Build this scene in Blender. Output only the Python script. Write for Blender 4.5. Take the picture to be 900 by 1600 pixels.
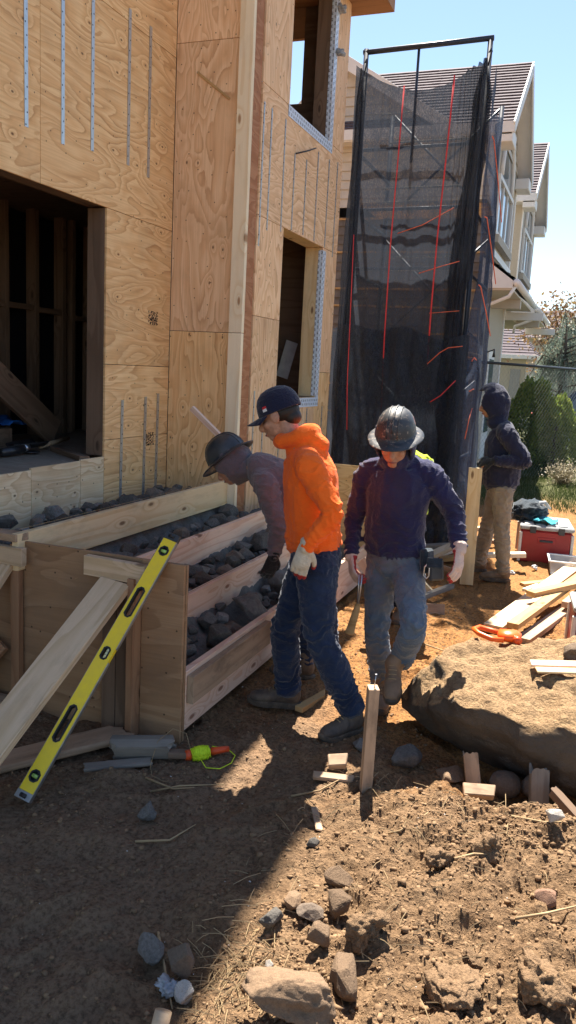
import bpy, bmesh, math, random
import numpy as np
from mathutils import Vector, Matrix

for o in list(bpy.data.objects):
    bpy.data.objects.remove(o)
scene = bpy.context.scene
COL = scene.collection
random.seed(7)
RNG = np.random.default_rng(11)

# ------------------------------------------------------------------ camera
cam_data = bpy.data.cameras.new('camera')
cam_data.sensor_fit = 'VERTICAL'
cam_data.sensor_height = 24.0
cam_data.lens = 24.0 * 1250.0 / 1600.0
cam_data.clip_start = 0.05
cam_data.clip_end = 900.0
cam = bpy.data.objects.new('camera', cam_data)
COL.objects.link(cam)
_yaw, _pitch, _roll = math.radians(20.3), math.radians(10.07), math.radians(3.0)
cam.matrix_world = (Matrix.Translation((0, 0, 1.8)) @ Matrix.Rotation(_yaw, 4, 'Z')
                    @ Matrix.Rotation(math.pi / 2 - _pitch, 4, 'X') @ Matrix.Rotation(_roll, 4, 'Z'))
scene.camera = cam

# ------------------------------------------------------------------ sky, sun, exposure
SUN_EL = math.radians(60.0)
SUN_AZ = math.atan2(-0.27, 0.963)
SUN_DIR = Vector((math.sin(SUN_AZ) * math.cos(SUN_EL), math.cos(SUN_AZ) * math.cos(SUN_EL), math.sin(SUN_EL)))
world = bpy.data.worlds.new('World')
scene.world = world
world.use_nodes = True
_wt = world.node_tree
_wt.nodes.clear()
_sky = _wt.nodes.new('ShaderNodeTexSky')
_sky.sky_type = 'NISHITA'
_sky.sun_disc = False
_sky.sun_elevation = SUN_EL
_sky.sun_rotation = SUN_AZ
_sky.air_density = 1.0
_sky.dust_density = 0.2
_sky.ozone_density = 0.8
_bg = _wt.nodes.new('ShaderNodeBackground')
_bg.inputs['Strength'].default_value = 0.053
_wo = _wt.nodes.new('ShaderNodeOutputWorld')
_wt.links.new(_sky.outputs[0], _bg.inputs[0])
_wt.links.new(_bg.outputs[0], _wo.inputs[0])
sun_data = bpy.data.lights.new('sun', 'SUN')
sun_data.energy = 4.7
sun_data.angle = math.radians(0.53)
sun_data.color = (1.0, 0.93, 0.82)
sun = bpy.data.objects.new('sun', sun_data)
COL.objects.link(sun)
sun.rotation_euler = SUN_DIR.to_track_quat('Z', 'Y').to_euler()
sun.location = (-4, 12, 14)
scene.view_settings.view_transform = 'Standard'
scene.view_settings.look = 'None'
scene.view_settings.gamma = 1.0
scene.view_settings.exposure = 2.0
scene.render.engine = 'CYCLES'
scene.cycles.max_bounces = 8
scene.cycles.transparent_max_bounces = 16

# ------------------------------------------------------------------ helpers
WM = {}          # world matrices of the objects made here
V = Vector
I4 = Matrix.Identity(4)

def finish(o, M, parent):
    if parent is not None:
        o.parent = parent
        o.matrix_local = WM[parent].inverted() @ M
    else:
        o.matrix_local = M
    WM[o] = M
    return o

def add_obj(name, me, mat=None, parent=None, M=None):
    o = bpy.data.objects.new(name, me)
    COL.objects.link(o)
    if mat is not None and me is not None and len(me.materials) == 0:
        me.materials.append(mat)
    return finish(o, M or I4, parent)

def tag(o, label=None, cat=None, group=None, kind=None):
    if label: o['label'] = label
    if cat: o['category'] = cat
    if group: o['group'] = group
    if kind: o['kind'] = kind
    return o

def empty(name, loc, label, cat, group=None, rz=0.0):
    o = bpy.data.objects.new(name, None)
    o.empty_display_size = 0.1
    COL.objects.link(o)
    finish(o, Matrix.Translation(loc) @ Matrix.Rotation(rz, 4, 'Z'), None)
    return tag(o, label, cat, group)

def mesh_from(name, verts, faces, smooth=False):
    me = bpy.data.meshes.new(name)
    me.from_pydata([tuple(v) for v in verts], [], [tuple(f) for f in faces])
    me.update()
    if smooth:
        me.polygons.foreach_set('use_smooth', [True] * len(me.polygons))
    return me

def grid_mesh(name, P, smooth=True):
    """P: (nu, nv, 3) array"""
    nu, nv, _ = P.shape
    idx = np.arange(nu * nv).reshape(nu, nv)
    f = np.stack([idx[:-1, :-1], idx[1:, :-1], idx[1:, 1:], idx[:-1, 1:]], -1).reshape(-1, 4)
    me = bpy.data.meshes.new(name)
    me.vertices.add(nu * nv)
    me.vertices.foreach_set('co', P.reshape(-1).astype(np.float32))
    me.loops.add(len(f) * 4)
    me.loops.foreach_set('vertex_index', f.reshape(-1).astype(np.int32))
    me.polygons.add(len(f))
    me.polygons.foreach_set('loop_start', (np.arange(len(f)) * 4).astype(np.int32))
    me.update(calc_edges=True)
    me.polygons.foreach_set('use_smooth', [smooth] * len(f))
    return me

def soup_mesh(name, verts, tris, smooth=False):
    me = bpy.data.meshes.new(name)
    verts = np.asarray(verts, np.float32); tris = np.asarray(tris, np.int32)
    k = tris.shape[1]
    me.vertices.add(len(verts)); me.vertices.foreach_set('co', verts.reshape(-1))
    me.loops.add(len(tris) * k); me.loops.foreach_set('vertex_index', tris.reshape(-1))
    me.polygons.add(len(tris)); me.polygons.foreach_set('loop_start', (np.arange(len(tris)) * k).astype(np.int32))
    me.update(calc_edges=True)
    if smooth: me.polygons.foreach_set('use_smooth', [True] * len(tris))
    return me

def chamfer_box(name, L, W, T, bev=0.0015, skew=None):
    bm = bmesh.new()
    bmesh.ops.create_cube(bm, size=1.0)
    for v in bm.verts:
        v.co = V((v.co.x * L, v.co.y * W, v.co.z * T))
        if skew and v.co.x > 0: v.co.x += skew * v.co.y
    if bev > 0:
        bmesh.ops.bevel(bm, geom=bm.edges[:], offset=bev, segments=1, affect='EDGES', profile=0.5)
    me = bpy.data.meshes.new(name)
    bm.to_mesh(me); bm.free()
    return me

def frame(x, n, c):
    """matrix with local x along x, local z near n, at c"""
    x = V(x).normalized(); n = V(n)
    y = n.cross(x)
    if y.length < 1e-6: y = V((0, 1, 0)).cross(x)
    y.normalize(); z = x.cross(y).normalized()
    M = Matrix((x, y, z)).transposed().to_4x4()
    M.translation = V(c)
    return M

def board(name, p0, p1, w, t, n, mat, parent=None, bev=0.002, skew=None, me=None):
    """a board from p0 to p1 (centre line), width w, thickness t, wide face towards n"""
    p0, p1 = V(p0), V(p1)
    L = (p1 - p0).length
    if me is None: me = chamfer_box(name, L, w, t, bev, skew)
    return add_obj(name, me, mat, parent, frame(p1 - p0, n, (p0 + p1) / 2))

def box(name, lo, hi, mat, parent=None, bev=0.002):
    """axis aligned box; local x = world x"""
    lo, hi = V(lo), V(hi)
    d = hi - lo
    me = chamfer_box(name, abs(d.x), abs(d.y), abs(d.z), min(bev, 0.3 * min(abs(d.x), abs(d.y), abs(d.z))))
    return add_obj(name, me, mat, parent, Matrix.Translation((lo + hi) / 2))

def ply(name, a, b, axis, mat, parent, t=0.016, grain=None):
    """plywood sheet: a, b opposite corners of the outer face. axis 'x' (outer face looks to +x) or 'y' (outer face looks to -y)"""
    a, b = V(a), V(b)
    c = (a + b) / 2
    if axis == 'x':
        n = V((1, 0, 0)); h, v = abs(b.y - a.y), abs(b.z - a.z); hd = V((0, 1, 0))
    else:
        n = V((0, -1, 0)); h, v = abs(b.x - a.x), abs(b.z - a.z); hd = V((1, 0, 0))
    g = 0.0018
    c = c - n * (t / 2)
    if grain == 'v':
        M = frame((0, 0, 1), n, c); me = chamfer_box(name, v - 2 * g, h - 2 * g, t, 0.0012)
    else:
        M = frame(hd, n, c); me = chamfer_box(name, h - 2 * g, v - 2 * g, t, 0.0012)
    return add_obj(name, me, mat, parent, M)

def tube_arrays(pts, radii, n=8, caps=True):
    pts = [V(p) for p in pts]
    if not hasattr(radii, '__len__'): radii = [radii] * len(pts)
    vs, fs = [], []
    up = V((0, 0, 1))
    t0 = (pts[1] - pts[0]).normalized()
    s = t0.cross(up)
    if s.length < 0.05: s = t0.cross(V((1, 0, 0)))
    s.normalize()
    for i, p in enumerate(pts):
        t = (pts[min(i + 1, len(pts) - 1)] - pts[max(i - 1, 0)]).normalized()
        s = (s - t * s.dot(t))
        if s.length < 1e-5: s = t.orthogonal()
        s.normalize()
        b = t.cross(s)
        for k in range(n):
            a = 2 * math.pi * k / n
            vs.append(p + (s * math.cos(a) + b * math.sin(a)) * radii[i])
    for i in range(len(pts) - 1):
        for k in range(n):
            fs.append((i * n + k, i * n + (k + 1) % n, (i + 1) * n + (k + 1) % n, (i + 1) * n + k))
    if caps:
        fs.append(tuple(range(n - 1, -1, -1)))
        fs.append(tuple((len(pts) - 1) * n + k for k in range(n)))
    return vs, fs

def join_arrays(parts):
    vs, fs = [], []
    for v, f in parts:
        o = len(vs)
        vs += list(v); fs += [tuple(i + o for i in q) for q in f]
    return vs, fs

def tube(name, pts, r, mat, parent=None, n=8, smooth=True):
    vs, fs = tube_arrays(pts, r, n)
    c = V(pts[0])
    me = mesh_from(name, [v - c for v in vs], fs, smooth)
    return add_obj(name, me, mat, parent, Matrix.Translation(c))

def lathe_arrays(profile, n=32, sx=1.0, sy=1.0):
    """profile list of (r, z)"""
    vs, fs = [], []
    for r, z in profile:
        for k in range(n):
            a = 2 * math.pi * k / n
            vs.append(V((r * math.cos(a) * sx, r * math.sin(a) * sy, z)))
    m = len(profile)
    for i in range(m - 1):
        for k in range(n):
            fs.append((i * n + k, i * n + (k + 1) % n, (i + 1) * n + (k + 1) % n, (i + 1) * n + k))
    return vs, fs

# ---- noise
def _hash(ix, iy, iz, seed):
    h = (ix.astype(np.int64) * 374761393 + iy.astype(np.int64) * 668265263 + iz.astype(np.int64) * 2147483647 + seed * 974711) & 0xffffffff
    h = ((h ^ (h >> 13)) * 1274126177) & 0xffffffff
    h = ((h ^ (h >> 16)) * 2246822519) & 0xffffffff
    h = h ^ (h >> 15)
    return (h & 0xffffff) / float(0xffffff) * 2.0 - 1.0

def vnoise(p, seed=0):
    p = np.asarray(p, float)
    i = np.floor(p).astype(np.int64); f = p - i
    u = f * f * f * (f * (f * 6 - 15) + 10)
    x, y, z = i[..., 0], i[..., 1], i[..., 2]
    r = 0
    for dx in (0, 1):
        wx = u[..., 0] if dx else 1 - u[..., 0]
        for dy in (0, 1):
            wy = u[..., 1] if dy else 1 - u[..., 1]
            for dz in (0, 1):
                wz = u[..., 2] if dz else 1 - u[..., 2]
                r = r + wx * wy * wz * _hash(x + dx, y + dy, z + dz, seed)
    return r

def fbm(p, octv=4, seed=0, gain=0.5, lac=2.03):
    p = np.asarray(p, float); a = 1.0; r = 0
    for k in range(octv):
        r = r + a * vnoise(p, seed + 17 * k)
        p = p * lac + 3.7; a *= gain
    return r

def sstep(a, b, x):
    t = np.clip((x - a) / (b - a), 0, 1)
    return t * t * (3 - 2 * t)

# ------------------------------------------------------------------ materials
class NB:
    def __init__(s, name):
        s.m = bpy.data.materials.new(name); s.m.use_nodes = True
        s.t = s.m.node_tree; s.t.nodes.clear()
        s.out = s.t.nodes.new('ShaderNodeOutputMaterial')
        s.b = s.t.nodes.new('ShaderNodeBsdfPrincipled')
        s.t.links.new(s.b.outputs[0], s.out.inputs[0])
    def put(s, sock, v):
        if isinstance(v, bpy.types.NodeSocket): s.t.links.new(v, sock)
        elif v is not None:
            if sock.type == 'RGBA' and len(v) == 3: v = (*v, 1)
            sock.default_value = v
    def n(s, typ, ins=None, **props):
        nd = s.t.nodes.new(typ)
        for k, v in props.items(): setattr(nd, k, v)
        for k, v in (ins or {}).items(): s.put(nd.inputs[k], v)
        return nd
    def math(s, op, a, b=None, c=None, clamp=False):
        nd = s.n('ShaderNodeMath', operation=op, use_clamp=clamp)
        s.put(nd.inputs[0], a)
        if b is not None: s.put(nd.inputs[1], b)
        if c is not None: s.put(nd.inputs[2], c)
        return nd.outputs[0]
    def mix(s, f, a, b, mode='MIX'):
        nd = s.n('ShaderNodeMix', data_type='RGBA', blend_type=mode)
        s.put(nd.inputs[0], f); s.put(nd.inputs[6], a); s.put(nd.inputs[7], b)
        return nd.outputs[2]
    def ramp(s, f, stops, interp='LINEAR'):
        nd = s.n('ShaderNodeValToRGB'); nd.color_ramp.interpolation = interp
        e = nd.color_ramp.elements
        while len(e) < len(stops): e.new(0.5)
        for k, (p, c) in enumerate(stops):
            e[k].position = p
            if not hasattr(c, '__len__'): c = (c, c, c)
            e[k].color = (*c[:3], 1)
        s.put(nd.inputs[0], f)
        return nd.outputs[0]
    def coords(s, kind='Object', scale=(1, 1, 1), rand=0.0, loc=(0, 0, 0)):
        v = s.n('ShaderNodeTexCoord').outputs[kind]
        if rand:
            oi = s.n('ShaderNodeObjectInfo')
            r = s.math('MULTIPLY', oi.outputs['Random'], rand)
            cx = s.n('ShaderNodeCombineXYZ', {0: r, 1: s.math('MULTIPLY', r, 1.7), 2: s.math('MULTIPLY', r, 0.6)})
            v = s.n('ShaderNodeVectorMath', {0: v, 1: cx.outputs[0]}, operation='ADD').outputs[0]
        return s.n('ShaderNodeMapping', {'Vector': v, 'Scale': scale, 'Location': loc}).outputs[0]
    def noise(s, v, scale, detail=3.0, rough=0.55, dist=0.0):
        nd = s.n('ShaderNodeTexNoise', {'Vector': v, 'Scale': scale, 'Detail': detail, 'Roughness': rough, 'Distortion': dist})
        return nd.outputs[0]
    def bump(s, h, strength, dist=0.01):
        nd = s.n('ShaderNodeBump', {'Height': h, 'Strength': strength, 'Distance': dist})
        s.put(s.b.inputs['Normal'], nd.outputs[0])
    def set(s, **k):
        for a, v in k.items(): s.put(s.b.inputs[{'col': 'Base Color', 'rough': 'Roughness', 'metal': 'Metallic', 'spec': 'Specular IOR Level', 'alpha': 'Alpha', 'sheen': 'Sheen Weight', 'trans': 'Transmission Weight', 'emit': 'Emission Color', 'coat': 'Coat Weight'}[a]], v)
        return s.m

def col_vary(b, c, amt=0.12):
    oi = b.n('ShaderNodeObjectInfo')
    k = b.math('MULTIPLY_ADD', oi.outputs['Random'], 2 * amt, 1 - amt)
    nd = b.n('ShaderNodeVectorMath', operation='SCALE'); b.put(nd.inputs[0], c); b.put(nd.inputs[3], k)
    return nd.outputs[0]

def plywood_mat(name, light, mid, dark, knot=0.8, dirt=0.25, rings=15.0, grey=None):
    b = NB(name)
    v = b.coords('Object', (0.62, 2.3, 1.0), rand=37.0)
    warp = b.noise(v, 1.5, 2.5, 0.45, 0.45)
    # knots: sparse voronoi cells, the rings bend round them
    kv = b.coords('Object', (2.1, 3.6, 1.0), rand=37.0)
    vor = b.n('ShaderNodeTexVoronoi', {'Vector': kv, 'Scale': 1.55, 'Randomness': 1.0}, feature='F1', voronoi_dimensions='2D')
    pick = b.math('GREATER_THAN', b.n('ShaderNodeSeparateColor', {0: vor.outputs['Color']}).outputs[0], 1 - 0.62 * knot)
    d = vor.outputs['Distance']
    halo = b.math('MULTIPLY', b.math('SUBTRACT', 1.0, b.math('DIVIDE', d, 0.42), clamp=True), pick)
    f = b.math('ADD', warp, b.math('MULTIPLY', b.math('POWER', halo, 2.0), 0.15))
    fine = b.noise(b.coords('Object', (6, 60, 6), rand=37.0), 3.0, 3.0, 0.6)
    f = b.math('MULTIPLY_ADD', fine, 0.012, f)
    fr = b.math('FRACT', b.math('MULTIPLY', f, rings))
    edge = b.mix(b.ramp(b.noise(b.coords('Object', (0.8, 2.0, 1), rand=15.0), 2.6, 3.0, 0.6), [(0.35, 0.15), (0.68, 0.9)]), mid, dark)
    c = b.ramp(fr, [(0.0, light), (0.22, light), (0.62, mid), (0.9, mid), (1.0, light)])
    c = b.mix(b.ramp(fr, [(0.72, 0.0), (0.93, 0.95), (0.97, 0.85), (1.0, 0.0)]), c, edge)
    big = b.noise(b.coords('Object', (0.7, 1.6, 1.0), rand=21.0), 1.3, 3.0, 0.6)
    c = b.mix(b.ramp(big, [(0.35, 0.0), (0.7, 1.0)]), c, b.mix(0.45, c, mid))
    streak = b.noise(b.coords('Object', (1.2, 45, 1.2), rand=11.0), 2.0, 4.0, 0.65)
    c = b.mix(b.ramp(streak, [(0.42, 0.0), (0.75, 0.42)]), c, dark)
    kd = b.math('MULTIPLY', b.math('SUBTRACT', 1.0, b.math('DIVIDE', b.math('MULTIPLY_ADD', b.noise(v, 9.0), 0.02, d), 0.062), clamp=True), pick)
    c = b.mix(b.ramp(kd, [(0.0, 0.0), (0.5, 0.85)]), c, (0.075, 0.036, 0.018))
    grime = b.noise(b.coords('Object', (1, 1, 1), rand=9.0), 3.2, 5.0, 0.65)
    c = b.mix(b.ramp(grime, [(0.5, 0.0), (0.82, dirt)]), c, grey or (0.16, 0.12, 0.09))
    nails = b.n('ShaderNodeTexVoronoi', {'Vector': b.coords('Object', (1, 1, 1), rand=5.0), 'Scale': 6.5, 'Randomness': 0.75}, feature='F1', voronoi_dimensions='2D')
    c = b.mix(b.math('MULTIPLY', b.math('LESS_THAN', nails.outputs['Distance'], 0.032), 0.75), c, (0.03, 0.02, 0.015))
    c = col_vary(b, c, 0.08)
    b.bump(b.math('ADD', fr, b.math('MULTIPLY', streak, 1.5)), 0.12, 0.004)
    return b.set(col=c, rough=0.72, spec=0.25)

def lumber_mat(name, light, mid, dark, rings=5.0, dirt=0.3, dirtc=(0.10, 0.075, 0.055), knot=1.0):
    b = NB(name)
    v = b.coords('Object', (0.55, 7.5, 7.5), rand=51.0)
    f = b.noise(v, 1.0, 2.0, 0.4, 0.15)
    kv = b.coords('Object', (2.6, 7.0, 7.0), rand=51.0)
    vor = b.n('ShaderNodeTexVoronoi', {'Vector': kv, 'Scale': 0.9, 'Randomness': 1.0}, feature='F1', voronoi_dimensions='2D')
    pick = b.math('GREATER_THAN', b.n('ShaderNodeSeparateColor', {0: vor.outputs['Color']}).outputs[0], 1 - 0.4 * knot)
    d = vor.outputs['Distance']
    halo = b.math('MULTIPLY', b.math('SUBTRACT', 1.0, b.math('DIVIDE', d, 0.45), clamp=True), pick)
    f = b.math('ADD', f, b.math('MULTIPLY', b.math('POWER', halo, 2.0), 0.5))
    fr = b.math('FRACT', b.math('MULTIPLY', f, rings))
    c = b.ramp(fr, [(0.0, light), (0.5, light), (0.85, mid), (0.95, mid), (1.0, light)])
    streak = b.noise(b.coords('Object', (0.9, 60, 60), rand=13.0), 2.0, 4.0, 0.7)
    c = b.mix(b.ramp(streak, [(0.4, 0.0), (0.8, 0.5)]), c, mid)
    kd = b.math('MULTIPLY', b.math('SUBTRACT', 1.0, b.math('DIVIDE', d, 0.10), clamp=True), pick)
    c = b.mix(b.ramp(kd, [(0.0, 0.0), (0.55, 0.9)]), c, dark)
    gr = b.noise(b.coords('Object', (1.5, 4, 4), rand=3.0), 3.0, 5.0, 0.7)
    c = b.mix(b.ramp(gr, [(0.48, 0.0), (0.8, dirt)]), c, dirtc)
    c = col_vary(b, c, 0.10)
    b.bump(b.math('ADD', fr, streak), 0.15, 0.003)
    return b.set(col=c, rough=0.75, spec=0.22)

def plain(name, c, rough=0.6, metal=0.0, spec=0.4, nscale=12.0, amt=0.25, bump=0.05, c2=None, bdist=0.004, kind='Object', **k):
    b = NB(name)
    v = b.coords(kind, (1, 1, 1), rand=17.0 if kind == 'Object' else 0.0)
    nz = b.noise(v, nscale, 5.0, 0.6)
    c2 = c2 or tuple(x * (1 - amt) for x in c)
    cc = b.mix(b.ramp(nz, [(0.35, 0.0), (0.68, 1.0)]), c, c2)
    if bump: b.bump(nz, bump, bdist)
    return b.set(col=cc, rough=rough, metal=metal, spec=spec, **k)

def cloth_mat(name, c, c2, scale=6.0, weave=900.0, rough=0.92, sheen=0.25, dust=None, dustamt=0.0):
    b = NB(name)
    v = b.coords('Object')
    nz = b.noise(v, scale, 5.0, 0.62)
    cc = b.mix(b.ramp(nz, [(0.35, 0.0), (0.7, 1.0)]), c, c2)
    if dust:
        dz = b.noise(v, scale * 0.8, 6.0, 0.7, 0.4)
        cc = b.mix(b.ramp(dz, [(0.45, 0.0), (0.72, dustamt)]), cc, dust)
    cr = b.noise(b.coords('Object', (1, 1, 2.1)), 13.0, 4.0, 0.6, 1.2)
    cr = b.math('ABSOLUTE', b.math('SUBTRACT', cr, 0.5))
    cr = b.ramp(cr, [(0.0, 1.0), (0.09, 0.25), (0.3, 0.0)])
    fine = b.noise(v, weave, 1.0, 0.5)
    cc = b.mix(b.math('MULTIPLY', fine, 0.25), cc, c2)
    b.bump(b.math('ADD', b.math('MULTIPLY', cr, 1.6), b.math('ADD', b.noise(v, 45.0, 3.0), b.math('MULTIPLY', fine, 0.4))), 0.4, 0.006)
    return b.set(col=cc, rough=rough, spec=0.15, sheen=sheen)

MAT = {}
M_ = MAT
M_['ply'] = plywood_mat('plywood sheathing', (0.90, 0.62, 0.325), (0.80, 0.495, 0.235), (0.46, 0.23, 0.09))
M_['ply_pale'] = plywood_mat('pale plywood', (0.82, 0.66, 0.44), (0.72, 0.53, 0.32), (0.46, 0.28, 0.15), rings=13)
M_['ply_pink'] = plywood_mat('pinkish plywood', (0.88, 0.62, 0.39), (0.775, 0.50, 0.285), (0.47, 0.25, 0.125), rings=16, knot=0.6)
M_['ply_red'] = plywood_mat('reddish plywood', (0.42, 0.21, 0.11), (0.34, 0.15, 0.07), (0.25, 0.10, 0.045), rings=16, knot=0.2)
M_['ply_form'] = plywood_mat('form plywood', (0.37, 0.225, 0.125), (0.31, 0.18, 0.095), (0.21, 0.115, 0.06), rings=6, knot=0.12, dirt=0.5)
M_['ply_floor'] = plywood_mat('floor plywood', (0.33, 0.27, 0.21), (0.27, 0.21, 0.16), (0.2, 0.15, 0.11), dirt=0.6)
M_['wood_white'] = lumber_mat('fresh white pine', (0.84, 0.73, 0.54), (0.78, 0.63, 0.42), (0.36, 0.2, 0.1), dirt=0.12)
M_['wood_yellow'] = lumber_mat('yellowish fir', (0.76, 0.58, 0.345), (0.68, 0.47, 0.25), (0.17, 0.085, 0.04), dirt=0.3)
M_['wood_pink'] = lumber_mat('pinkish fir', (0.80, 0.57, 0.43), (0.70, 0.43, 0.30), (0.24, 0.10, 0.06), rings=8, dirt=0.2)
M_['wood_tan'] = lumber_mat('tan plank', (0.60, 0.44, 0.29), (0.50, 0.35, 0.21), (0.19, 0.12, 0.07), rings=7, dirt=0.3)
M_['wood_red'] = lumber_mat('reddish stud', (0.36, 0.20, 0.11), (0.29, 0.15, 0.08), (0.12, 0.06, 0.03), dirt=0.4)
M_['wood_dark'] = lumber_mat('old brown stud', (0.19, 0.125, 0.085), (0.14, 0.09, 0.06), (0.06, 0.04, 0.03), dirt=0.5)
M_['wood_grey'] = lumber_mat('weathered grey wood', (0.24, 0.21, 0.175), (0.17, 0.145, 0.12), (0.07, 0.055, 0.045), dirt=0.5)
M_['wood_dirty'] = lumber_mat('muddy board', (0.42, 0.29, 0.19), (0.33, 0.22, 0.14), (0.1, 0.06, 0.04), dirt=0.85)
M_['wood_orange'] = lumber_mat('orange tan offcut', (0.52, 0.33, 0.15), (0.42, 0.25, 0.10), (0.2, 0.1, 0.05), dirt=0.35)
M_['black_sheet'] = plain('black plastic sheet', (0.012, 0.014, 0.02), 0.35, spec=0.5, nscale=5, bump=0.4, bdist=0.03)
M_['blue_sheet'] = plain('blue tarpaulin', (0.02, 0.12, 0.42), 0.45, nscale=14, bump=0.3)
M_['dark_metal'] = plain('dark tool metal', (0.05, 0.05, 0.055), 0.35, metal=0.6)
M_['steel'] = plain('bright steel', (0.55, 0.56, 0.58), 0.3, metal=0.9)
M_['paper'] = plain('pale grey board', (0.55, 0.56, 0.58), 0.8)

def strap_mat():
    b = NB('galvanised strap')
    v = b.coords('Object', (1, 1, 1))
    sp = b.n('ShaderNodeSeparateXYZ', {0: v})
    px = b.math('ABSOLUTE', b.math('SUBTRACT', b.math('FRACT', b.math('MULTIPLY', sp.outputs[0], 15.0)), 0.5))
    dx = b.math('DIVIDE', px, 15.0)
    zig = b.math('MULTIPLY', b.math('SUBTRACT', b.math('GREATER_THAN', b.math('FRACT', b.math('MULTIPLY', sp.outputs[0], 7.5)), 0.5), 0.5), 0.012)
    dy = b.math('SUBTRACT', sp.outputs[1], zig)
    r = b.math('SQRT', b.math('ADD', b.math('MULTIPLY', dx, dx), b.math('MULTIPLY', dy, dy)))
    hole = b.math('LESS_THAN', r, 0.0052)
    nz = b.noise(b.coords('Object', (1, 1, 1), rand=4), 40, 3)
    c = b.mix(nz, (0.62, 0.66, 0.68), (0.40, 0.43, 0.45))
    c = b.mix(hole, c, (0.03, 0.025, 0.02))
    return b.set(col=c, metal=b.math('SUBTRACT', 0.75, b.math('MULTIPLY', hole, 0.75)), rough=0.38)
M_['strap'] = strap_mat()

def tape_mat():
    b = NB('printed flashing tape')
    v = b.coords('Object', (1, 1, 1))
    sp = b.n('ShaderNodeSeparateXYZ', {0: v})
    # blocks of print every 5 cm in two staggered columns
    col = b.math('GREATER_THAN', sp.outputs[1], 0.0)
    x = b.math('ADD', b.math('MULTIPLY', sp.outputs[0], 19.0), b.math('MULTIPLY', col, 0.45))
    fx = b.math('FRACT', x)
    inx = b.math('MULTIPLY', b.math('GREATER_THAN', fx, 0.18), b.math('LESS_THAN', fx, 0.72))
    ay = b.math('ABSOLUTE', b.math('SUBTRACT', b.math('ABSOLUTE', sp.outputs[1]), 0.018))
    iny = b.math('LESS_THAN', ay, 0.011)
    gl = b.noise(b.coords('Object', (1.0, 1.6, 1)), 150.0, 1.0, 0.4)
    ink = b.math('MULTIPLY', b.math('MULTIPLY', inx, iny), b.math('GREATER_THAN', gl, 0.47))
    wr = b.noise(v, 22.0, 4.0)
    c = b.mix(wr, (0.50, 0.62, 0.78), (0.78, 0.84, 0.92))
    c = b.mix(b.math('MULTIPLY', ink, 0.9), c, (0.03, 0.035, 0.06))
    b.bump(wr, 0.5, 0.006)
    return b.set(col=c, rough=0.35, spec=0.5)
M_['tape'] = tape_mat()

def soil_mat():
    b = NB('bare soil')
    v = b.coords('Object')
    n1 = b.noise(v, 1.3, 5.0, 0.6)
    n2 = b.noise(v, 9.0, 6.0, 0.68)
    n3 = b.noise(v, 55.0, 5.0, 0.7)
    base = b.mix(b.ramp(n2, [(0.35, 0.0), (0.7, 1.0)]), (0.275, 0.175, 0.098), (0.16, 0.096, 0.052))
    sp = b.n('ShaderNodeSeparateXYZ', {0: v})
    # orange sandy fill starts past the formwork, with a ragged border
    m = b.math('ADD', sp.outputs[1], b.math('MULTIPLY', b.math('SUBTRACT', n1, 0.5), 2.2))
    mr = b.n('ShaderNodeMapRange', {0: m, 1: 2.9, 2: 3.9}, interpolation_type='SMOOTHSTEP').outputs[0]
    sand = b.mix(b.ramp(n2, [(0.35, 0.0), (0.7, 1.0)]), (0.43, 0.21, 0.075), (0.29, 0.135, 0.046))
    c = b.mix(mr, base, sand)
    # trodden by the formwork and left front; shade tone put into the colour
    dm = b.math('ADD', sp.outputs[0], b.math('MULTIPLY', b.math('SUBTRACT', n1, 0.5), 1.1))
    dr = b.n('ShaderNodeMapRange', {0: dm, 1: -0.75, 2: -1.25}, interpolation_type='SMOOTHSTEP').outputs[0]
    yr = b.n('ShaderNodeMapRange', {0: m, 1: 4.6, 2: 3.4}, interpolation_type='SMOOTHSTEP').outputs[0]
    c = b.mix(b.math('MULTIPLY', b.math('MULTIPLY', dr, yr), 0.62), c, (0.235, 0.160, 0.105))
    far = b.n('ShaderNodeMapRange', {0: sp.outputs[1], 1: 11.5, 2: 14.0}, interpolation_type='SMOOTHSTEP').outputs[0]
    c = b.mix(far, c, (0.11, 0.12, 0.05))
    c = b.mix(b.ramp(n3, [(0.36, 0.75), (0.56, 0.0)]), c, (0.065, 0.040, 0.024))
    c = b.mix(b.ramp(n3, [(0.64, 0.0), (0.8, 0.35)]), c, (0.38, 0.275, 0.17))
    b.bump(b.math('ADD', n3, n2), 0.8, 0.035)
    return b.set(col=c, rough=0.95, spec=0.12)
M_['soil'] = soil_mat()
M_['clod'] = plain('dry clod', (0.275, 0.178, 0.102), 0.95, spec=0.1, nscale=30, c2=(0.15, 0.092, 0.052), bump=0.5, bdist=0.006)
M_['mudclod'] = plain('mud coated stone', (0.25, 0.16, 0.092), 0.95, spec=0.12, nscale=14, c2=(0.13, 0.082, 0.048), bump=0.8, bdist=0.012)
M_['pebble'] = plain('white pebble', (0.6, 0.58, 0.54), 0.8, nscale=30)
M_['white_rock'] = plain('pale stone', (0.56, 0.52, 0.47), 0.85, nscale=18, c2=(0.34, 0.29, 0.23), bump=0.6, bdist=0.01)
M_['straw'] = plain('dry straw', (0.42, 0.30, 0.16), 0.85, nscale=8, c2=(0.25, 0.17, 0.09), bump=0)

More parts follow.
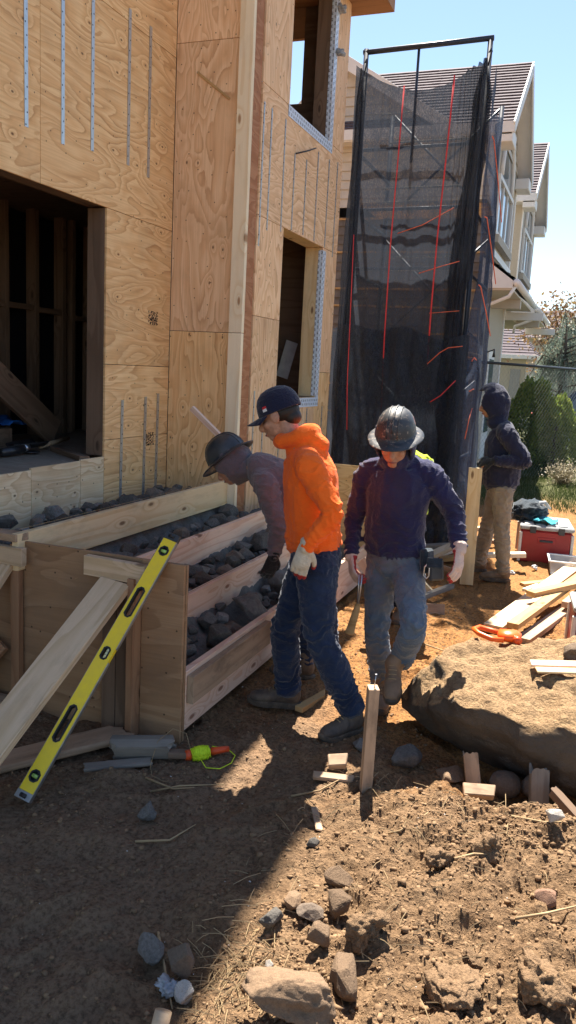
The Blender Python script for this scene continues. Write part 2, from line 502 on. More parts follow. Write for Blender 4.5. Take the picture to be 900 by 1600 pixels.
def rock_mat(name, a, c2, dust, dustamt=0.5, scale=7.0):
    b = NB(name)
    v = b.coords('Object', (1, 1, 1), rand=23.0)
    n1 = b.noise(v, scale, 6.0, 0.65, 0.3)
    n2 = b.noise(v, scale * 6, 4.0, 0.7)
    c = b.mix(b.ramp(n1, [(0.35, 0.0), (0.66, 1.0)]), a, c2)
    c = b.mix(b.ramp(n2, [(0.45, 0.0), (0.7, dustamt)]), c, dust)
    c = col_vary(b, c, 0.42)
    b.bump(b.math('ADD', n1, b.math('MULTIPLY', n2, 0.5)), 0.6, 0.02)
    return b.set(col=c, rough=0.85, spec=0.3)
M_['rock_blue'] = rock_mat('blue grey rock', (0.088, 0.079, 0.070), (0.165, 0.15, 0.132), (0.26, 0.23, 0.195), 0.55)
M_['rock_brown'] = rock_mat('brown grey rock', (0.12, 0.09, 0.07), (0.18, 0.135, 0.10), (0.27, 0.21, 0.155), 0.55)
M_['rock_dirt'] = rock_mat('stone caked with soil', (0.20, 0.13, 0.078), (0.125, 0.08, 0.05), (0.29, 0.195, 0.12), 0.7, 12.0)
M_['rock_grey'] = rock_mat('pale grey rock', (0.22, 0.205, 0.19), (0.12, 0.11, 0.105), (0.3, 0.27, 0.23), 0.5)
M_['rock_tan'] = rock_mat('dusty tan rock', (0.25, 0.175, 0.115), (0.17, 0.115, 0.075), (0.30, 0.22, 0.145), 0.6)
M_['rock_red'] = rock_mat('reddish stone', (0.30, 0.16, 0.10), (0.22, 0.12, 0.08), (0.32, 0.23, 0.16), 0.5)
M_['gravel'] = rock_mat('dark gravel', (0.07, 0.065, 0.06), (0.12, 0.105, 0.09), (0.2, 0.17, 0.14), 0.4, 14.0)

def boulder_mat():
    b = NB('boulder stone with dried mud')
    v = b.coords('Object')
    n1 = b.noise(v, 3.0, 6.0, 0.62, 0.4)
    n2 = b.noise(v, 24.0, 5.0, 0.7)
    stone = b.mix(b.ramp(n1, [(0.35, 0.0), (0.65, 1.0)]), (0.17, 0.135, 0.10), (0.085, 0.068, 0.055))
    stone = b.mix(b.ramp(b.noise(v, 5.0, 4.0, 0.6), [(0.55, 0.0), (0.75, 0.6)]), stone, (0.26, 0.15, 0.075))
    mud = b.mix(b.ramp(n2, [(0.35, 0.0), (0.7, 1.0)]), (0.43, 0.285, 0.155), (0.26, 0.165, 0.09))
    g = b.n('ShaderNodeNewGeometry')
    nz = b.n('ShaderNodeSeparateXYZ', {0: g.outputs['Normal']}).outputs[2]
    lie = b.math('ADD', nz, b.math('MULTIPLY', b.math('SUBTRACT', n1, 0.5), 0.9))
    f = b.n('ShaderNodeMapRange', {0: lie, 1: 0.38, 2: 0.58}).outputs[0]
    c = b.mix(f, stone, mud)
    n4 = b.noise(v, 75.0, 5.0, 0.75)
    c = b.mix(b.math('MULTIPLY', b.ramp(n4, [(0.36, 0.55), (0.50, 0.0)]), f), c, (0.12, 0.072, 0.04))
    b.bump(b.math('ADD', b.math('ADD', n1, n2), b.math('MULTIPLY', n4, 0.5)), 0.9, 0.045)
    return b.set(col=c, rough=0.92, spec=0.15)
M_['boulder'] = boulder_mat()
M_['crinkle'] = plain('crumpled clear plastic', (0.42, 0.43, 0.45), 0.25, spec=0.6, nscale=20, c2=(0.22, 0.23, 0.25), bump=0.8, bdist=0.02)
M_['white_litter'] = plain('white litter', (0.78, 0.78, 0.76), 0.7, nscale=20)

M_['level_yellow'] = plain('yellow enamel', (0.86, 0.62, 0.015), 0.34, spec=0.5, nscale=34, c2=(0.80, 0.57, 0.03), bump=0.02)
M_['level_edge'] = plain('milled aluminium', (0.40, 0.39, 0.37), 0.42, metal=0.75, nscale=30)
M_['black_rubber'] = plain('black plastic', (0.018, 0.018, 0.02), 0.5, nscale=30)
M_['vial'] = plain('green vial', (0.35, 0.55, 0.12), 0.15, spec=0.6, nscale=4, bump=0)
M_['vial_pale'] = plain('pale vial', (0.72, 0.72, 0.40), 0.15, spec=0.6, nscale=4, bump=0)
M_['reel'] = plain('orange red plastic', (0.72, 0.09, 0.02), 0.4, nscale=8, c2=(0.55, 0.06, 0.015), bump=0)
M_['neon'] = plain('neon yellow twine', (0.72, 0.92, 0.03), 0.7, nscale=90, c2=(0.5, 0.68, 0.02), bump=0.5)
M_['orange_plastic'] = plain('bright orange plastic', (0.88, 0.13, 0.015), 0.35, nscale=6, c2=(0.75, 0.10, 0.012), bump=0)
M_['red_plastic'] = plain('red plastic', (0.33, 0.020, 0.022), 0.42, nscale=6, c2=(0.26, 0.018, 0.018), bump=0.02)
M_['grey_plastic'] = plain('grey plastic', (0.36, 0.37, 0.37), 0.5, nscale=9)
M_['dark_plastic'] = plain('charcoal plastic', (0.045, 0.05, 0.055), 0.5, nscale=9)
M_['pale_plastic'] = plain('white plastic strip', (0.66, 0.63, 0.58), 0.5, nscale=30)
M_['teal_cloth'] = cloth_mat('teal cloth', (0.02, 0.24, 0.32), (0.03, 0.38, 0.46), 18)
M_['bag'] = cloth_mat('dark bag cloth', (0.03, 0.045, 0.06), (0.015, 0.022, 0.03), 14)
M_['bag_pale'] = cloth_mat('pale grey strap', (0.42, 0.43, 0.42), (0.3, 0.3, 0.3), 14)
M_['pipe'] = plain('dark scaffold pipe', (0.035, 0.045, 0.07), 0.45, metal=0.3, nscale=20)
M_['clear'] = plain('cloudy clear plastic', (0.7, 0.72, 0.74), 0.3, nscale=6, trans=0.55, bump=0.1)

# ------------------------------------------------------------------ ground
def ground_z(X, Y, fine=True):
    X = np.asarray(X, float); Y = np.asarray(Y, float)
    p = np.stack([X, Y, np.zeros_like(X)], -1)
    mound = sstep(-0.98, -0.35, X) * sstep(3.36, 3.02, Y) * 0.125
    mound = mound + 0.05 * sstep(-0.3, 0.5, X) * sstep(3.4, 2.9, Y)
    hollow = -0.035 * np.exp(-(((X + 0.15) / 0.55) ** 2 + ((Y - 3.5) / 0.18) ** 2))
    z = mound + hollow
    rough = 0.48 + 0.52 * sstep(-1.1, -0.5, X) * sstep(3.7, 3.1, Y)
    near = sstep(30.0, 12.0, Y)
    z = z + near * 0.030 * fbm(p * 1.4, 3, 3) * (0.5 + 0.5 * rough)
    if fine:
        z = z + near * rough * (0.034 * fbm(p * 5.0, 3, 9) + 0.020 * (1 - np.abs(fbm(p * 15, 3, 5))) - 0.012)
        z = z + near * rough * (0.017 * np.abs(fbm(p * 24, 2, 21)) + 0.005 * fbm(p * 60, 1, 25))
        # trodden hollows: footprints
        rnd = np.random.default_rng(5)
        for k in range(46):
            cx, cy = rnd.uniform(-2.2, 0.4), rnd.uniform(1.6, 7.5)
            a = rnd.uniform(0, 3.14)
            u = (X - cx) * math.cos(a) + (Y - cy) * math.sin(a); w = -(X - cx) * math.sin(a) + (Y - cy) * math.cos(a)
            d = (u / 0.15) ** 2 + (w / 0.06) ** 2
            z = z - 0.022 * np.exp(-d ** 2) + 0.011 * np.exp(-(np.sqrt(d) - 1.25) ** 2 * 10)
    # far yard is flat
    return z

def gz(x, y):
    return float(ground_z(np.array([x]), np.array([y]))[0])

def stretch(a, b, step, lo, hi):
    mid = np.arange(a, b, step)
    left = a - np.cumsum(np.geomspace(step * 1.5, (a - lo) / 6, 22)); left = left[left > lo]
    right = b + np.cumsum(np.geomspace(step * 1.5, (hi - b) / 6, 22)); right = right[right < hi]
    return np.concatenate([[lo], left[::-1], mid, right, [hi]])
gx = stretch(-2.3, 1.0, 0.0105, -160, 160)
gy = stretch(1.45, 6.2, 0.0105, -40, 260)
GX, GY = np.meshgrid(gx, gy, indexing='ij')
GP = np.stack([GX, GY, ground_z(GX, GY)], -1)
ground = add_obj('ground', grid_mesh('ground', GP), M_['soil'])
tag(ground, 'bare brown soil trodden round the formwork', None, kind='structure')

# ---- rocks
def icosphere(sub):
    bm = bmesh.new(); bmesh.ops.create_icosphere(bm, subdivisions=sub, radius=1.0)
    v = np.array([x.co[:] for x in bm.verts]); f = [tuple(q.index for q in p.verts) for p in bm.faces]
    bm.free(); return v, np.array(f)
ICO = {k: icosphere(k) for k in (1, 2, 3, 4, 5, 6)}

def rock_arrays(seed, sub=3, dims=(1, 1, 1), cuts=7, rough=0.12, keep=0.62):
    r = np.random.default_rng(seed)
    v, f = ICO[sub]; v = v.copy()
    for k in range(cuts):
        n = r.normal(size=3); n /= np.linalg.norm(n)
        d = r.uniform(keep, 0.92)
        s = v @ n - d
        v -= np.where(s > 0, s, 0)[:, None] * n * 0.94
    nrm = v / np.linalg.norm(v, axis=1)[:, None]
    v += nrm * (rough * fbm(v * 1.7 + seed, 3, seed))[:, None] + nrm * (rough * 0.42 * fbm(v * 6 + seed, 3, seed + 5, 0.6))[:, None]
    return v * np.array(dims), f

ROCK_ME = {}
def hull_mesh(seed, n, dims):
    """angular broken stone: hull of random points, edges knocked off"""
    r = np.random.default_rng(seed + 900)
    p = r.normal(size=(n, 3)); p /= np.linalg.norm(p, axis=1)[:, None]; p *= r.uniform(0.72, 1.06, (n, 1))
    p = p * np.array(dims)
    bm = bmesh.new()
    for q in p: bm.verts.new(q)
    res = bmesh.ops.convex_hull(bm, input=bm.verts[:])
    bmesh.ops.delete(bm, geom=[g for g in bm.verts if not g.link_faces], context='VERTS')
    bmesh.ops.dissolve_limit(bm, angle_limit=0.22, verts=bm.verts[:], edges=bm.edges[:])
    bmesh.ops.bevel(bm, geom=bm.edges[:], offset=0.035, segments=1, affect='EDGES', profile=0.5)
    bmesh.ops.triangulate(bm, faces=bm.faces[:])
    bmesh.ops.subdivide_edges(bm, edges=bm.edges[:], cuts=2, use_grid_fill=True)
    v = np.array([q.co[:] for q in bm.verts])
    nr = v / np.linalg.norm(v, axis=1)[:, None]
    v += nr * (0.035 * fbm(v * 3.5 + seed, 3, seed))[:, None]
    for a, b in zip(bm.verts, v): a.co = b
    me = bpy.data.meshes.new('rock'); bm.to_mesh(me); bm.free()
    return me
def rock(name, loc, size, mat, seed, label=None, cat='rock', group=None, dims=(1, 0.8, 0.7), sub=3, cuts=7, rough=0.12, rot=None, sink=0.3, smooth=None, parent=None, hull=0, keep=0.62):
    """size = widest diameter in metres; loc z = surface under it"""
    key = (seed, dims, sub, cuts, rough, mat.name, keep, hull)
    if key not in ROCK_ME:
        if hull: ROCK_ME[key] = hull_mesh(seed, hull, dims)
        else:
            v, f = rock_arrays(seed, sub, dims, cuts, rough, keep)
            ROCK_ME[key] = soup_mesh('rock', v, f, smooth if smooth is not None else sub >= 4)
        ROCK_ME[key].materials.append(mat)
    s = size / 2
    x, y = loc[0], loc[1]
    z = loc[2] if len(loc) > 2 else gz(x, y)
    M = Matrix.Translation((x, y, z + s * dims[2] * (1 - sink))) @ Matrix.Rotation(rot if rot is not None else random.uniform(0, 6.28), 4, 'Z') @ Matrix.Scale(s, 4)
    o = add_obj(name, ROCK_ME[key], None, parent, M)
    return tag(o, label, cat, group)

def rough_board(name, p0, p1, w, t, n, mat, seed=1, amp=0.006, taper=0.0):
    """a weathered, split piece of wood: noisy, uneven ends"""
    p0, p1 = V(p0), V(p1); L = (p1 - p0).length; amp = min(amp, 0.03 * min(w, t))
    bm = bmesh.new(); bmesh.ops.create_cube(bm, size=1.0)
    bmesh.ops.subdivide_edges(bm, edges=bm.edges[:], cuts=7, use_grid_fill=True)
    v = np.array([q.co[:] for q in bm.verts])
    rr_ = np.maximum(np.abs(v[:, 1]), np.abs(v[:, 2])) * 2
    k = 1 - 0.10 * (np.abs(v[:, 1] * v[:, 2]) * 4) ** 2
    v[:, 1] *= k; v[:, 2] *= k
    tp = 1 - taper * (v[:, 0] + 0.5)
    v[:, 1] *= tp; v[:, 2] *= tp
    v = v * np.array([L, w, t])
    q = v * np.array([4.0, 22, 22]) + seed * 7.3
    v[:, 1] += amp * fbm(q, 3, seed); v[:, 2] += amp * fbm(q + 9, 3, seed + 1)
    v[:, 0] += np.sign(v[:, 0]) * (np.abs(v[:, 0]) > L * 0.49) * (0.6 * w * fbm(v * np.array([0, 30, 30]) + seed, 3, seed + 2)) * 0.5
    for a, b in zip(bm.verts, v): a.co = b
    me = bpy.data.meshes.new(name); bm.to_mesh(me); bm.free()
    return add_obj(name, me, mat, None, frame(p1 - p0, n, (p0 + p1) / 2))

# ------------------------------------------------------------------ the timber house on the left
XW = -3.17      # left wall face
XF = -2.53      # face of the projecting bay
YC = 5.68       # face of the bay that looks to the camera
house = empty('timber_house', (-4.0, 5.0, 0.0), 'unfinished timber house sheathed in bare plywood with open window holes', 'house')

ply('plywood_panel', (XW, 1.6, 4.03), (XW, 4.42, 6.4), 'x', M_['ply'], house)
ply('plywood_panel', (XW, 4.42, 4.03), (XW, YC, 6.4), 'x', M_['ply'], house)
ply('plywood_panel', (XW, 1.6, 2.80), (XW, 4.10, 4.03), 'x', M_['ply'], house)
ply('plywood_panel', (XW, 4.10, 2.80), (XW, YC - 0.001, 4.03), 'x', M_['ply'], house)
ply('plywood_panel', (XW, 4.79, 1.773), (XW, YC - 0.001, 2.80), 'x', M_['ply'], house)
ply('plywood_panel', (XW, 4.79, 1.248), (XW, YC - 0.001, 1.773), 'x', M_['ply'], house)
ply('plywood_panel', (XW, 4.79, 0.45), (XW, YC - 0.001, 1.248), 'x', M_['ply'], house)
ply('plywood_panel', (XW, 4.515, 0.45), (XW, 4.79, 1.135), 'x', M_['ply_pale'], house)
ply('plywood_panel', (XW, 4.004, 0.45), (XW, 4.515, 1.128), 'x', M_['ply_pale'], house)
ply('plywood_panel', (XW, 1.6, 0.45), (XW, 4.004, 1.115), 'x', M_['ply_pale'], house)
# bay face towards the camera
for z0, z1 in ((0.45, 2.055), (2.055, 4.13), (4.13, 6.4)):
    ply('plywood_panel', (XW + 0.001, YC, z0), (-2.645, YC, z1), 'y', M_['ply_pink'] if z0 > 2 else M_['ply'], house, grain='v')
board('corner_post', (-2.589, YC - 0.022, 0.45), (-2.589, YC - 0.022, 2.052), 0.108, 0.044, (0, -1, 0), M_['wood_white'], house)
board('corner_post', (-2.589, YC - 0.020, 2.056), (-2.589, YC - 0.020, 6.4), 0.108, 0.044, (0, -1, 0), M_['wood_white'], house)
ply('plywood_panel', (XF - 0.010, YC + 0.002, 0.45), (XF - 0.010, 5.835, 6.4), 'x', M_['ply_red'], house)
# bay side facade (looks to +x)
W0, W1 = 6.39, 7.41
ply('plywood_panel', (XF, 5.84, 0.45), (XF, W0, 2.20), 'x', M_['ply_pink'], house, grain='v')
ply('plywood_panel', (XF, 5.84, 2.20), (XF, W0, 2.945), 'x', M_['ply_pink'], house, grain='v')
ply('plywood_panel', (XF, 5.84, 2.945), (XF, 7.85, 3.88), 'x', M_['ply_pink'], house)
ply('plywood_panel', (XF, 5.84, 3.88), (XF, W0, 5.6), 'x', M_['ply_pink'], house, grain='v')
ply('plywood_panel', (XF, W1, 3.88), (XF, 7.85, 5.6), 'x', M_['ply_pink'], house, grain='v')
ply('plywood_panel', (XF, W1, 1.79), (XF, 7.85, 2.945), 'x', M_['ply_pink'], house, grain='v')
ply('plywood_panel', (XF, W1, 0.45), (XF, 7.85, 1.79), 'x', M_['ply'], house, grain='v')
ply('plywood_panel', (XF, W0, 0.45), (XF, W1, 1.555), 'x', M_['ply_pink'], house, grain='v')
# far side of the bay, with its own opening upstairs
box('end_wall', (-3.9, 7.80, 0.4), (XF - 0.017, 7.849, 4.35), M_['wood_dark'], house)
box('end_wall', (-2.97, 7.80, 4.351), (XF - 0.017, 7.849, 5.6), M_['wood_dark'], house)
box('end_wall', (-3.9, 7.80, 4.93), (-2.971, 7.849, 5.6), M_['wood_red'], house)
box('end_wall', (-3.9, 7.80, 4.351), (-3.42, 7.849, 4.929), M_['wood_dark'], house)
# window reveals in the bay: a rough frame of studs, flashing tape over the edges
def rough_window(y0, y1, z0, z1, zt):
    w = add_obj('window_opening', chamfer_box('sill', y1 - y0 - 0.006, 0.15, 0.038, 0.002), M_['wood_red'], house,
                frame((0, 1, 0), (0, 0, 1), (XF - 0.095, (y0 + y1) / 2, z0 - 0.022)))
    board('jamb', (XF - 0.095, y1 + 0.02, z0), (XF - 0.095, y1 + 0.02, z1), 0.155, 0.038, (0, -1, 0), M_['wood_dark' if z0 > 3 else 'wood_yellow'], w)
    board('jamb', (XF - 0.095, y0 - 0.02, z0), (XF - 0.095, y0 - 0.02, z1), 0.155, 0.038, (0, 1, 0), M_['wood_red'], w)
    board('header', (XF - 0.095, y0, z1 + 0.02), (XF - 0.095, y1, z1 + 0.02), 0.155, 0.038, (0, 0, -1), M_['wood_yellow'], w)
    board('flashing_tape', (XF + 0.0025, y1 + 0.045, z0 - 0.09), (XF + 0.0025, y1 + 0.045, zt), 0.088, 0.002, (1, 0, 0), M_['tape'], w, bev=0)
    board('flashing_tape', (XF + 0.0045, y0 - 0.03, z0 - 0.048), (XF + 0.0045, y1 + 0.09, z0 - 0.048), 0.085, 0.002, (1, 0, 0), M_['tape'], w, bev=0)
    # the tape turns into the reveal
    board('flashing_tape', (XF - 0.02, y1 - 0.0015, z0 + 0.01), (XF - 0.02, y1 - 0.0015, zt), 0.04, 0.002, (0, -1, 0), M_['tape'], w, bev=0)
    return w
rough_window(W0, W1, 1.555, 2.945, 2.92)
w2 = rough_window(W0, W1, 3.885, 5.6, 5.6)
# torn ends of tape
for k, (y, z) in enumerate(((7.47, 5.02), (7.49, 4.66), (6.40, 5.0))):
    v, f = rock_arrays(60 + k, 3, (0.05, 0.045, 0.03), 5, 0.5)
    add_obj('tape_curl', soup_mesh('tape_curl', v, f, True), M_['crinkle'], w2, Matrix.Translation((XF + 0.02, y, z)))
# a nailed scrap and a thin batten on the bay
tube('bent_wire', [(XF + 0.01, 6.56, 3.56), (XF + 0.05, 6.75, 3.63), (XF + 0.03, 6.98, 3.71)], 0.006, M_['dark_metal'], house)
board('batten', (-2.99, YC - 0.006, 3.92), (-2.72, YC - 0.006, 3.72), 0.018, 0.008, (0, -1, 0), M_['wood_orange'], house)
# hold-down straps
def strap(p0, p1, n):
    board('metal_strap', p0, p1, 0.031 if p0[0] < -3 else 0.019, 0.003, n, M_['strap'], house, bev=0)
X1 = XW + 0.0025
for y, z0, z1 in ((3.969, 3.075, 4.5), (4.304, 3.07, 4.6), (4.609, 3.11, 4.65), (5.033, 3.126, 4.108), (5.302, 3.107, 4.103)):
    strap((X1, y + 0.004, z0), (X1 + 0.002, y, z1), (1, 0, 0))
for y, z0, z1 in ((5.0, 0.70, 1.524), (5.322, 0.70, 1.543), (5.508, 0.70, 1.566)):
    strap((X1, y, z0), (X1 + 0.002, y + 0.01, z1), (1, 0, 0))
for y, z0, z1 in ((5.875, 2.72, 3.75), (6.025, 2.86, 3.75), (6.315, 2.90, 3.755), (6.555, 2.955, 3.56), (6.84, 2.96, 3.58), (7.135, 2.96, 3.72), (7.445, 2.95, 3.73), (7.70, 2.9, 3.77)):
    strap((XF + 0.0025, y, z0), (XF + 0.004, y, z1), (1, 0, 0))
for y, z0, z1 in ((5.92, 0.9, 1.62), (6.12, 0.9, 1.60), (6.5, 0.75, 1.46), (6.72, 0.75, 1.45), (6.94, 0.75, 1.46), (7.2, 0.75, 1.45), (7.65, 0.75, 1.46)):
    strap((XF + 0.0025, y, z0), (XF + 0.004, y, z1), (1, 0, 0))
# ink stamps on the sheets
def stamp_mat():
    b = NB('ink stamp')
    v = b.coords('Object', (1, 1, 1), rand=7)
    n = b.noise(v, 70.0, 2.0, 0.5)
    a = b.math('MULTIPLY', b.math('GREATER_THAN', n, 0.52), 0.75)
    return b.set(col=(0.05, 0.035, 0.03), rough=0.8, alpha=a)
M_['stamp'] = stamp_mat()
for y, z in ((5.42, 2.13), (5.40, 1.22)):
    board('ink_stamp', (XW + 0.0012, y - 0.07, z), (XW + 0.0012, y + 0.07, z), 0.10, 0.0008, (1, 0, 0), M_['stamp'], house, bev=0)
# the big opening: jamb, head, interior
board('jamb', (XW - 0.085, 4.81, 1.136), (XW - 0.085, 4.81, 2.80), 0.135, 0.038, (0, -1, 0), M_['wood_dark'], house)
board('header', (XW - 0.09, 1.6, 2.90), (XW - 0.09, 4.83, 2.90), 0.18, 0.14, (1, 0, 0), M_['wood_dark'], house)
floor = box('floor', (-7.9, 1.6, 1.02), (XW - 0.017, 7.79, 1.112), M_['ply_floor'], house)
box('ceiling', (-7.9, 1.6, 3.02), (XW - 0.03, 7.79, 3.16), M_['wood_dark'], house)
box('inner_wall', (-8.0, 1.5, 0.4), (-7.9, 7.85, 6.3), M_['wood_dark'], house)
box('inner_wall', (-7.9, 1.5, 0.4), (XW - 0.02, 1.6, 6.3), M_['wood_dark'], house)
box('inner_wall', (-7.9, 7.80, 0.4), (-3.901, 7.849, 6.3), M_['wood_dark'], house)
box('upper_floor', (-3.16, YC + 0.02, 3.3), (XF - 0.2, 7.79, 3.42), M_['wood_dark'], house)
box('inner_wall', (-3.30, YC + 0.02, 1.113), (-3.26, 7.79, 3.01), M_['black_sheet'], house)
# stud partition with black sheeting behind it
for y in (4.3, 4.72, 5.12, 5.46, 5.84, 6.22, 6.36, 6.66, 7.05, 7.4):
    board('stud', (-4.6, y, 1.113), (-4.6, y, 3.02), 0.10, 0.05, (0, -1, 0), M_['wood_dark'], house)
for y0, y1, z in ((5.0, 5.8, 2.21), (5.87, 6.19, 2.2), (6.4, 6.62, 2.17)):
    board('blocking', (-4.6, y0, z), (-4.6, y1, z), 0.09, 0.045, (0, 0, 1), M_['wood_dark'], house)
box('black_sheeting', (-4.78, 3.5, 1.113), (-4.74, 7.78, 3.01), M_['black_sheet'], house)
# inner stair: stringer, steps
board('stair_stringer', (-4.12, 4.35, 1.94), (-4.12, 5.50, 1.19), 0.22, 0.04, (1, 0, 0), M_['wood_dark'], house)
for k in range(4):
    box('stair_step', (-4.9, 4.45 - 0.26 * k, 1.113), (-4.15, 5.02 - 0.26 * k, 1.25 + 0.17 * k), M_['wood_dark'], house)
def sheet(name, x0, x1, y0, y1, z, amp, mat, label, cat, seed, nx=22, ny=30, edge=0.0):
    xs = np.linspace(x0, x1, nx); ys = np.linspace(y0, y1, ny)
    A, B = np.meshgrid(xs, ys, indexing='ij')
    p = np.stack([A * 9, B * 9, np.zeros_like(A) + seed], -1)
    Z = z + amp * np.abs(fbm(p, 3, seed)) * 1.6
    A = A + 0.02 * fbm(p * 0.7, 2, seed + 1); B = B + 0.02 * fbm(p * 0.7, 2, seed + 2)
    top = np.stack([A, B, Z + 0.002], -1)
    c = np.array([(x0 + x1) / 2, (y0 + y1) / 2, z])
    me = grid_mesh(name, top - c)
    o = add_obj(name, me, mat, None, Matrix.Translation(c))
    md = o.modifiers.new('thick', 'SOLIDIFY'); md.thickness = 0.002
    return tag(o, label, cat)
sheet('blue_tarpaulin', -4.75, -4.17, 4.55, 5.30, 1.262, 0.035, M_['blue_sheet'], 'crumpled blue tarpaulin on the indoor stairs seen through the big opening', 'tarpaulin', 4)
# tools on the house floor
adze = empty('shovel', (-3.85, 4.85, 1.112), 'short shovel with pale wooden handle lying on the house floor', 'shovel')
tube('handle', [(-3.80, 4.90, 1.145), (-3.93, 5.42, 1.165)], 0.018, M_['wood_tan'], adze)
vs, fs = [], []
for i in range(9):
    for j in range(7):
        u, w = i / 8, (j / 6 - 0.5)
        vs.append(V((0.0 + w * 0.2 * (1 - 0.5 * u ** 3), -u * 0.27, 0.03 + 0.05 * (w * 2) ** 2 - 0.02 * u)))
for i in range(8):
    for j in range(6):
        fs.append((i * 7 + j, i * 7 + j + 1, (i + 1) * 7 + j + 1, (i + 1) * 7 + j))
o = add_obj('blade', mesh_from('blade', vs, fs, True), M_['dark_metal'], adze, Matrix.Translation((-3.79, 4.90, 1.115)) @ Matrix.Rotation(-0.25, 4, 'Z'))
o.modifiers.new('thick', 'SOLIDIFY').thickness = 0.004
gr = empty('angle_grinder', (-3.72, 4.52, 1.112), 'small dark power tool with shiny neck on the house floor', 'power tool')
tube('body', [(-3.70, 4.36, 1.15), (-3.70, 4.50, 1.155), (-3.71, 4.60, 1.16)], [0.03, 0.034, 0.028], M_['dark_metal'], gr, 12)
tube('neck', [(-3.71, 4.60, 1.16), (-3.715, 4.66, 1.165)], [0.03, 0.022], M_['steel'], gr, 12)
tube('disc', [(-3.715, 4.69, 1.125), (-3.715, 4.69, 1.133)], 0.06, M_['dark_metal'], gr, 20)
tag(board('plank', (-3.72, 4.97, 1.131), (-3.20, 4.60, 1.131), 0.07, 0.036, (0, 0, 1), M_['wood_dark']), 'short dark plank across the corner of the big opening', 'plank')
tag(board('paper_sheet', (-3.0, 7.72, 1.72), (-2.90, 7.70, 2.08), 0.13, 0.006, (0, -1, 0.1), M_['paper']), 'pale grey sheet leaning inside the lower bay window', 'sheet')
# roofs and upper storey shell (they carry the shade over the yard)
box('roof', (-8.2, 5.66, 5.205), (-2.18, 8.10, 5.33), M_['wood_red'], house)
box('upper_wall', (-8.0, 5.70, 5.34), (-2.56, 7.3, 8.28), M_['ply'], house)
box('upper_wall', (-8.0, 1.5, 6.41), (XW - 0.02, 5.69, 8.28), M_['ply'], house)
box('roof', (-8.4, 0.0, 8.29), (-2.18, 7.45, 8.46), M_['wood_red'], house)

# ------------------------------------------------------------------ the stair formwork
form = empty('stair_formwork', (-2.1, 3.25, 0.0), 'timber stair formwork of plywood sides and stepped riser boards', 'formwork')
YP = 3.232
def fply(x0, x1, z0, z1, y, mat=None, name='side_panel'):
    return ply(name, (x0, y, z0), (x1, y, z1), 'y', mat or M_['ply_form'], form, t=0.018, grain='h')
sp_ = fply(-2.62, -1.678, -0.03, 0.882, YP)
# studs nailed on the panel
board('stud', (-2.075, YP - 0.021, 0.005), (-2.075, YP - 0.021, 0.78), 0.075, 0.038, (0, -1, 0), M_['wood_dark'], form)
board('stud', (-2.075 + 0.078, YP - 0.020, -0.01), (-2.075 + 0.078, YP - 0.020, 0.78), 0.075, 0.036, (0, -1, 0), M_['wood_dark'], form)
board('stud', (-1.928, YP - 0.046, -0.02), (-1.928, YP - 0.046, 0.80), 0.088, 0.038, (1, 0, 0), M_['wood_red'], form)
fply(-1.908, -1.682, -0.02, 0.885, YP - 0.021)
board('stud', (-2.628, YP - 0.03, -0.02), (-2.628, YP - 0.03, 0.87), 0.05, 0.038, (0, -1, 0), M_['wood_red'], form)
fply(-3.15, -2.66, -0.02, 0.80, YP - 0.01)
board('cleat', (-2.205, YP - 0.045, 0.826), (-1.86, YP - 0.058, 0.822), 0.095, 0.038, (0, -1, 0), M_['wood_tan'], form)
board('cleat', (-3.1, YP - 0.05, 0.818), (-2.555, YP - 0.062, 0.816), 0.092, 0.038, (0, -1, 0), M_['wood_tan'], form)
board('cleat', (-3.1, YP + 0.03, 0.892), (-2.60, YP - 0.02, 0.905), 0.09, 0.038, (0, 0, 1), M_['wood_dirty'], form)
board('brace', (-2.80, 2.55, 0.05), (-2.675, YP - 0.05, 0.77), 0.09, 0.038, (0, -1, 0.6), M_['wood_tan'], form)
board('brace', (-2.95, 3.0, 0.02), (-2.72, YP - 0.06, 0.36), 0.14, 0.038, (0, -1, 0.2), M_['wood_red'], form)
board('cleat', (-3.1, YP - 0.09, 0.05), (-2.6, YP - 0.1, 0.05), 0.09, 0.038, (0, 0, 1), M_['wood_dirty'], form)
YE = 6.62
def riser(x, ztop, h, mat, y0=YP + 0.022, y1=YE, t=0.038):
    return board('riser_board', (x - t / 2, y0, ztop - h / 2), (x - t / 2, y1, ztop - h / 2), h, t, (1, 0, 0), mat, form, bev=0.003)
riser(-2.60, 0.926, 0.19, M_['wood_yellow'], y0=3.18)
riser(-2.29, 0.715, 0.185, M_['wood_pink'])
riser(-1.99, 0.535, 0.20, M_['wood_pink'])
riser(-1.680, 0.352, 0.30, M_['wood_pink'])
board('scab', (-1.66, YP + 0.03, 0.26), (-1.66, 4.25, 0.26), 0.14, 0.036, (1, 0, 0), M_['wood_dirty'], form)
ply('side_panel', (-2.9, YE + 0.002, -0.02), (-1.62, YE + 0.002, 1.02), 'y', M_['ply'], form, t=0.018)
board('kicker', (-1.63, 6.2, 0.30), (-1.35, 6.1, 0.02), 0.09, 0.038, (0, -1, 0), M_['wood_pink'], form)
board('kicker', (-1.62, 6.5, 0.45), (-1.1, 6.45, 0.03), 0.09, 0.038, (0, -1, 0), M_['wood_yellow'], form)
# string lines along the top edges
for x, z in ((-2.615, 0.945), (-2.285, 0.735), (-1.985, 0.555)):
    tube('string_line', [(x, YP - 0.02, z), (x, 4.9, z - 0.003), (x, YE, z)], 0.0013, M_['straw'], form, 5)

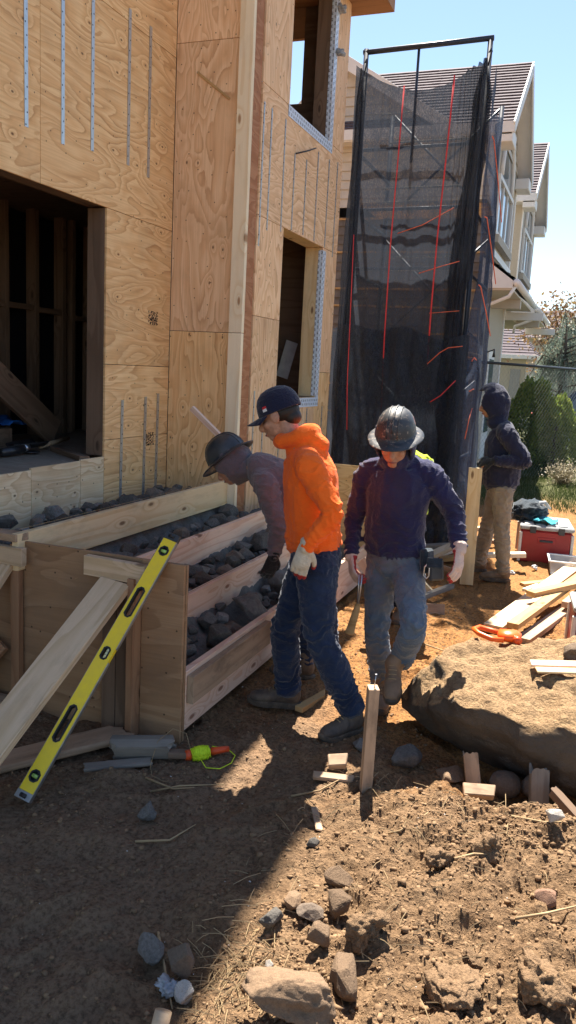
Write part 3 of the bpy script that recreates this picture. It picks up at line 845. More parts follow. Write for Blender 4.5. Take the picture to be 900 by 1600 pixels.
# gravel bed with rubble rocks in the steps
def fill_z(X):
    return np.interp(X, [-3.2, -2.66, -2.58, -2.30, -2.24, -2.0, -1.94, -1.72], [0.77, 0.73, 0.63, 0.56, 0.47, 0.39, 0.29, 0.18])
xs = np.linspace(-3.155, -1.705, 60); ys = np.linspace(YP + 0.02, YE - 0.02, 110)
A, B = np.meshgrid(xs, ys, indexing='ij')
Pn = np.stack([A * 8, B * 8, A * 0], -1)
bed = add_obj('gravel_bed', grid_mesh('gravel_bed', np.stack([A, B, fill_z(A) + 0.035 * fbm(Pn, 3, 2)], -1)), M_['gravel'])
tag(bed, 'dark gravel and soil packed inside the stair formwork', 'gravel', kind='stuff')
rr = random.Random(3)
n_r = 0
placed = []
for k in range(2600):
    x, y = rr.uniform(-3.08, -1.78), rr.uniform(YP + 0.1, 5.6)
    s = rr.choice((0.09, 0.12, 0.15, 0.19, 0.24, 0.29))
    if any(abs(x - xb) < 0.02 + s * 0.36 for xb in (-2.62, -2.31, -2.01, -1.70)): continue
    if x < -2.65 and s > 0.2: continue
    if any((x - a) ** 2 + (y - b) ** 2 < (0.34 * (s + c)) ** 2 for a, b, c in placed): continue
    placed.append((x, y, s)); n_r += 1
    if n_r > 240: break
    kind = rr.randrange(12)
    wall = x < -2.65
    lev = 'top' if x < -2.3 else 'middle' if x < -2.0 else 'lowest'
    rock('rubble_rock', (x, y, float(fill_z(x)) + 0.035), s, M_[('rock_blue', 'rock_blue', 'rock_brown', 'rock_blue', 'rock_grey')[kind % 5]], 100 + kind,
         'broken grey rock heaped between house wall and top riser board' if wall else 'broken grey rock in the stair formwork on the %s step' % lev, 'rock',
         'rubble behind the top riser board' if wall else 'rubble rocks on the %s step' % lev,
         dims=(1, 0.78 + 0.02 * kind, 0.62 + 0.02 * (kind % 5)), hull=17 + kind % 4 * 3, sink=0.15, rot=rr.uniform(0, 6.28))
# crumpled plastic beside the wall
for k, (x, y, s, lab) in enumerate(((-2.95, 4.95, 0.20, 'crumpled clear plastic beside the nearest low wall strap'), (-2.85, 5.42, 0.16, 'crumpled plastic sheet at the foot of the bay corner'), (-2.9, 4.25, 0.2, 'crumpled dusty plastic under the big opening'))):
    v, f = rock_arrays(70 + k, 4, (0.8, 1.0, 0.34), 8, 0.5, 0.5)
    o = add_obj('plastic_sheet', soup_mesh('plastic_sheet', v * s, f), M_['crinkle'], None, Matrix.Translation((x, y, 0.76)))
    tag(o, lab, 'plastic')
board_ = board('wood_stick', (-2.60, 5.0, 1.505), (-2.30, 5.0, 1.262), 0.036, 0.036, (0, -1, 0), M_['wood_pink'])
tag(board_, 'slanting pale stick rising behind the bending worker in the hard hat', 'stick')

# ------------------------------------------------------------------ leaning plank, spirit level and the bits beside them
tag(board('leaning_plank', (-2.16, 2.02, -0.02), (-2.02, 3.165, 0.765), 0.165, 0.036, (0.05, -0.55, 0.83), M_['wood_tan']), 'wide bare plank leaning on the formwork panel left of the yellow level', 'plank')
lv = empty('spirit_level', (-1.99, 2.48, 0.0), 'long yellow spirit level leaning against the formwork panel', 'spirit level')
lp0, lp1 = V((-1.995, 2.455, 0.022)), V((-1.775, 3.27, 1.008))
lx = (lp1 - lp0).normalized(); L = (lp1 - lp0).length
ln = (V((0, 0, 1.8)) - (lp0 + lp1) / 2); ln = (ln - lx * ln.dot(lx)).normalized()
ln = (ln + 0.42 * lx.cross(ln) * -1).normalized()
LM = frame(lp1 - lp0, ln, (lp0 + lp1) / 2)
# frame of the level: local x along, y across, z out of the face
def lvbox(name, x0, x1, y0, y1, z0, z1, mat, parent=lv, bev=0.0015):
    me = chamfer_box(name, x1 - x0, y1 - y0, z1 - z0, bev)
    return add_obj(name, me, mat, parent, LM @ Matrix.Translation(((x0 + x1) / 2, (y0 + y1) / 2, (z0 + z1) / 2)))
def octo(cx, lx_, ly_, c, z):
    hx, hy = lx_ / 2, ly_ / 2
    return [(cx - hx + c, -hy, z), (cx + hx - c, -hy, z), (cx + hx, -hy + c, z), (cx + hx, hy - c, z), (cx + hx - c, hy, z), (cx - hx + c, hy, z), (cx - hx, hy - c, z), (cx - hx, -hy + c, z)]
W = 0.066; hw = W / 2; H2 = 0.011
holes = [(-L / 2 + 0.10, 0.052, 0.046, 0.014), (-L / 2 + 0.335, 0.17, 0.040, 0.013), (0.02, 0.062, 0.036, 0.010), (L / 2 - 0.37, 0.155, 0.040, 0.013), (L / 2 - 0.095, 0.050, 0.046, 0.014)]
# web: a plate with cut-outs made from strips of quads round each octagon
def web():
    vs, fs = [], []
    cuts = [(h[0] - h[1] / 2 - 0.012, h[0] + h[1] / 2 + 0.012) for h in holes]
    x = -L / 2 + 0.03
    def quad(a, b, c, d):
        o = len(vs); vs.extend([a, b, c, d]); fs.append((o, o + 1, o + 2, o + 3))
    for (a, b), h in zip(cuts, holes):
        quad((x, -hw, H2), (a, -hw, H2), (a, hw, H2), (x, hw, H2))
        oc = octo(h[0], h[1], h[2], h[3], H2)
        R = [(a, -hw, H2), (b, -hw, H2), (b, hw, H2), (a, hw, H2)]
        o = len(vs); vs.extend(oc); vs.extend(R)
        fs.extend([(o + 8, o + 9, o + 1, o), (o + 9, o + 2, o + 1), (o + 9, o + 10, o + 3, o + 2), (o + 10, o + 4, o + 3),
                   (o + 10, o + 11, o + 5, o + 4), (o + 11, o + 6, o + 5), (o + 11, o + 8, o + 7, o + 6), (o + 8, o, o + 7)])
        x = b
    quad((x, -hw, H2), (L / 2 - 0.03, -hw, H2), (L / 2 - 0.03, hw, H2), (x, hw, H2))
    me = mesh_from('web', vs, fs)
    return me
wb = add_obj('web', web(), M_['level_yellow'], lv, LM)
md = wb.modifiers.new('thick', 'SOLIDIFY'); md.thickness = 2 * H2; md.offset = -1
lvbox('edge_rail', -L / 2 + 0.03, 0.0 - 0.012, -hw - 0.0035, -hw, -H2 - 0.004, H2 - 0.001, M_['level_edge'])
lvbox('edge_rail', 0.052, L / 2 - 0.03, -hw - 0.0035, -hw, -H2 - 0.004, H2 - 0.001, M_['level_edge'])
lvbox('edge_rail', -L / 2 + 0.03, L / 2 - 0.03, hw, hw + 0.0035, -H2 - 0.004, H2 - 0.001, M_['level_edge'])
for s in (-1, 1):
    ec = lvbox('end_cap', min(s * L / 2, s * (L / 2 - 0.034)), max(s * L / 2, s * (L / 2 - 0.034)), -hw - 0.004, hw + 0.004, -H2 - 0.003, H2 + 0.003, M_['dark_plastic'] if s > 0 else M_['level_edge'])
    tb = [LM @ V((s * (L / 2 - 0.016), y, H2 + 0.0035)) for y in (-0.014, 0.014)]
    tube('slot', tb, 0.009, M_['black_rubber'], ec, 8)
for k, h in enumerate(holes):
    oc = octo(h[0], h[1], h[2], h[3], 0); inn = octo(h[0], h[1] - 0.014, h[2] - 0.014, h[3] - 0.003, 0)
    vs = [(x, y, H2 + 0.0025) for x, y, z in oc] + [(x, y, H2 + 0.0025) for x, y, z in inn] + [(x, y, -H2 - 0.002) for x, y, z in inn] + [(x, y, -H2 - 0.002) for x, y, z in oc]
    fs = []
    for i in range(8):
        j = (i + 1) % 8
        fs += [(i, j, 8 + j, 8 + i), (8 + i, 8 + j, 16 + j, 16 + i), (16 + i, 16 + j, 24 + j, 24 + i), (i + 24, j + 24, j, i)]
    g = add_obj('hand_hole' if k in (1, 3) else 'vial_frame', mesh_from('rim', vs, fs), M_['black_rubber'], lv, LM)
    if k in (0, 4):
        tube('vial', [LM @ V((h[0], -0.013, 0.006)), LM @ V((h[0], 0.013, 0.006))], 0.0085, M_['vial'], g, 12)
        add_obj('vial_plate', chamfer_box('vial_plate', h[1] - 0.012, h[2] - 0.012, 0.003, 0), M_['black_rubber'], g, LM @ Matrix.Translation((h[0], 0, -0.006)))
    if k == 2:
        tube('vial', [LM @ V((h[0] - 0.022, -0.006, 0.004)), LM @ V((h[0] + 0.022, -0.006, 0.004))], 0.0095, M_['vial_pale'], g, 12)
        for dx in (-0.007, 0.007):
            tube('vial_line', [LM @ V((h[0] + dx, -0.006, 0.004)), LM @ V((h[0] + dx + 0.0015, -0.006, 0.004))], 0.0099, M_['black_rubber'], g, 12)

tag(rough_board('muddy_board', (-2.42, 2.44, 0.022), (-1.96, 3.13, 0.03), 0.15, 0.038, (0.02, 0, 1), M_['wood_dirty']), 'muddy pink board flat on the dirt under the yellow level', 'board')
tag(rough_board('grey_block', (-1.885, 2.965, 0.048), (-1.665, 3.075, 0.05), 0.085, 0.085, (0, -0.4, 1), M_['wood_grey']), 'short grey squared timber block at the foot of the panel', 'timber block')
tag(rough_board('flat_offcut', (-1.945, 2.80, 0.010), (-1.70, 2.985, 0.012), 0.06, 0.018, (0.1, 0, 1), M_['wood_grey']), 'thin weathered offcut lying in front of the grey timber block', 'offcut')
tag(rough_board('small_offcut', (-1.655, 3.05, 0.03), (-1.56, 3.09, 0.03), 0.05, 0.03, (0, 0, 1), M_['wood_dark']), 'dark scrap of wood between grey block and twine reel', 'offcut')

rl = empty('twine_reel', (-1.52, 3.12, 0.0), 'orange reel wound with neon yellow mason twine on the dirt', 'twine reel')
ra, rb = V((-1.575, 3.075, 0.028)), V((-1.43, 3.205, 0.034))
rd = (rb - ra)
tube('core', [ra, rb], [0.014, 0.011], M_['reel'], rl, 12)
tube('end_knob', [ra - rd * 0.02, ra + rd * 0.10], [0.022, 0.026], M_['reel'], rl, 12)
tube('end_knob', [ra + rd * 0.62, ra + rd * 1.05], [0.018, 0.013], M_['reel'], rl, 12)
wv = [ra + rd * t for t in np.linspace(0.12, 0.58, 9)]
wr_ = tube('wound_twine', wv, [0.018, 0.027, 0.031, 0.033, 0.034, 0.033, 0.031, 0.026, 0.018], M_['neon'], rl, 14)
for k in range(26):
    t = 0.14 + 0.42 * k / 25; c = ra + rd * t; rad = 0.0335 * (1 - (abs(t - 0.35) / 0.42) ** 2)
    ax = rd.normalized(); s = ax.cross(V((0, 0, 1))).normalized(); b2 = ax.cross(s)
    tube('twine_turn', [c + ax * (0.006 * math.sin(a * 1.0 + k)) + (s * math.cos(a) + b2 * math.sin(a)) * (rad + 0.001) for a in np.linspace(0, 6.28, 15)], 0.0018, M_['neon'], wr_, 4)
loop = [(-1.50, 3.08, 0.02), (-1.46, 3.05, 0.006), (-1.40, 3.07, 0.005), (-1.375, 3.14, 0.006), (-1.39, 3.215, 0.006), (-1.44, 3.235, 0.02), (-1.49, 3.17, 0.05)]
tube('loose_twine', loop, 0.0022, M_['neon'], rl, 5)
tube('loose_twine', [(-1.56, 3.09, 0.05), (-1.61, 3.14, 0.10), (-1.66, 3.10, 0.13), (-1.70, 3.03, 0.09), (-1.69, 2.95, 0.01), (-1.64, 2.88, 0.006), (-1.57, 2.86, 0.006), (-1.50, 2.9, 0.006)], 0.0014, M_['straw'], rl, 4)

# ------------------------------------------------------------------ stake, boulder and things around
st = empty('wooden_stake', (-0.728, 3.13, 0.0), 'square wooden stake driven upright in the dirt with a nail on top', 'stake')
SM = Matrix.Translation((-0.735, 3.13, -0.075)) @ Matrix.Rotation(math.radians(0.1), 4, 'Y') @ Matrix.Rotation(math.radians(24), 4, 'Z')
def sbox():
    me = chamfer_box('shaft', 0.62, 0.062, 0.045, 0.002); return me
add_obj('shaft', sbox(), M_['wood_dirty'], st, SM @ Matrix.Translation((0, 0, 0.27)) @ Matrix.Rotation(-math.pi / 2, 4, 'Y'))
nl = tube('nail', [SM @ V((0.004, 0, 0.575)), SM @ V((0.008, 0.004, 0.635))], 0.0022, M_['steel'], st, 6)
tube('nail_head', [SM @ V((0.008, 0.004, 0.634)), SM @ V((0.008, 0.004, 0.637))], 0.006, M_['steel'], nl, 10)

def boulder_arrays():
    v, f = ICO[6]; v = v.copy()
    v = v * np.array([0.98, 0.50, 0.40])
    c = np.array([0.18, 3.93, 0.205])
    r = np.random.default_rng(4)
    for n, d, k in (((-0.06, -0.22, 1), 0.225, 0.88), ((-0.85, -0.5, 0.45), 0.70, 0.85), ((-0.75, 0.3, 0.7), 0.66, 0.8), ((-0.5, -0.85, -0.2), 0.585, 0.8), ((0.1, -1, -0.3), 0.46, 0.75), ((0.3, 1, 0.1), 0.43, 0.7), ((-0.3, -0.6, -0.75), 0.36, 0.6)):
        n = np.array(n, float); n /= np.linalg.norm(n)
        s = v @ n - d
        v -= np.where(s > 0, s, 0)[:, None] * n * k
    nrm = v / np.linalg.norm(v, axis=1)[:, None]
    v += nrm * (0.042 * fbm(v * 3.2 + 5, 3, 8))[:, None]
    top = sstep(0.02, 0.14, v[:, 2])
    v[:, 2] += top * (0.016 * (1 - np.abs(fbm(v * 4.0 + 2, 5, 31, 0.6)) * 1.7) - 0.006 + 0.018 * fbm(v * 9, 5, 3, 0.66) + 0.010 * (0.4 - np.abs(fbm(v * 34, 3, 6, 0.6))))
    v += nrm * (0.012 * fbm(v * 13 + 1, 4, 14, 0.6))[:, None]
    return v, f, c
bv, bf, bc = boulder_arrays()
bo = add_obj('boulder', soup_mesh('boulder', bv, bf, True), M_['boulder'], None, Matrix.Translation(bc))
tag(bo, 'huge flat-topped boulder caked with dry mud beside the walking worker', 'boulder')
_bt = bv + bc
def boulder_top(x, y):
    d = (_bt[:, 0] - x) ** 2 + (_bt[:, 1] - y) ** 2
    near = d < 0.05 ** 2
    return float(_bt[near, 2].max())

# orange tool handle on the boulder's far edge
tz = boulder_top(-0.33, 4.17)
oh = empty('orange_tool', (-0.34, 4.19, tz), 'bright orange plastic handle of a tool lying on the boulder edge', 'tool')
pts = [(-0.30, 4.12), (-0.36, 4.105), (-0.43, 4.13), (-0.462, 4.19), (-0.44, 4.24), (-0.38, 4.255), (-0.32, 4.23)]
tube('grip_loop', [(x, y, tz + 0.028 + 0.012 * (k in (2, 3, 4))) for k, (x, y) in enumerate(pts)], 0.0135, M_['orange_plastic'], oh, 10)
vs, fs = tube_arrays([(-0.335, 4.18, tz + 0.03), (-0.325, 4.18, tz + 0.032), (-0.28, 4.185, tz + 0.036), (-0.245, 4.19, tz + 0.036), (-0.225, 4.195, tz + 0.032)], [0.02, 0.045, 0.047, 0.044, 0.03], 16)
vs = [V((v.x, v.y + 0.25 * (v.y - 4.18), tz + 0.034 + (v.z - tz - 0.034) * 0.66)) for v in vs]
c0 = V((-0.28, 4.185, tz))
add_obj('body', mesh_from('body', [v - c0 for v in vs], fs, True), M_['orange_plastic'], oh, Matrix.Translation(c0))
tube('knob', [(-0.245, 4.155, tz + 0.034), (-0.222, 4.13, tz + 0.03)], [0.021, 0.019], M_['reel'], oh, 12)
z1 = boulder_top(-0.04, 3.87)
tag(board('wood_strip', (-0.145, 3.855, z1 + 0.016), (0.13, 3.94, z1 + 0.03), 0.05, 0.010, (0.05, -0.2, 1), M_['wood_pink']), 'pale flat slat on the boulder, the upper one of the pair', 'slat')
tag(board('wood_strip', (-0.115, 3.80, z1 + 0.006), (0.15, 3.90, z1 + 0.012), 0.045, 0.010, (0.0, -0.2, 1), M_['wood_yellow']), 'pale flat slat on the boulder, the lower one of the pair', 'slat')
zr = boulder_top(0.08, 4.02)
rock('stone', (0.075, 4.05, zr - 0.02), 0.17, M_['rock_tan'], 41, 'rounded dusty stone resting on the boulder at the right edge', dims=(0.7, 1, 0.6), sub=4, cuts=4)
# rocks and scraps in the hollow before the boulder
rock('dark_rock', (-0.63, 3.47), 0.22, M_['rock_blue'], 42, 'dark wet looking rock in the shade right behind the stake', dims=(0.9, 0.7, 0.62), hull=18)
rock('dark_rock', (-0.86, 3.52), 0.13, M_['rock_blue'], 43, 'small dark rock under the toe of the worker in jeans', dims=(1, 0.8, 0.5), hull=16)
rock('round_stone', (-0.185, 3.50), 0.145, M_['rock_brown'], 44, 'round dark stone under the boulder beside the upright wood offcut', dims=(1, 0.9, 0.85), sub=4, cuts=2, rough=0.06)
rock('round_stone', (-0.055, 3.545), 0.14, M_['rock_brown'], 45, 'round dark stone under the boulder behind the split stump', dims=(0.9, 0.9, 0.8), sub=4, cuts=2, rough=0.06)
rock('flat_stone', (-0.42, 3.47), 0.19, M_['rock_dirt'], 46, 'flat tilted tan stone in the hollow left of the wood offcut', dims=(0.7, 1, 0.35), hull=16)
tag(rough_board('wood_offcut', (-0.315, 3.44, 0.0), (-0.345, 3.47, 0.135), 0.07, 0.04, (0.2, -1, 0.3), M_['wood_dirty']), 'muddy offcut standing on end under the boulder', 'offcut')
tag(board('brick_scrap', (-0.345, 3.30, 0.045), (-0.215, 3.34, 0.045), 0.06, 0.035, (0, -0.5, 1), M_['wood_dirty'], bev=0.004, skew=0.25), 'flat pink scrap in the dirt below the upright offcut', 'offcut')
tag(rough_board('split_stump', (-0.03, 3.40, -0.02), (-0.045, 3.42, 0.15), 0.085, 0.05, (0.3, -1, 0), M_['wood_grey']), 'split grey stump piece standing before the boulder', 'wood')
tag(rough_board('rotten_stick', (0.02, 3.36, 0.10), (0.12, 3.28, 0.05), 0.045, 0.04, (0, 0, 1), M_['wood_dark']), 'dark rotten stick at the right edge before the boulder', 'stick')
tag(board('wood_chip', (-0.985, 3.16, 0.03), (-0.81, 3.20, 0.03), 0.04, 0.022, (0, -0.3, 1), M_['wood_dirty'], bev=0.004, skew=0.25), 'orange tan offcut lying left of the upright stake', 'offcut')
tag(board('wood_chip', (-0.945, 3.25, 0.06), (-0.865, 3.28, 0.07), 0.06, 0.04, (0.3, -0.5, 1), M_['wood_dirty'], bev=0.004, skew=0.25), 'chunky wood block on the dirt behind the flat offcut', 'offcut')
tag(board('wood_chip', (-0.90, 2.93, gz(-0.9, 2.93) + 0.01), (-0.83, 2.80, gz(-0.83, 2.80) + 0.012), 0.03, 0.008, (0.1, 0, 1), M_['wood_dirty'], bev=0.004, skew=0.25), 'thin orange splinter of wood in front of the stake', 'splinter')
tag(board('wedge', (-1.29, 3.81, 0.02), (-1.225, 4.06, 0.024), 0.05, 0.03, (0, 0, 1), M_['wood_orange'], skew=1.6), 'pointed wooden wedge on the dirt between the two workers', 'wedge')

FG = [  # foreground stones: name, (x, y), size, material, seed, label, dims, sub, cuts
 ('dark_stone', (-1.50, 2.60), 0.088, 'rock_blue', 11, 'round black stone alone on the shaded dirt', (0.85, 0.9, 0.95), 4, 3),
 ('cobble_block', (-1.085, 1.925), 0.125, 'rock_blue', 12, 'squared grey cobble block on the shaded dirt', (0.85, 0.8, 0.8), 4, 10),
 ('pointed_stone', (-0.965, 1.885), 0.13, 'rock_brown', 13, 'pointed brown stone leaning beside the grey cobble block', (0.6, 0.8, 1.05), 4, 8),
 ('pale_stone', (-0.915, 1.825), 0.075, 'white_rock', 14, 'knobbly whitish stone at the foot of the pointed stone', (0.9, 0.8, 0.9), 4, 3),
 ('grey_stone', (-0.775, 2.13), 0.105, 'rock_blue', 15, 'small grey stone on the shadow edge left of the stone group', (1, 0.8, 0.7), 3, 8),
 ('brown_stone', (-0.735, 2.23), 0.095, 'rock_dirt', 16, 'low brown stone just behind the small grey one on the shadow edge', (1, 0.7, 0.6), 3, 8),
 ('brown_stone', (-0.675, 2.215), 0.105, 'rock_brown', 17, 'flat brown stone left of the pale cracked block', (1, 0.8, 0.5), 3, 8),
 ('tan_block', (-0.590, 2.265), 0.135, 'rock_dirt', 18, 'blocky pale tan stone in the sun in the middle of the stone group', (0.85, 0.8, 0.8), 4, 9),
 ('brown_slab', (-0.635, 2.43), 0.15, 'rock_dirt', 19, 'low slab of brown stone alone above the stone group', (1, 0.6, 0.5), 4, 7),
 ('muddy_stone', (-0.47, 2.14), 0.15, 'mudclod', 20, 'large dark muddy clod right of the tan block', (1, 0.9, 0.8), 4, 4),
 ('muddy_stone', (-0.585, 2.05), 0.10, 'rock_dirt', 21, 'small muddy stone above the long curved clod', (0.8, 0.9, 0.9), 4, 3),
 ('curved_clod', (-0.475, 1.94), 0.17, 'rock_dirt', 22, 'long mud coated stone in the sunny dirt right of the largest stone', (0.60, 1.0, 0.62), 4, 4),
 ('large_stone', (-0.555, 1.79), 0.31, 'rock_dirt', 23, 'largest low rounded stone at the bottom edge', (1.0, 0.75, 0.48), 4, 5),
 ('pale_stone', (-0.70, 1.935), 0.05, 'white_rock', 24, 'tiny white stone in the sun above the largest stone', (0.8, 0.7, 0.9), 3, 6),
 ('white_stone', (0.035, 2.93), 0.085, 'white_rock', 25, 'white stone on the mound near the right edge', (0.8, 1, 0.75), 4, 6),
 ('red_stone', (0.035, 2.52), 0.105, 'rock_red', 26, 'reddish stone half buried in the mound at the right', (1, 0.8, 0.55), 4, 7),
 ('muddy_stone', (0.035, 2.08), 0.20, 'mudclod', 27, 'broad muddy stone at the bottom right corner', (0.8, 1, 0.7), 4, 4),
 ('muddy_stone', (-0.19, 2.02), 0.20, 'mudclod', 28, 'rounded muddy lump at the bottom edge left of the broad muddy stone', (1, 0.8, 0.55), 4, 3),
 ('muddy_stone', (-0.15, 2.16), 0.08, 'mudclod', 29, 'fist sized clod half buried in the sunny mound', (1, 0.8, 0.7), 4, 3),
 ('muddy_stone', (-0.33, 2.62), 0.15, 'mudclod', 30, 'crumbling clod at the hole in the middle of the mound', (1, 0.6, 0.6), 4, 4),
 ('muddy_stone', (-0.18, 2.72), 0.17, 'mudclod', 31, 'crumbling clod at the right rim of the hole in the mound', (1, 0.6, 0.6), 4, 4),
 ('grey_stone', (-0.80, 2.62), 0.055, 'rock_blue', 32, 'little grey stone on the shadow edge in front of the splinter', (1, 0.8, 0.7), 3, 6),
]
for nm, (x, y), s, m, sd, lab, dims, sub, cuts in FG:
    rock(nm, (x, y), s, M_[m], sd, lab, 'stone', None, dims, 5 if m == 'mudclod' or sd == 23 else 4, cuts + 7, 0.22 if m == 'mudclod' else 0.10, sink=0.40 if m == 'mudclod' else 0.10, rot=0.15 if sd == 23 else sd * 1.3, keep=0.40, smooth=m in ('mudclod',) or sd == 23, hull=0 if m == 'mudclod' or sd in (11, 14, 23) else 20 + sd % 5)
# plastic wrapper beside the pointed stone, white litter
for k, (x, y, s, lab) in enumerate(((-0.970, 1.835, 0.035, 'crumpled clear wrapper beside the pointed stone'), (-0.545, 7.66, 0.03, 'crumpled white paper by the boot of the hooded worker'), (-0.36, 7.95, 0.03, 'white litter on the dirt before the red toolbox'), (0.085, 3.30, 0.03, 'white foam lump at the right edge before the boulder'))):
    v, f = rock_arrays(80 + k, 4, (1, 0.8, 0.7), 5, 0.45, 0.5)
    o = add_obj('litter', soup_mesh('litter', v * s, f), M_['crinkle'] if k == 0 else M_['white_litter'], None, Matrix.Translation((x, y, gz(x, y) + s * 0.45)))
    tag(o, lab, 'litter')
tag(tube('wood_peg', [(-0.915, 1.665, 0.0), (-0.915, 1.70, 0.06)], 0.024, M_['wood_tan'], None, 12), 'round wooden peg end at the bottom edge', 'peg')

# clods, pebbles, straw: uncountable
def scatter(name, n, dens, size, mat, label, seed, flat=0.8, sub=1):
    r = np.random.default_rng(seed)
    v0, f0 = ICO[sub]
    P = []
    while len(P) < n:
        x = r.uniform(-2.3, 0.7, 4000); y = r.uniform(1.5, 6.5, 4000)
        keep = r.uniform(size=4000) < dens(x, y)
        P += list(zip(x[keep], y[keep]))
    P = np.array(P[:n])
    z = ground_z(P[:, 0], P[:, 1])
    s = size(r, n)
    VV = np.zeros((n, len(v0), 3)); 
    jit = r.uniform(0.5, 1.4, (n, len(v0), 1))
    ax = r.uniform(0.6, 1.2, (n, 1, 3)); ax[..., 2] *= flat
    VV = v0[None] * jit * ax * s[:, None, None]
    VV[..., 0] += P[:, 0, None]; VV[..., 1] += P[:, 1, None]; VV[..., 2] += (z + s * 0.05)[:, None]
    F = (f0[None] + (np.arange(n) * len(v0))[:, None, None]).reshape(-1, 3)
    o = add_obj(name, soup_mesh(name, VV.reshape(-1, 3), F), mat)
    return tag(o, label, 'soil', kind='stuff')
mound_d = lambda x, y: 0.13 + 0.87 * sstep(-1.0, -0.6, x) * sstep(3.4, 3.0, y) * (0.25 + 0.75 * sstep(-0.1, 0.4, fbm(np.stack([x * 3, y * 3, x * 0], -1), 3, 77)))
scatter('soil_crumbs', 52000, mound_d, lambda r, n: np.clip(r.lognormal(-6.1, 0.75, n), 0.0010, 0.0125), M_['clod'], 'loose crumbs of soil on the sunny mound', 1)
scatter('pebbles', 420, lambda x, y: 0.5 + 0 * x, lambda r, n: np.clip(r.lognormal(-6.3, 0.5, n), 0.001, 0.007), M_['pebble'], 'tiny white pebbles scattered on the dirt', 2)
def straw():
    r = np.random.default_rng(9); vs, fs = [], []
    for k in range(420):
        if k < 150: x, y = r.normal(-0.80, 0.09), r.normal(1.93, 0.10)
        else: x, y = r.uniform(-1.0, 0.35), r.uniform(1.6, 3.3)
        a = r.uniform(0, 6.28); L = r.uniform(0.03, 0.12); z = gz(x, y) + 0.004
        d = V((math.cos(a), math.sin(a), r.uniform(-0.1, 0.25))); s = V((-math.sin(a), math.cos(a), 0)) * 0.0014
        p = V((x, y, z)); q = p + d * L + V((0, 0, -0.005)); mid = (p + q) / 2 + V((0, 0, 0.006))
        o = len(vs)
        for c in (p, mid, q): vs += [c - s, c + s, c + V((0, 0, 0.002))]
        for i in (0, 3): fs += [(o + i, o + i + 1, o + i + 4, o + i + 3), (o + i + 1, o + i + 2, o + i + 5, o + i + 4), (o + i + 2, o + i, o + i + 3, o + i + 5)]
    return mesh_from('straw', vs, fs)
tag(add_obj('straw_litter', straw(), M_['straw']), 'dry straw and rootlets scattered over the sunny dirt', 'straw', kind='stuff')
TW = [((-1.45, 2.43), (-1.33, 2.48), (-1.28, 2.60), 'curved thin twig on the shaded dirt by the black stone'),
      ((-1.12, 2.03), (-1.02, 1.90), (-0.93, 1.78), 'long thin root running past the grey cobble block'),
      ((-1.60, 2.80), (-1.48, 2.84), (-1.33, 2.97), 'dry split stick in front of the twine reel'),
      ((-1.66, 2.86), (-1.50, 2.82), (-1.42, 2.86), 'dark flat twig in front of the thin offcut'),
      ((-1.02, 2.98), (-0.92, 3.06), (-0.83, 3.24), 'straight pale twig slanting up to the stake'),
      ((-0.55, 2.78), (-0.50, 2.74), (-0.42, 2.86), 'short twig sticking out of the mound by the hole'),
      ((-0.28, 2.62), (-0.22, 2.66), (-0.16, 2.70), 'pale twig lying in the hole of the mound'),
      ((-0.05, 2.35), (0.04, 2.42), (0.15, 2.5), 'thin pale stem at the right edge of the mound'),
      ((-0.62, 2.35), (-0.60, 2.30), (-0.58, 2.22), 'dry stem beside the blocky tan stone'),
      ((-0.12, 2.98), (0.0, 2.94), (0.10, 2.98), 'thin stick on the crest of the mound near the white stone'),
      ((-0.95, 5.2), (-0.75, 5.1), (-0.62, 5.12), 'dark root on the sunny sand behind the boulder')]
for a, m, c, lab in TW:
    P = [V((x, y, gz(x, y) + dz)) for (x, y), dz in ((a, 0.006), (m, 0.014), (c, 0.01))]
    tag(tube('twig', P, [0.005, 0.004, 0.002], M_['straw'], None, 6), lab, 'twig')

# ------------------------------------------------------------------ timber lying about
def lie(name, p0, p1, w, t, mat, label, z0=0.0, z1=None, n=(0, 0, 1), group=None, skew=None):
    z1 = z0 if z1 is None else z1
    return tag(board(name, (p0[0], p0[1], z0), (p1[0], p1[1], z1), w, t, n, M_[mat], skew=skew), label, 'board', group)
lie('timber', (-0.50, 5.72), (0.02, 8.05), 0.14, 0.04, 'wood_tan', 'broad pale board, leftmost of the timbers behind the boulder', 0.05, 0.09)
lie('timber', (-0.36, 5.62), (0.16, 7.75), 0.085, 0.042, 'wood_orange', 'narrow board lying on top of the timbers behind the boulder', 0.115, 0.15)
lie('timber', (-0.28, 5.60), (0.24, 7.60), 0.10, 0.042, 'wood_dirty', 'lowest tan board on the right side of the timbers behind the boulder', 0.025, 0.03)
lie('timber', (-0.30, 6.40), (0.28, 7.25), 0.085, 0.045, 'wood_orange', 'short orange board crossing over the timbers behind the boulder', 0.16, 0.19)
lie('timber', (-0.02, 6.45), (0.30, 7.9), 0.09, 0.05, 'wood_dirty', 'pink board at the right edge next to the red box', 0.10, 0.12)
lie('timber', (-0.42, 7.25), (-0.20, 7.45), 0.07, 0.03, 'wood_orange', 'small orange offcut behind the timbers near the red toolbox', 0.02, 0.03)
lie('timber', (-0.38, 7.05), (-0.28, 7.30), 0.05, 0.03, 'wood_white', 'small pale chip of wood beside the orange offcut', 0.02, 0.02)
lie('timber', (0.06, 8.3), (0.3, 9.4), 0.09, 0.04, 'wood_white', 'pale board end to the right of the red toolbox', 0.03, 0.03)
lie('timber', (-1.17, 6.10), (-0.955, 6.70), 0.045, 0.04, 'wood_grey', 'weathered stick lying on the sand beside the walking worker', 0.05, 0.06)
lie('timber', (-1.10, 5.88), (-0.89, 5.96), 0.10, 0.03, 'wood_dirty', 'brown scrap board stuck in the sand beside the weathered stick', 0.05, 0.05, n=(0.1, -1, 0.3))
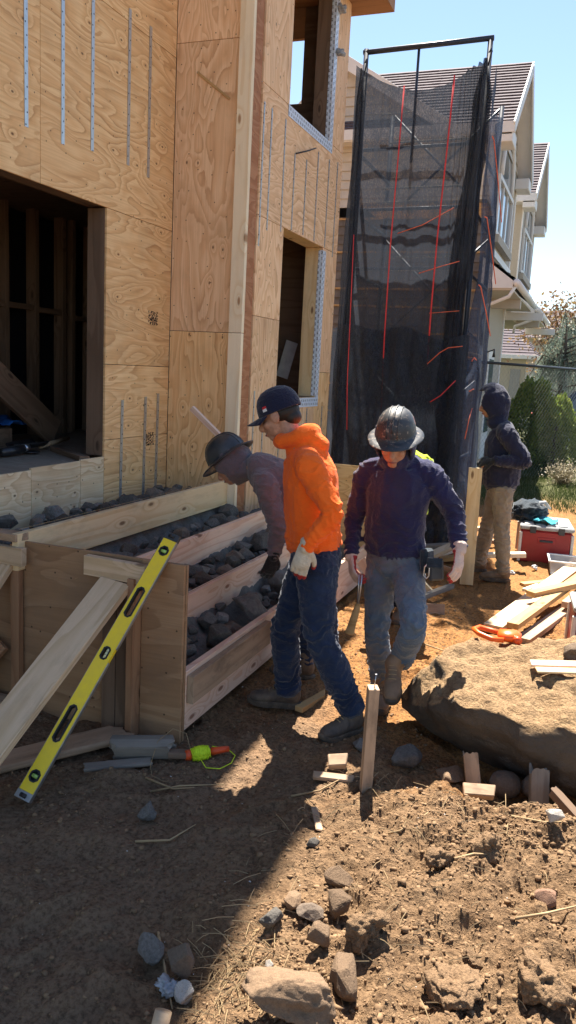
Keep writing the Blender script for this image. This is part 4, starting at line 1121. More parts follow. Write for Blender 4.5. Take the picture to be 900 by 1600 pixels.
# heap of offcuts between the scaffold and the hooded worker with the post
rr = random.Random(12)
HE = [((-1.45, 7.6), (-1.0, 8.6), 'wood_white', 'pale board on top of the offcut heap behind the walking worker'),
      ((-1.55, 8.0), (-0.95, 8.3), 'wood_grey', 'grey board across the offcut heap behind the walking worker'),
      ((-1.35, 7.2), (-1.12, 8.0), 'wood_tan', 'tan board at the near end of the offcut heap'),
      ((-1.6, 8.6), (-0.8, 8.9), 'wood_dirty', 'muddy board at the far end of the offcut heap'),
      ((-1.25, 7.8), (-0.85, 8.0), 'wood_orange', 'orange offcut at the right end of the offcut heap'),
      ((-1.5, 9.2), (-0.75, 9.4), 'wood_yellow', 'yellow board lying behind the offcut heap'),
      ((-0.95, 7.75), (-0.45, 7.85), 'wood_white', 'pale board on the dirt behind the hooded worker with the post'),
      ((-1.25, 7.05), (-1.0, 7.25), 'wood_red', 'short red brown offcut in front of the heap')]
for k, (a, c, m, lab) in enumerate(HE):
    lie('timber', a, c, 0.10, 0.04, m, lab, 0.03 + 0.045 * (k % 4), 0.05 + 0.04 * ((k + 1) % 4))

# ------------------------------------------------------------------ toolboxes and bins
def toolbox(loc, rz, sx, sy, sz, label, lid=True):
    t = empty('toolbox', loc, label, 'toolbox', None, rz)
    T = WM[t]
    def b(name, x0, x1, y0, y1, z0, z1, mat, parent=t, bev=0.008):
        me = chamfer_box(name, x1 - x0, y1 - y0, z1 - z0, min(bev, 0.3 * min(x1 - x0, y1 - y0, z1 - z0)))
        return add_obj(name, me, M_[mat], parent, T @ Matrix.Translation(((x0 + x1) / 2, (y0 + y1) / 2, (z0 + z1) / 2)))
    hx, hy = sx / 2, sy / 2
    body = b('body', -hx, hx, -hy, hy, 0, sz, 'red_plastic', bev=0.02)
    for s in (-1, 1):
        b('corner_strip', s * hx - 0.014, s * hx + 0.014, -hy - 0.006, -hy + 0.03, 0.01, sz * 0.92, 'pale_plastic', body, 0.004)
        b('corner_strip', s * hx - 0.014, s * hx + 0.014, hy - 0.03, hy + 0.006, 0.01, sz * 0.92, 'pale_plastic', body, 0.004)
    b('handle_recess', -hx * 0.35, hx * 0.35, -hy - 0.004, -hy + 0.01, sz * 0.62, sz * 0.80, 'red_plastic', body, 0.004)
    h = b('handle', -hx * 0.26, hx * 0.26, -hy - 0.02, -hy - 0.003, sz * 0.66, sz * 0.72, 'dark_plastic', t, 0.006)
    for k in range(4):
        b('rib', hx - 0.004, hx + 0.008, -hy * 0.6 + k * hy * 0.38, -hy * 0.6 + k * hy * 0.38 + 0.02, 0.03, sz * 0.9, 'red_plastic', body, 0.003)
    lid_ = b('lid', -hx - 0.012, hx + 0.012, -hy - 0.012, hy + 0.012, sz + 0.001, sz + 0.045, 'grey_plastic', t, 0.012)
    for i in range(4):
        for j in range(3):
            x0 = -hx + 0.03 + i * (sx - 0.06) / 4; y0 = -hy + 0.03 + j * (sy - 0.06) / 3
            b('lid_pad', x0, x0 + (sx - 0.06) / 4 - 0.02, y0, y0 + (sy - 0.06) / 3 - 0.02, sz + 0.0455, sz + 0.056, 'pale_plastic' if (i + j) % 2 == 0 else 'grey_plastic', lid_, 0.003)
    for s in (-0.55, 0.55):
        b('latch', s * hx - 0.03, s * hx + 0.03, -hy - 0.022, -hy - 0.010, sz - 0.03, sz + 0.04, 'dark_plastic', lid_, 0.004)
    return t
toolbox((-0.33, 8.62, 0.0), 0.12, 0.50, 0.62, 0.34, 'red toolbox with grey ribbed lid under a dark bag')
bag = empty('tool_bag', (-0.52, 8.72, 0.40), 'dark bag with pale strap lying on the red toolbox', 'bag')
v, f = rock_arrays(91, 4, (0.17, 0.24, 0.10), 3, 0.35)
add_obj('body', soup_mesh('body', v, f, True), M_['bag'], bag, Matrix.Translation((-0.50, 8.70, 0.47)))
tube('strap', [(-0.52, 8.55, 0.46), (-0.46, 8.58, 0.56), (-0.36, 8.66, 0.58), (-0.31, 8.80, 0.50)], [0.014, 0.02, 0.02, 0.014], M_['bag_pale'], bag, 8)
sheet('teal_glove', -0.46, -0.22, 8.34, 8.62, 0.402, 0.03, M_['teal_cloth'], 'teal work gloves spread on the toolbox lid', 'gloves', 8, 14, 14)
toolbox((0.20, 5.70, 0.0), 0.1, 0.36, 0.4, 0.31, 'second red toolbox cut off by the right edge')
binb = empty('storage_bin', (-0.02, 8.05, 0.0), 'cloudy clear plastic bin at the right edge beside the red toolbox', 'bin', None, 0.1)
def binmesh(lx, ly, h, t=0.006):
    a = [(-lx * .46, -ly * .46, 0), (lx * .46, -ly * .46, 0), (lx * .46, ly * .46, 0), (-lx * .46, ly * .46, 0), (-lx / 2, -ly / 2, h), (lx / 2, -ly / 2, h), (lx / 2, ly / 2, h), (-lx / 2, ly / 2, h)]
    return mesh_from('bin', a, [(3, 2, 1, 0), (0, 1, 5, 4), (1, 2, 6, 5), (2, 3, 7, 6), (3, 0, 4, 7)])
o = add_obj('tub', binmesh(0.44, 0.34, 0.13), M_['clear'], binb, WM[binb] @ Matrix.Translation((0, 0, 0.004)))
o.modifiers.new('thick', 'SOLIDIFY').thickness = 0.004
for s in (-1, 1):
    add_obj('rim', chamfer_box('rim', 0.47, 0.018, 0.016, 0.004), M_['white_litter'], binb, WM[binb] @ Matrix.Translation((0, s * 0.172, 0.135)))
    add_obj('rim', chamfer_box('rim', 0.018, 0.325, 0.016, 0.004), M_['white_litter'], binb, WM[binb] @ Matrix.Translation((s * 0.222, 0, 0.135)))

# ------------------------------------------------------------------ scaffold with debris netting
sc = empty('scaffold', (-1.95, 9.0, 0.0), 'pipe scaffold standing between the two houses behind black netting', 'scaffold')
SX0, SX1, SY0, SY1, SZ = -2.56, -1.315, 8.52, 9.75, 5.06
for x in (SX0, SX1):
    for y in (SY0, SY1):
        tube('upright', [(x, y, 0.0), (x, y, SZ if y == SY0 else SZ - 0.25)], 0.026, M_['pipe'], sc, 10)
tube('top_rail', [(SX0 - 0.03, SY0, SZ - 0.03), (SX1 + 0.03, SY0, SZ + 0.0)], 0.026, M_['pipe'], sc, 10)
tube('middle_post', [(-2.02, SY0 + 0.02, 3.95), (-2.02, SY0 + 0.02, SZ - 0.02)], 0.014, M_['pipe'], sc, 8)
for z in (1.0, 1.95, 2.9, 3.5, 4.1):
    tube('ledger', [(SX0, SY0 + 0.05, z), (SX1, SY0 + 0.05, z + 0.02)], 0.018, M_['pipe'], sc, 8)
    for x in (SX0, SX1):
        tube('transom', [(x, SY0, z - 0.06), (x, SY1, z - 0.06)], 0.02, M_['pipe'], sc, 8)
for z in (0.6, 2.2, 3.6):
    tube('cross_brace', [(SX0, SY1, z), (SX1, SY1, z + 1.2)], 0.015, M_['pipe'], sc, 6)
    tube('cross_brace', [(SX1, SY1, z), (SX0, SY1, z + 1.2)], 0.015, M_['pipe'], sc, 6)
for z in (2.05, 3.62):
    for k in range(3):
        board('walk_board', (SX0 - 0.05, SY0 + 0.45 + 0.24 * k, z), (SX1 + 0.05, SY0 + 0.45 + 0.24 * k, z + 0.01), 0.22, 0.04, (0, 0, 1), M_['wood_tan'], sc)
# thin pale laths that show through the net
for x0, x1, z in ((-2.38, -2.05, 4.45), (-2.28, -1.40, 4.17), (-2.32, -1.50, 3.72), (-2.30, -1.85, 3.58), (-2.2, -1.45, 3.03), (-2.2, -1.5, 2.90), (-1.85, -1.4, 2.02)):
    board('lath', (x0, SY0 + 0.10, z), (x1, SY0 + 0.10, z + 0.01), 0.022, 0.01, (0, -1, 0), M_['wood_white'], sc)

def net_mat(name, cover, col, scale):
    b = NB(name)
    b.t.nodes.remove(b.b)
    d = b.n('ShaderNodeBsdfDiffuse', {'Color': (*col, 1)})
    tl = b.n('ShaderNodeBsdfTranslucent', {'Color': (*[c * 1.3 for c in col], 1)})
    ms = b.n('ShaderNodeMixShader', {0: 0.3, 1: d.outputs[0], 2: tl.outputs[0]})
    tr = b.n('ShaderNodeBsdfTransparent')
    v = b.coords('Object')
    n = b.noise(v, 6.0, 5.0, 0.65)
    fine = b.noise(v, scale, 1.0, 0.5)
    midn = b.noise(b.coords('Object', (1, 1, 0.45)), 70.0, 3.0, 0.7)
    fine = b.math('ADD', fine, b.math('MULTIPLY', b.math('SUBTRACT', midn, 0.5), 1.1))
    a = b.math('ADD', cover, b.math('ADD', b.math('MULTIPLY', b.math('SUBTRACT', n, 0.5), 0.30), b.math('MULTIPLY', b.math('SUBTRACT', fine, 0.5), 0.5)), clamp=True)
    mx = b.n('ShaderNodeMixShader', {0: a, 1: tr.outputs[0], 2: ms.outputs[0]})
    b.t.links.new(mx.outputs[0], b.out.inputs[0])
    return b.m
M_['net'] = net_mat('black debris net', 0.87, (0.042, 0.050, 0.066), 260.0)
M_['net_dense'] = net_mat('bunched debris net', 0.62, (0.040, 0.046, 0.060), 260.0)
M_['net_side'] = net_mat('blue black side net', 0.80, (0.05, 0.065, 0.10), 260.0)
M_['red_cord'] = plain('red cord', (0.80, 0.05, 0.05), 0.6, nscale=20, bump=0)
M_['orange_cord'] = plain('orange cord', (0.85, 0.16, 0.07), 0.6, nscale=20, bump=0)
net = empty('debris_netting', (-1.95, 8.45, 0.0), 'black debris netting with red cords hung over the scaffold', 'netting')
def net_panel(name, fn, nu, nv, mat):
    u = np.linspace(0, 1, nu); w = np.linspace(0, 1, nv)
    U, W_ = np.meshgrid(u, w, indexing='ij')
    return add_obj(name, grid_mesh(name, fn(U, W_)), mat, net)
def front(U, W_):
    top = 4.86 - 0.30 * 4 * U * (1 - U) * (0.7 + 0.3 * U) 
    z = 0.02 + (top - 0.02) * W_
    x = (SX0 - 0.05) + (SX1 - SX0 + 0.04) * U
    x = x - 0.05 * np.sin(W_ * 6) * (1 - U) * (1 - W_)
    pl = np.stack([U * 9, W_ * 2.2, U * 0], -1)
    amp = 0.022 + 0.05 * sstep(0.72, 0.95, U) + 0.04 * sstep(0.18, 0.0, U)
    y = SY0 - 0.10 + amp * fbm(pl, 3, 41) + (0.05 * sstep(0.78, 0.98, U)) * np.sin(U * 160 + 3 * W_)
    y = y - 0.06 * np.sin(np.pi * U) * np.sin(np.pi * W_)
    return np.stack([x, y, z], -1)
net_panel('net_sheet', front, 170, 90, M_['net'])
def corner(U, W_):
    z = 0.01 + 4.83 * W_
    a = U * 2 * np.pi * 1.0
    r = 0.045 + 0.035 * (1 - W_) ** 0.7 + 0.02 * np.sin(a * 5 + W_ * 4)
    cx = SX1 - 0.10 * (1 - W_) - 0.02 + 0.02 * np.sin(W_ * 9); cy = SY0 - 0.12
    pl = np.stack([np.cos(a) * 2, np.sin(a) * 2, W_ * 6], -1)
    r = r * (1 + 0.45 * fbm(pl, 3, 12))
    r = r * (0.25 + 0.75 * sstep(1.0, 0.93, W_))
    return np.stack([cx + r * np.cos(a) * 1.25, cy + r * np.sin(a), z], -1)
net_panel('net_bundle', corner, 60, 90, M_['net_dense'])
def lcorner(U, W_):
    P = corner(U, W_)
    P[..., 0] = (P[..., 0] - SX1) * 0.42 + SX0 + 0.0 - 0.0
    return P
net_panel('net_bundle', lcorner, 48, 80, M_['net_dense'])
def side(U, W_):
    z = 0.01 + (4.80 - 0.35 * sstep(0.0, 0.4, U)) * W_
    y = SY0 - 0.08 + 1.35 * U * (0.55 + 0.45 * sstep(1.0, 0.8, W_))
    pl = np.stack([U * 4, W_ * 5, U * 0 + 3], -1)
    x = SX1 + 0.05 + 0.05 * fbm(pl, 3, 19) + 0.05 * np.sin(np.pi * U)
    return np.stack([x, y, z], -1)
net_panel('net_sheet', side, 50, 90, M_['net_side'])
def lower(U, W_):   # a second layer hanging over the lower part
    z = 0.05 + (2.20 + 0.03 * np.sin(U * 14) + 0.04 * np.sin(U * 5)) * W_
    x = SX0 - 0.12 + (SX1 - SX0 + 0.2) * U
    pl = np.stack([U * 8, W_ * 3, U * 0 + 8], -1)
    y = SY0 - 0.20 + 0.05 * fbm(pl, 3, 23)
    return np.stack([x, y, z], -1)
net_panel('net_sheet', lower, 110, 60, M_['net'])
# red cords: (x, z) points on the net face
def cord(pts, r, mat, y=SY0 - 0.20):
    tube('cord', [(x, y, z) for x, z in pts], r, M_[mat], net, 6)
cord([(-2.09, 4.62), (-2.10, 3.9), (-2.115, 3.1), (-2.11, 2.2), (-2.09, 1.4)], 0.0065, 'red_cord')
cord([(-1.60, 4.68), (-1.615, 4.0), (-1.64, 3.2), (-1.645, 2.5), (-1.64, 1.9)], 0.008, 'red_cord')
cord([(-2.49, 3.2), (-2.475, 2.5), (-2.46, 1.7), (-2.43, 1.2)], 0.004, 'red_cord', SY0 - 0.27)
cord([(-2.05, 3.22), (-1.8, 3.30), (-1.50, 3.46)], 0.0045, 'orange_cord')
cord([(-1.80, 2.83), (-1.58, 2.90), (-1.40, 2.95)], 0.0045, 'orange_cord')
cord([(-1.66, 2.44), (-1.36, 2.47)], 0.0035, 'orange_cord')
cord([(-1.62, 1.93), (-1.50, 2.05), (-1.42, 2.10), (-1.28, 2.12)], 0.0045, 'orange_cord', SY0 - 0.30)
cord([(-1.56, 1.55), (-1.46, 1.62), (-1.32, 1.78)], 0.005, 'red_cord', SY0 - 0.30)
def scord(pts, mat='orange_cord', r=0.0055):
    tube('cord', [(SX1 + 0.13, y, z) for y, z in pts], r, M_[mat], net, 6)
scord([(8.30, 4.10), (8.42, 4.10), (9.0, 3.85), (9.6, 3.55)])
scord([(8.28, 3.36), (8.42, 3.38), (9.0, 3.15), (9.6, 2.88)])
scord([(8.28, 2.72), (8.42, 2.72), (9.0, 2.52), (9.55, 2.3)])
scord([(8.28, 1.98), (8.42, 2.02), (8.6, 2.0)])
scord([(8.30, 1.68), (8.5, 1.70), (8.6, 1.70)])
scord([(8.28, 1.2), (8.46, 1.4), (8.6, 1.5)])
for x in (SX0, SX1):
    tube('hook', [(x, SY0 - 0.03, 4.80), (x + 0.03, SY0 - 0.06, 4.92), (x + 0.02, SY0 - 0.04, 4.95), (x - 0.02, SY0, 4.9)], 0.009, M_['pipe'], net, 6)

# ------------------------------------------------------------------ neighbouring houses
def siding_mat():
    b = NB('cream siding')
    n = b.noise(b.coords('Object', (1, 1, 1), rand=9), 5.0, 4.0)
    c = b.mix(b.ramp(n, [(0.3, 0.0), (0.7, 1.0)]), (0.55, 0.50, 0.43), (0.47, 0.425, 0.36))
    return b.set(col=c, rough=0.65)
M_['siding'] = siding_mat()
M_['siding_dark'] = plain('dark grey brown siding', (0.17, 0.145, 0.125), 0.8, nscale=7, c2=(0.10, 0.085, 0.075), bump=0.2)
M_['stucco'] = plain('beige stucco', (0.47, 0.42, 0.345), 0.85, nscale=60, c2=(0.40, 0.355, 0.285), bump=0.3)
M_['trim'] = plain('white trim', (0.74, 0.73, 0.71), 0.55, nscale=4, amt=0.08, bump=0)
M_['gutter'] = plain('white gutter', (0.78, 0.78, 0.78), 0.4, nscale=4, amt=0.06, bump=0)
M_['shingle'] = plain('brown grey shingle', (0.135, 0.105, 0.12), 0.9, nscale=26, c2=(0.07, 0.055, 0.066), bump=0.4)
M_['shingle_dark'] = plain('dark slate shingle', (0.05, 0.055, 0.065), 0.8, nscale=26, c2=(0.03, 0.033, 0.04), bump=0.4)
M_['glass'] = plain('window glass', (0.10, 0.14, 0.17), 0.06, spec=0.9, nscale=1, amt=0.1, bump=0)
def shingle_slope(name, parent, e0, e1, r0, r1, n, mat):
    """stepped courses between an eave line e0-e1 and a ridge line r0-r1"""
    e0, e1, r0, r1 = map(V, (e0, e1, r0, r1))
    nrm = (e1 - e0).cross(r0 - e0).normalized()
    if nrm.z < 0: nrm = -nrm
    vs, fs = [], []
    segs = 26
    rnd = random.Random(n)
    for k in range(n):
        a, c = k / n, min(1.0, (k + 1.12) / n)
        for s in range(segs):
            u0, u1 = s / segs, (s + 1) / segs
            j = 0.004 * rnd.random()
            def P(u, t, h): return e0.lerp(e1, u).lerp(r0.lerp(r1, u), t) + nrm * h
            o = len(vs)
            vs += [P(u0, a, 0.030 + j), P(u1, a, 0.030 + j), P(u1, c, 0.006), P(u0, c, 0.006), P(u0, a, -0.01), P(u1, a, -0.01)]
            fs += [(o, o + 1, o + 2, o + 3), (o + 4, o + 5, o + 1, o)]
    o = len(vs)
    vs += [e0 - nrm * 0.02, e1 - nrm * 0.02, r1 - nrm * 0.02, r0 - nrm * 0.02]
    fs.append((o, o + 3, o + 2, o + 1))
    return add_obj(name, mesh_from(name, vs, fs), mat, parent)

def clad(parent, y, x0, x1, z0, z1, step, mat, gable=None):
    """horizontal lap boards on a wall looking to -y; gable(z) -> (x0, x1) limits"""
    z = z0
    me_cache = {}
    while z < z1:
        a, b2 = (x0, x1) if gable is None else gable(z + step / 2)
        if b2 - a > 0.1:
            key = round(b2 - a, 3)
            if key not in me_cache: me_cache[key] = chamfer_box('siding_board', b2 - a, step * 1.06, 0.014, 0)
            add_obj('siding_board', me_cache[key], mat, parent, frame((1, 0, 0), (0, -1, 0.16), ((a + b2) / 2, y - 0.012, z + step / 2)))
        z += step
def clad_x(parent, x, y0, y1, z0, z1, step, mat, lim=None):
    z = z0
    while z < z1:
        a, b2 = (y0, y1) if lim is None else lim(z + step / 2)
        if b2 - a > 0.1:
            add_obj('siding_board', chamfer_box('siding_board', b2 - a, step * 1.06, 0.014, 0), mat, parent, frame((0, 1, 0), (1, 0, 0.16), (x + 0.012, (a + b2) / 2, z + step / 2)))
        z += step

def window_x(parent, x, y0, y1, z0, z1, arch=False, mull=1):
    """window in a wall that looks to +x"""
    w = box('window', (x - 0.02, y0, z0), (x + 0.012, y1, z1), M_['glass'], parent, 0)
    t = 0.075
    board('frame', (x + 0.03, y0, z0 - t / 2), (x + 0.03, y1, z0 - t / 2), t, 0.05, (1, 0, 0), M_['trim'], w)
    board('frame', (x + 0.03, y0, z1 + t / 2), (x + 0.03, y1, z1 + t / 2), t, 0.05, (1, 0, 0), M_['trim'], w)
    board('frame', (x + 0.031, y0 - t / 2, z0 - t), (x + 0.031, y0 - t / 2, z1 + t), t, 0.05, (1, 0, 0), M_['trim'], w)
    board('frame', (x + 0.031, y1 + t / 2, z0 - t), (x + 0.031, y1 + t / 2, z1 + t), t, 0.05, (1, 0, 0), M_['trim'], w)
    for k in range(mull):
        y = y0 + (y1 - y0) * (k + 1) / (mull + 1)
        board('mullion', (x + 0.022, y, z0), (x + 0.022, y, z1), 0.06, 0.03, (1, 0, 0), M_['trim'], w)
    board('sill', (x + 0.06, y0 - 0.12, z0 - 0.16), (x + 0.06, y1 + 0.12, z0 - 0.16), 0.14, 0.11, (1, 0, 0), M_['stucco'], w)
    if arch:
        yc = (y0 + y1) / 2; r = (y1 - y0) * 0.42
        pts = [(x + 0.03, yc + r * math.cos(a), z1 + 0.1 + r * math.sin(a)) for a in np.linspace(0, math.pi, 15)]
        tube('arch_trim', pts, 0.045, M_['trim'], w, 6)
        vs = [(x + 0.014, yc, z1 + 0.1)] + [(x + 0.014, p[1], p[2]) for p in pts]
        add_obj('arch_pane', mesh_from('arch_pane', vs, [(0, k, k + 1) for k in range(1, 15)]), M_['glass'], w)
    return w

def townhouse(dy, label, roof, first):
    h = empty('neighbour_house', (-4.0, 16.0 + dy, 0.0), label, 'house')
    XH, Y0, Y1, xl = -1.97, 14.35 + dy, 17.85 + dy, -5.3
    xg, ye0, yr, ye1, zr, ze = -1.68, 14.02 + dy, 15.98 + dy, 17.95 + dy, 7.45, 5.90
    wl = box('wall', (-7.5, Y0, 0 if first else 3.2), (XH, Y1, 5.85), M_['stucco'], h, 0)
    if not first: box('wall', (-7.5, Y0 + 0.01, 0), (-3.6, Y1 - 0.01, 3.19), M_['stucco'], h, 0)
    # gable triangle towards the street
    vs = [(XH + 0.002, Y0, 5.85), (XH + 0.002, Y1, 5.85), (XH + 0.002, yr, zr - 0.12), (XH - 0.1, Y0, 5.85), (XH - 0.1, Y1, 5.85), (XH - 0.1, yr, zr - 0.12)]
    gw = add_obj('gable', mesh_from('gable', vs, [(0, 1, 2), (5, 4, 3), (0, 3, 4, 1), (1, 4, 5, 2), (2, 5, 3, 0)]), M_['siding'], h)
    clad_x(gw, XH + 0.004, Y0, Y1, 5.9, zr - 0.2, 0.15, M_['siding'], lambda z: (yr - (yr - Y0) * (1 - (z + 0.06 - 5.85) / (zr - 5.97)), yr + (Y1 - yr) * (1 - (z + 0.06 - 5.85) / (zr - 5.97))))
    rf = shingle_slope('roof', h, (xl, ye0, ze), (xg, ye0, ze), (xl, yr, zr), (xg, yr, zr), 20, roof)
    shingle_slope('roof', h, (xg, ye1, ze), (xl, ye1, ze), (xg, yr, zr), (xl, yr, zr), 20, roof)
    # rake boards and soffits
    for ya in (ye0, ye1):
        board('rake_board', (xg + 0.012, ya, ze - 0.09), (xg + 0.012, yr, zr - 0.09), 0.19, 0.025, (1, 0, 0), M_['trim'], h)
        ms = 1 if ya == ye0 else -1
        board('rake_soffit', ((XH + xg) / 2 + 0.01, ya, ze - 0.075), ((XH + xg) / 2 + 0.01, yr, zr - 0.075), xg - XH + 0.01, 0.02, (0, -ms * 0.6, -0.8), M_['trim'], h)
        board('fascia', (-7.6, ya - ms * 0.012, ze - 0.08), (xg + 0.02, ya - ms * 0.012, ze - 0.08), 0.17, 0.022, (0, -1, 0), M_['trim'], h)
        lo, hi = (ya, Y0 - 0.002) if ms > 0 else (Y1 + 0.002, ya)
        box('soffit', (-7.6, lo, ze - 0.185), (xg - 0.02, hi, ze - 0.165), M_['trim'], h, 0)
        # cornice return at the gable foot
        box('cornice_return', (XH + 0.02, min(ya, ya + ms * 0.55), ze - 0.30), (xg + 0.0, max(ya, ya + ms * 0.55), ze - 0.10), M_['trim'], h, 0.01)
    window_x(h, XH, 14.95 + dy, 17.05 + dy, 4.40, 5.25, True, 2)
    board('band', (XH + 0.02, Y0, 4.02), (XH + 0.02, Y1, 4.02), 0.12, 0.05, (1, 0, 0), M_['trim'], h)
    board('corner_board', (XH + 0.012, Y0 + 0.06, 0.1 if first else 3.21), (XH + 0.012, Y0 + 0.06, 5.8), 0.12, 0.03, (1, 0, 0), M_['trim'], h)
    board('corner_board', (XH + 0.012, Y1 - 0.06, 0.1 if first else 3.21), (XH + 0.012, Y1 - 0.06, 5.8), 0.12, 0.03, (1, 0, 0), M_['trim'], h)
    # lean-to porch roof
    p0, p1, xo = 14.0 + dy, 18.2 + dy, -1.45
    shingle_slope('porch_roof', h, (xo, p0, 3.46), (xo, p1, 3.46), (XH, p0, 3.83), (XH, p1, 3.83), 6, M_['shingle_dark'])
    vs = [(XH, p0, 3.80), (xo, p0, 3.43), (xo, p0, 3.31), (XH, p0, 3.31), (XH, p0 + 0.03, 3.80), (xo, p0 + 0.03, 3.43), (xo, p0 + 0.03, 3.31), (XH, p0 + 0.03, 3.31)]
    add_obj('porch_end', mesh_from('porch_end', vs, [(0, 3, 2, 1), (4, 5, 6, 7), (0, 1, 5, 4), (1, 2, 6, 5), (2, 3, 7, 6), (3, 0, 4, 7)]), M_['trim'], h)
    box('porch_soffit', (XH, p0 + 0.031, 3.28), (xo, p1, 3.31), M_['siding'], h, 0)
    g = tube('gutter', [(xo + 0.06, p0 - 0.02, 3.40), (xo + 0.06, p1, 3.39)], 0.062, M_['gutter'], h, 10)
    tube('downspout', [(xo + 0.04, p0 + 0.05, 3.36), (xo - 0.05, p0 + 0.04, 3.18), (XH + 0.08, p0 + 0.36, 3.06), (XH + 0.06, p0 + 0.40, 2.9)], 0.03, M_['gutter'], g, 8)
    box('porch_beam', (XH, p0 + 1.6, 3.12), (xo + 0.0, p0 + 1.75, 3.279), M_['siding'], h, 0)
    box('porch_beam', (XH, p1 - 0.02, 3.10), (xo + 0.25, p1 + 0.10, 3.26), M_['trim'], h, 0)
    if not first: return h, wl
    # entrance
    d = box('door', (XH, 15.7 + dy, 0.3), (XH + 0.03, 16.6 + dy, 2.35), M_['trim'], h)
    box('pane', (XH + 0.03, 15.85 + dy, 0.8), (XH + 0.045, 16.45 + dy, 2.2), M_['glass'], d, 0)
    box('handle', (XH + 0.03, 16.5 + dy, 1.25), (XH + 0.09, 16.54 + dy, 1.32), M_['dark_metal'], d)
    lm = tube('wall_lamp', [(XH + 0.02, 15.35 + dy, 2.30), (XH + 0.16, 15.35 + dy, 2.36), (XH + 0.16, 15.35 + dy, 2.22)], [0.012, 0.018, 0.03], M_['dark_metal'], h, 8)
    return h, wl
h1, w1 = townhouse(0.0, 'cream neighbour house with brown shingled gable right behind the scaffold', M_['shingle'], True)
clad(w1, 14.35, -7.4, -1.99, 0.2, 4.54, 0.155, M_['siding_dark'])  # lower boards get a darker grey brown than the upper ones
clad(w1, 14.35, -7.4, -1.99, 4.54, 5.7, 0.155, M_['siding'])
for z in (4.50, 3.93, 3.3, 3.0, 2.55, 1.6, 1.1):
    board('lath', (-7.3, 14.315, z), (-2.0, 14.315, z), 0.035, 0.012, (0, -1, 0), M_['wood_orange'], w1)
# side gable that rises over the lap siding, left end of the first house
pk, rkx = -4.85, -2.6
vs = [(-6.2, 14.30, 5.75), (rkx, 14.30, 5.75), (pk, 14.30, 7.15), (-6.2, 14.42, 5.75), (rkx, 14.42, 5.75), (pk, 14.42, 7.15)]
sgw = add_obj('side_gable', mesh_from('side_gable', vs, [(0, 1, 2), (5, 4, 3), (0, 3, 4, 1), (1, 4, 5, 2), (2, 5, 3, 0)]), M_['siding'], h1)
clad(sgw, 14.30, -9, rkx, 5.75, 7.0, 0.155, M_['siding'], lambda z: (-6.2 + (z + 0.09 - 5.75) * 0.96, rkx - (z + 0.09 - 5.75) * (rkx - pk) / 1.4))
board('rake_board', (rkx + 0.12, 14.02, 5.72), (pk, 14.02, 7.17), 0.2, 0.03, (0, -1, 0), M_['trim'], h1)
board('rake_soffit', (rkx + 0.10, 14.16, 5.67), (pk, 14.16, 7.12), 0.28, 0.02, (0.5, 0, -1), M_['trim'], h1)
townhouse(5.15, 'second cream townhouse with the same gable further down the street', M_['shingle'], False)
# far hip-roofed house
fh = empty('far_house', (-3.4, 37, 0), 'small far house with grey hip roof beyond the porch', 'house')
box('wall', (-5.5, 34.6, 0), (-2.75, 38.4, 2.85), M_['stucco'], fh, 0)
e = [(-5.9, 34.2, 2.85), (-2.35, 34.2, 2.85), (-2.35, 38.8, 2.85), (-5.9, 38.8, 2.85)]
shingle_slope('roof', fh, e[0], e[1], (-4.6, 36.2, 4.25), (-3.5, 36.2, 4.25), 12, M_['shingle'])
shingle_slope('roof', fh, e[1], e[2], (-3.5, 36.2, 4.25), (-3.5, 36.8, 4.25), 12, M_['shingle'])
board('fascia', (-5.9, 34.18, 2.80), (-2.33, 34.18, 2.80), 0.16, 0.03, (0, -1, 0), M_['trim'], fh)
board('fascia', (-2.33, 34.2, 2.80), (-2.33, 38.8, 2.80), 0.16, 0.03, (1, 0, 0), M_['trim'], fh)
fw_ = box('window', (-3.35, 34.58, 1.1), (-2.95, 34.60, 2.3), M_['glass'], fh, 0)
fh2 = empty('far_house', (-3.4, 52, 0), 'long grey roof of the farthest house above the hip roof', 'house')
box('wall', (-9, 50.5, 0), (-2.0, 56, 4.4), M_['stucco'], fh2, 0)
shingle_slope('roof', fh2, (-9.4, 50.0, 4.4), (-1.6, 50.0, 4.4), (-9.4, 53, 6.2), (-1.6, 53, 6.2), 12, M_['shingle'])

# ------------------------------------------------------------------ chain-link fence
fn = empty('chain_link_fence', (-1.2, 15.4, 0), 'chain-link fence with black top rail across the far yard', 'fence')
FA, FB = V((-2.05, 13.9, 0)), V((0.35, 18.3, 0))
fd = (FB - FA); FL = fd.length; fd.normalize()
FZ = 2.1
M_['fence_rail'] = plain('black fence rail', (0.02, 0.022, 0.025), 0.4, nscale=20)
M_['wire'] = plain('galvanised wire', (0.22, 0.24, 0.25), 0.45, metal=0.5, nscale=20, bump=0)
tube('top_rail', [FA + V((0, 0, FZ)), FB + V((0, 0, FZ))], 0.024, M_['fence_rail'], fn, 8)
for t in (0.0, 0.94):
    p = FA + fd * FL * t
    tube('post', [p, p + V((0, 0, FZ + 0.02))], 0.03, M_['fence_rail'], fn, 8)
vs, fs = [], []
nd = 0.105
k = -int(FZ / nd)
r_ = 0.0013
def wire(a, b):
    o = len(vs)
    d = (b - a).normalized(); s = d.cross(V((fd.y, -fd.x, 0))).normalized() * r_; q = V((fd.y, -fd.x, 0)) * r_
    for c in (a, b): vs.extend([c + s, c + q, c - s - q])
    fs.extend([(o, o + 1, o + 4, o + 3), (o + 1, o + 2, o + 5, o + 4), (o + 2, o, o + 3, o + 5)])
n_w = int((FL + FZ) / nd)
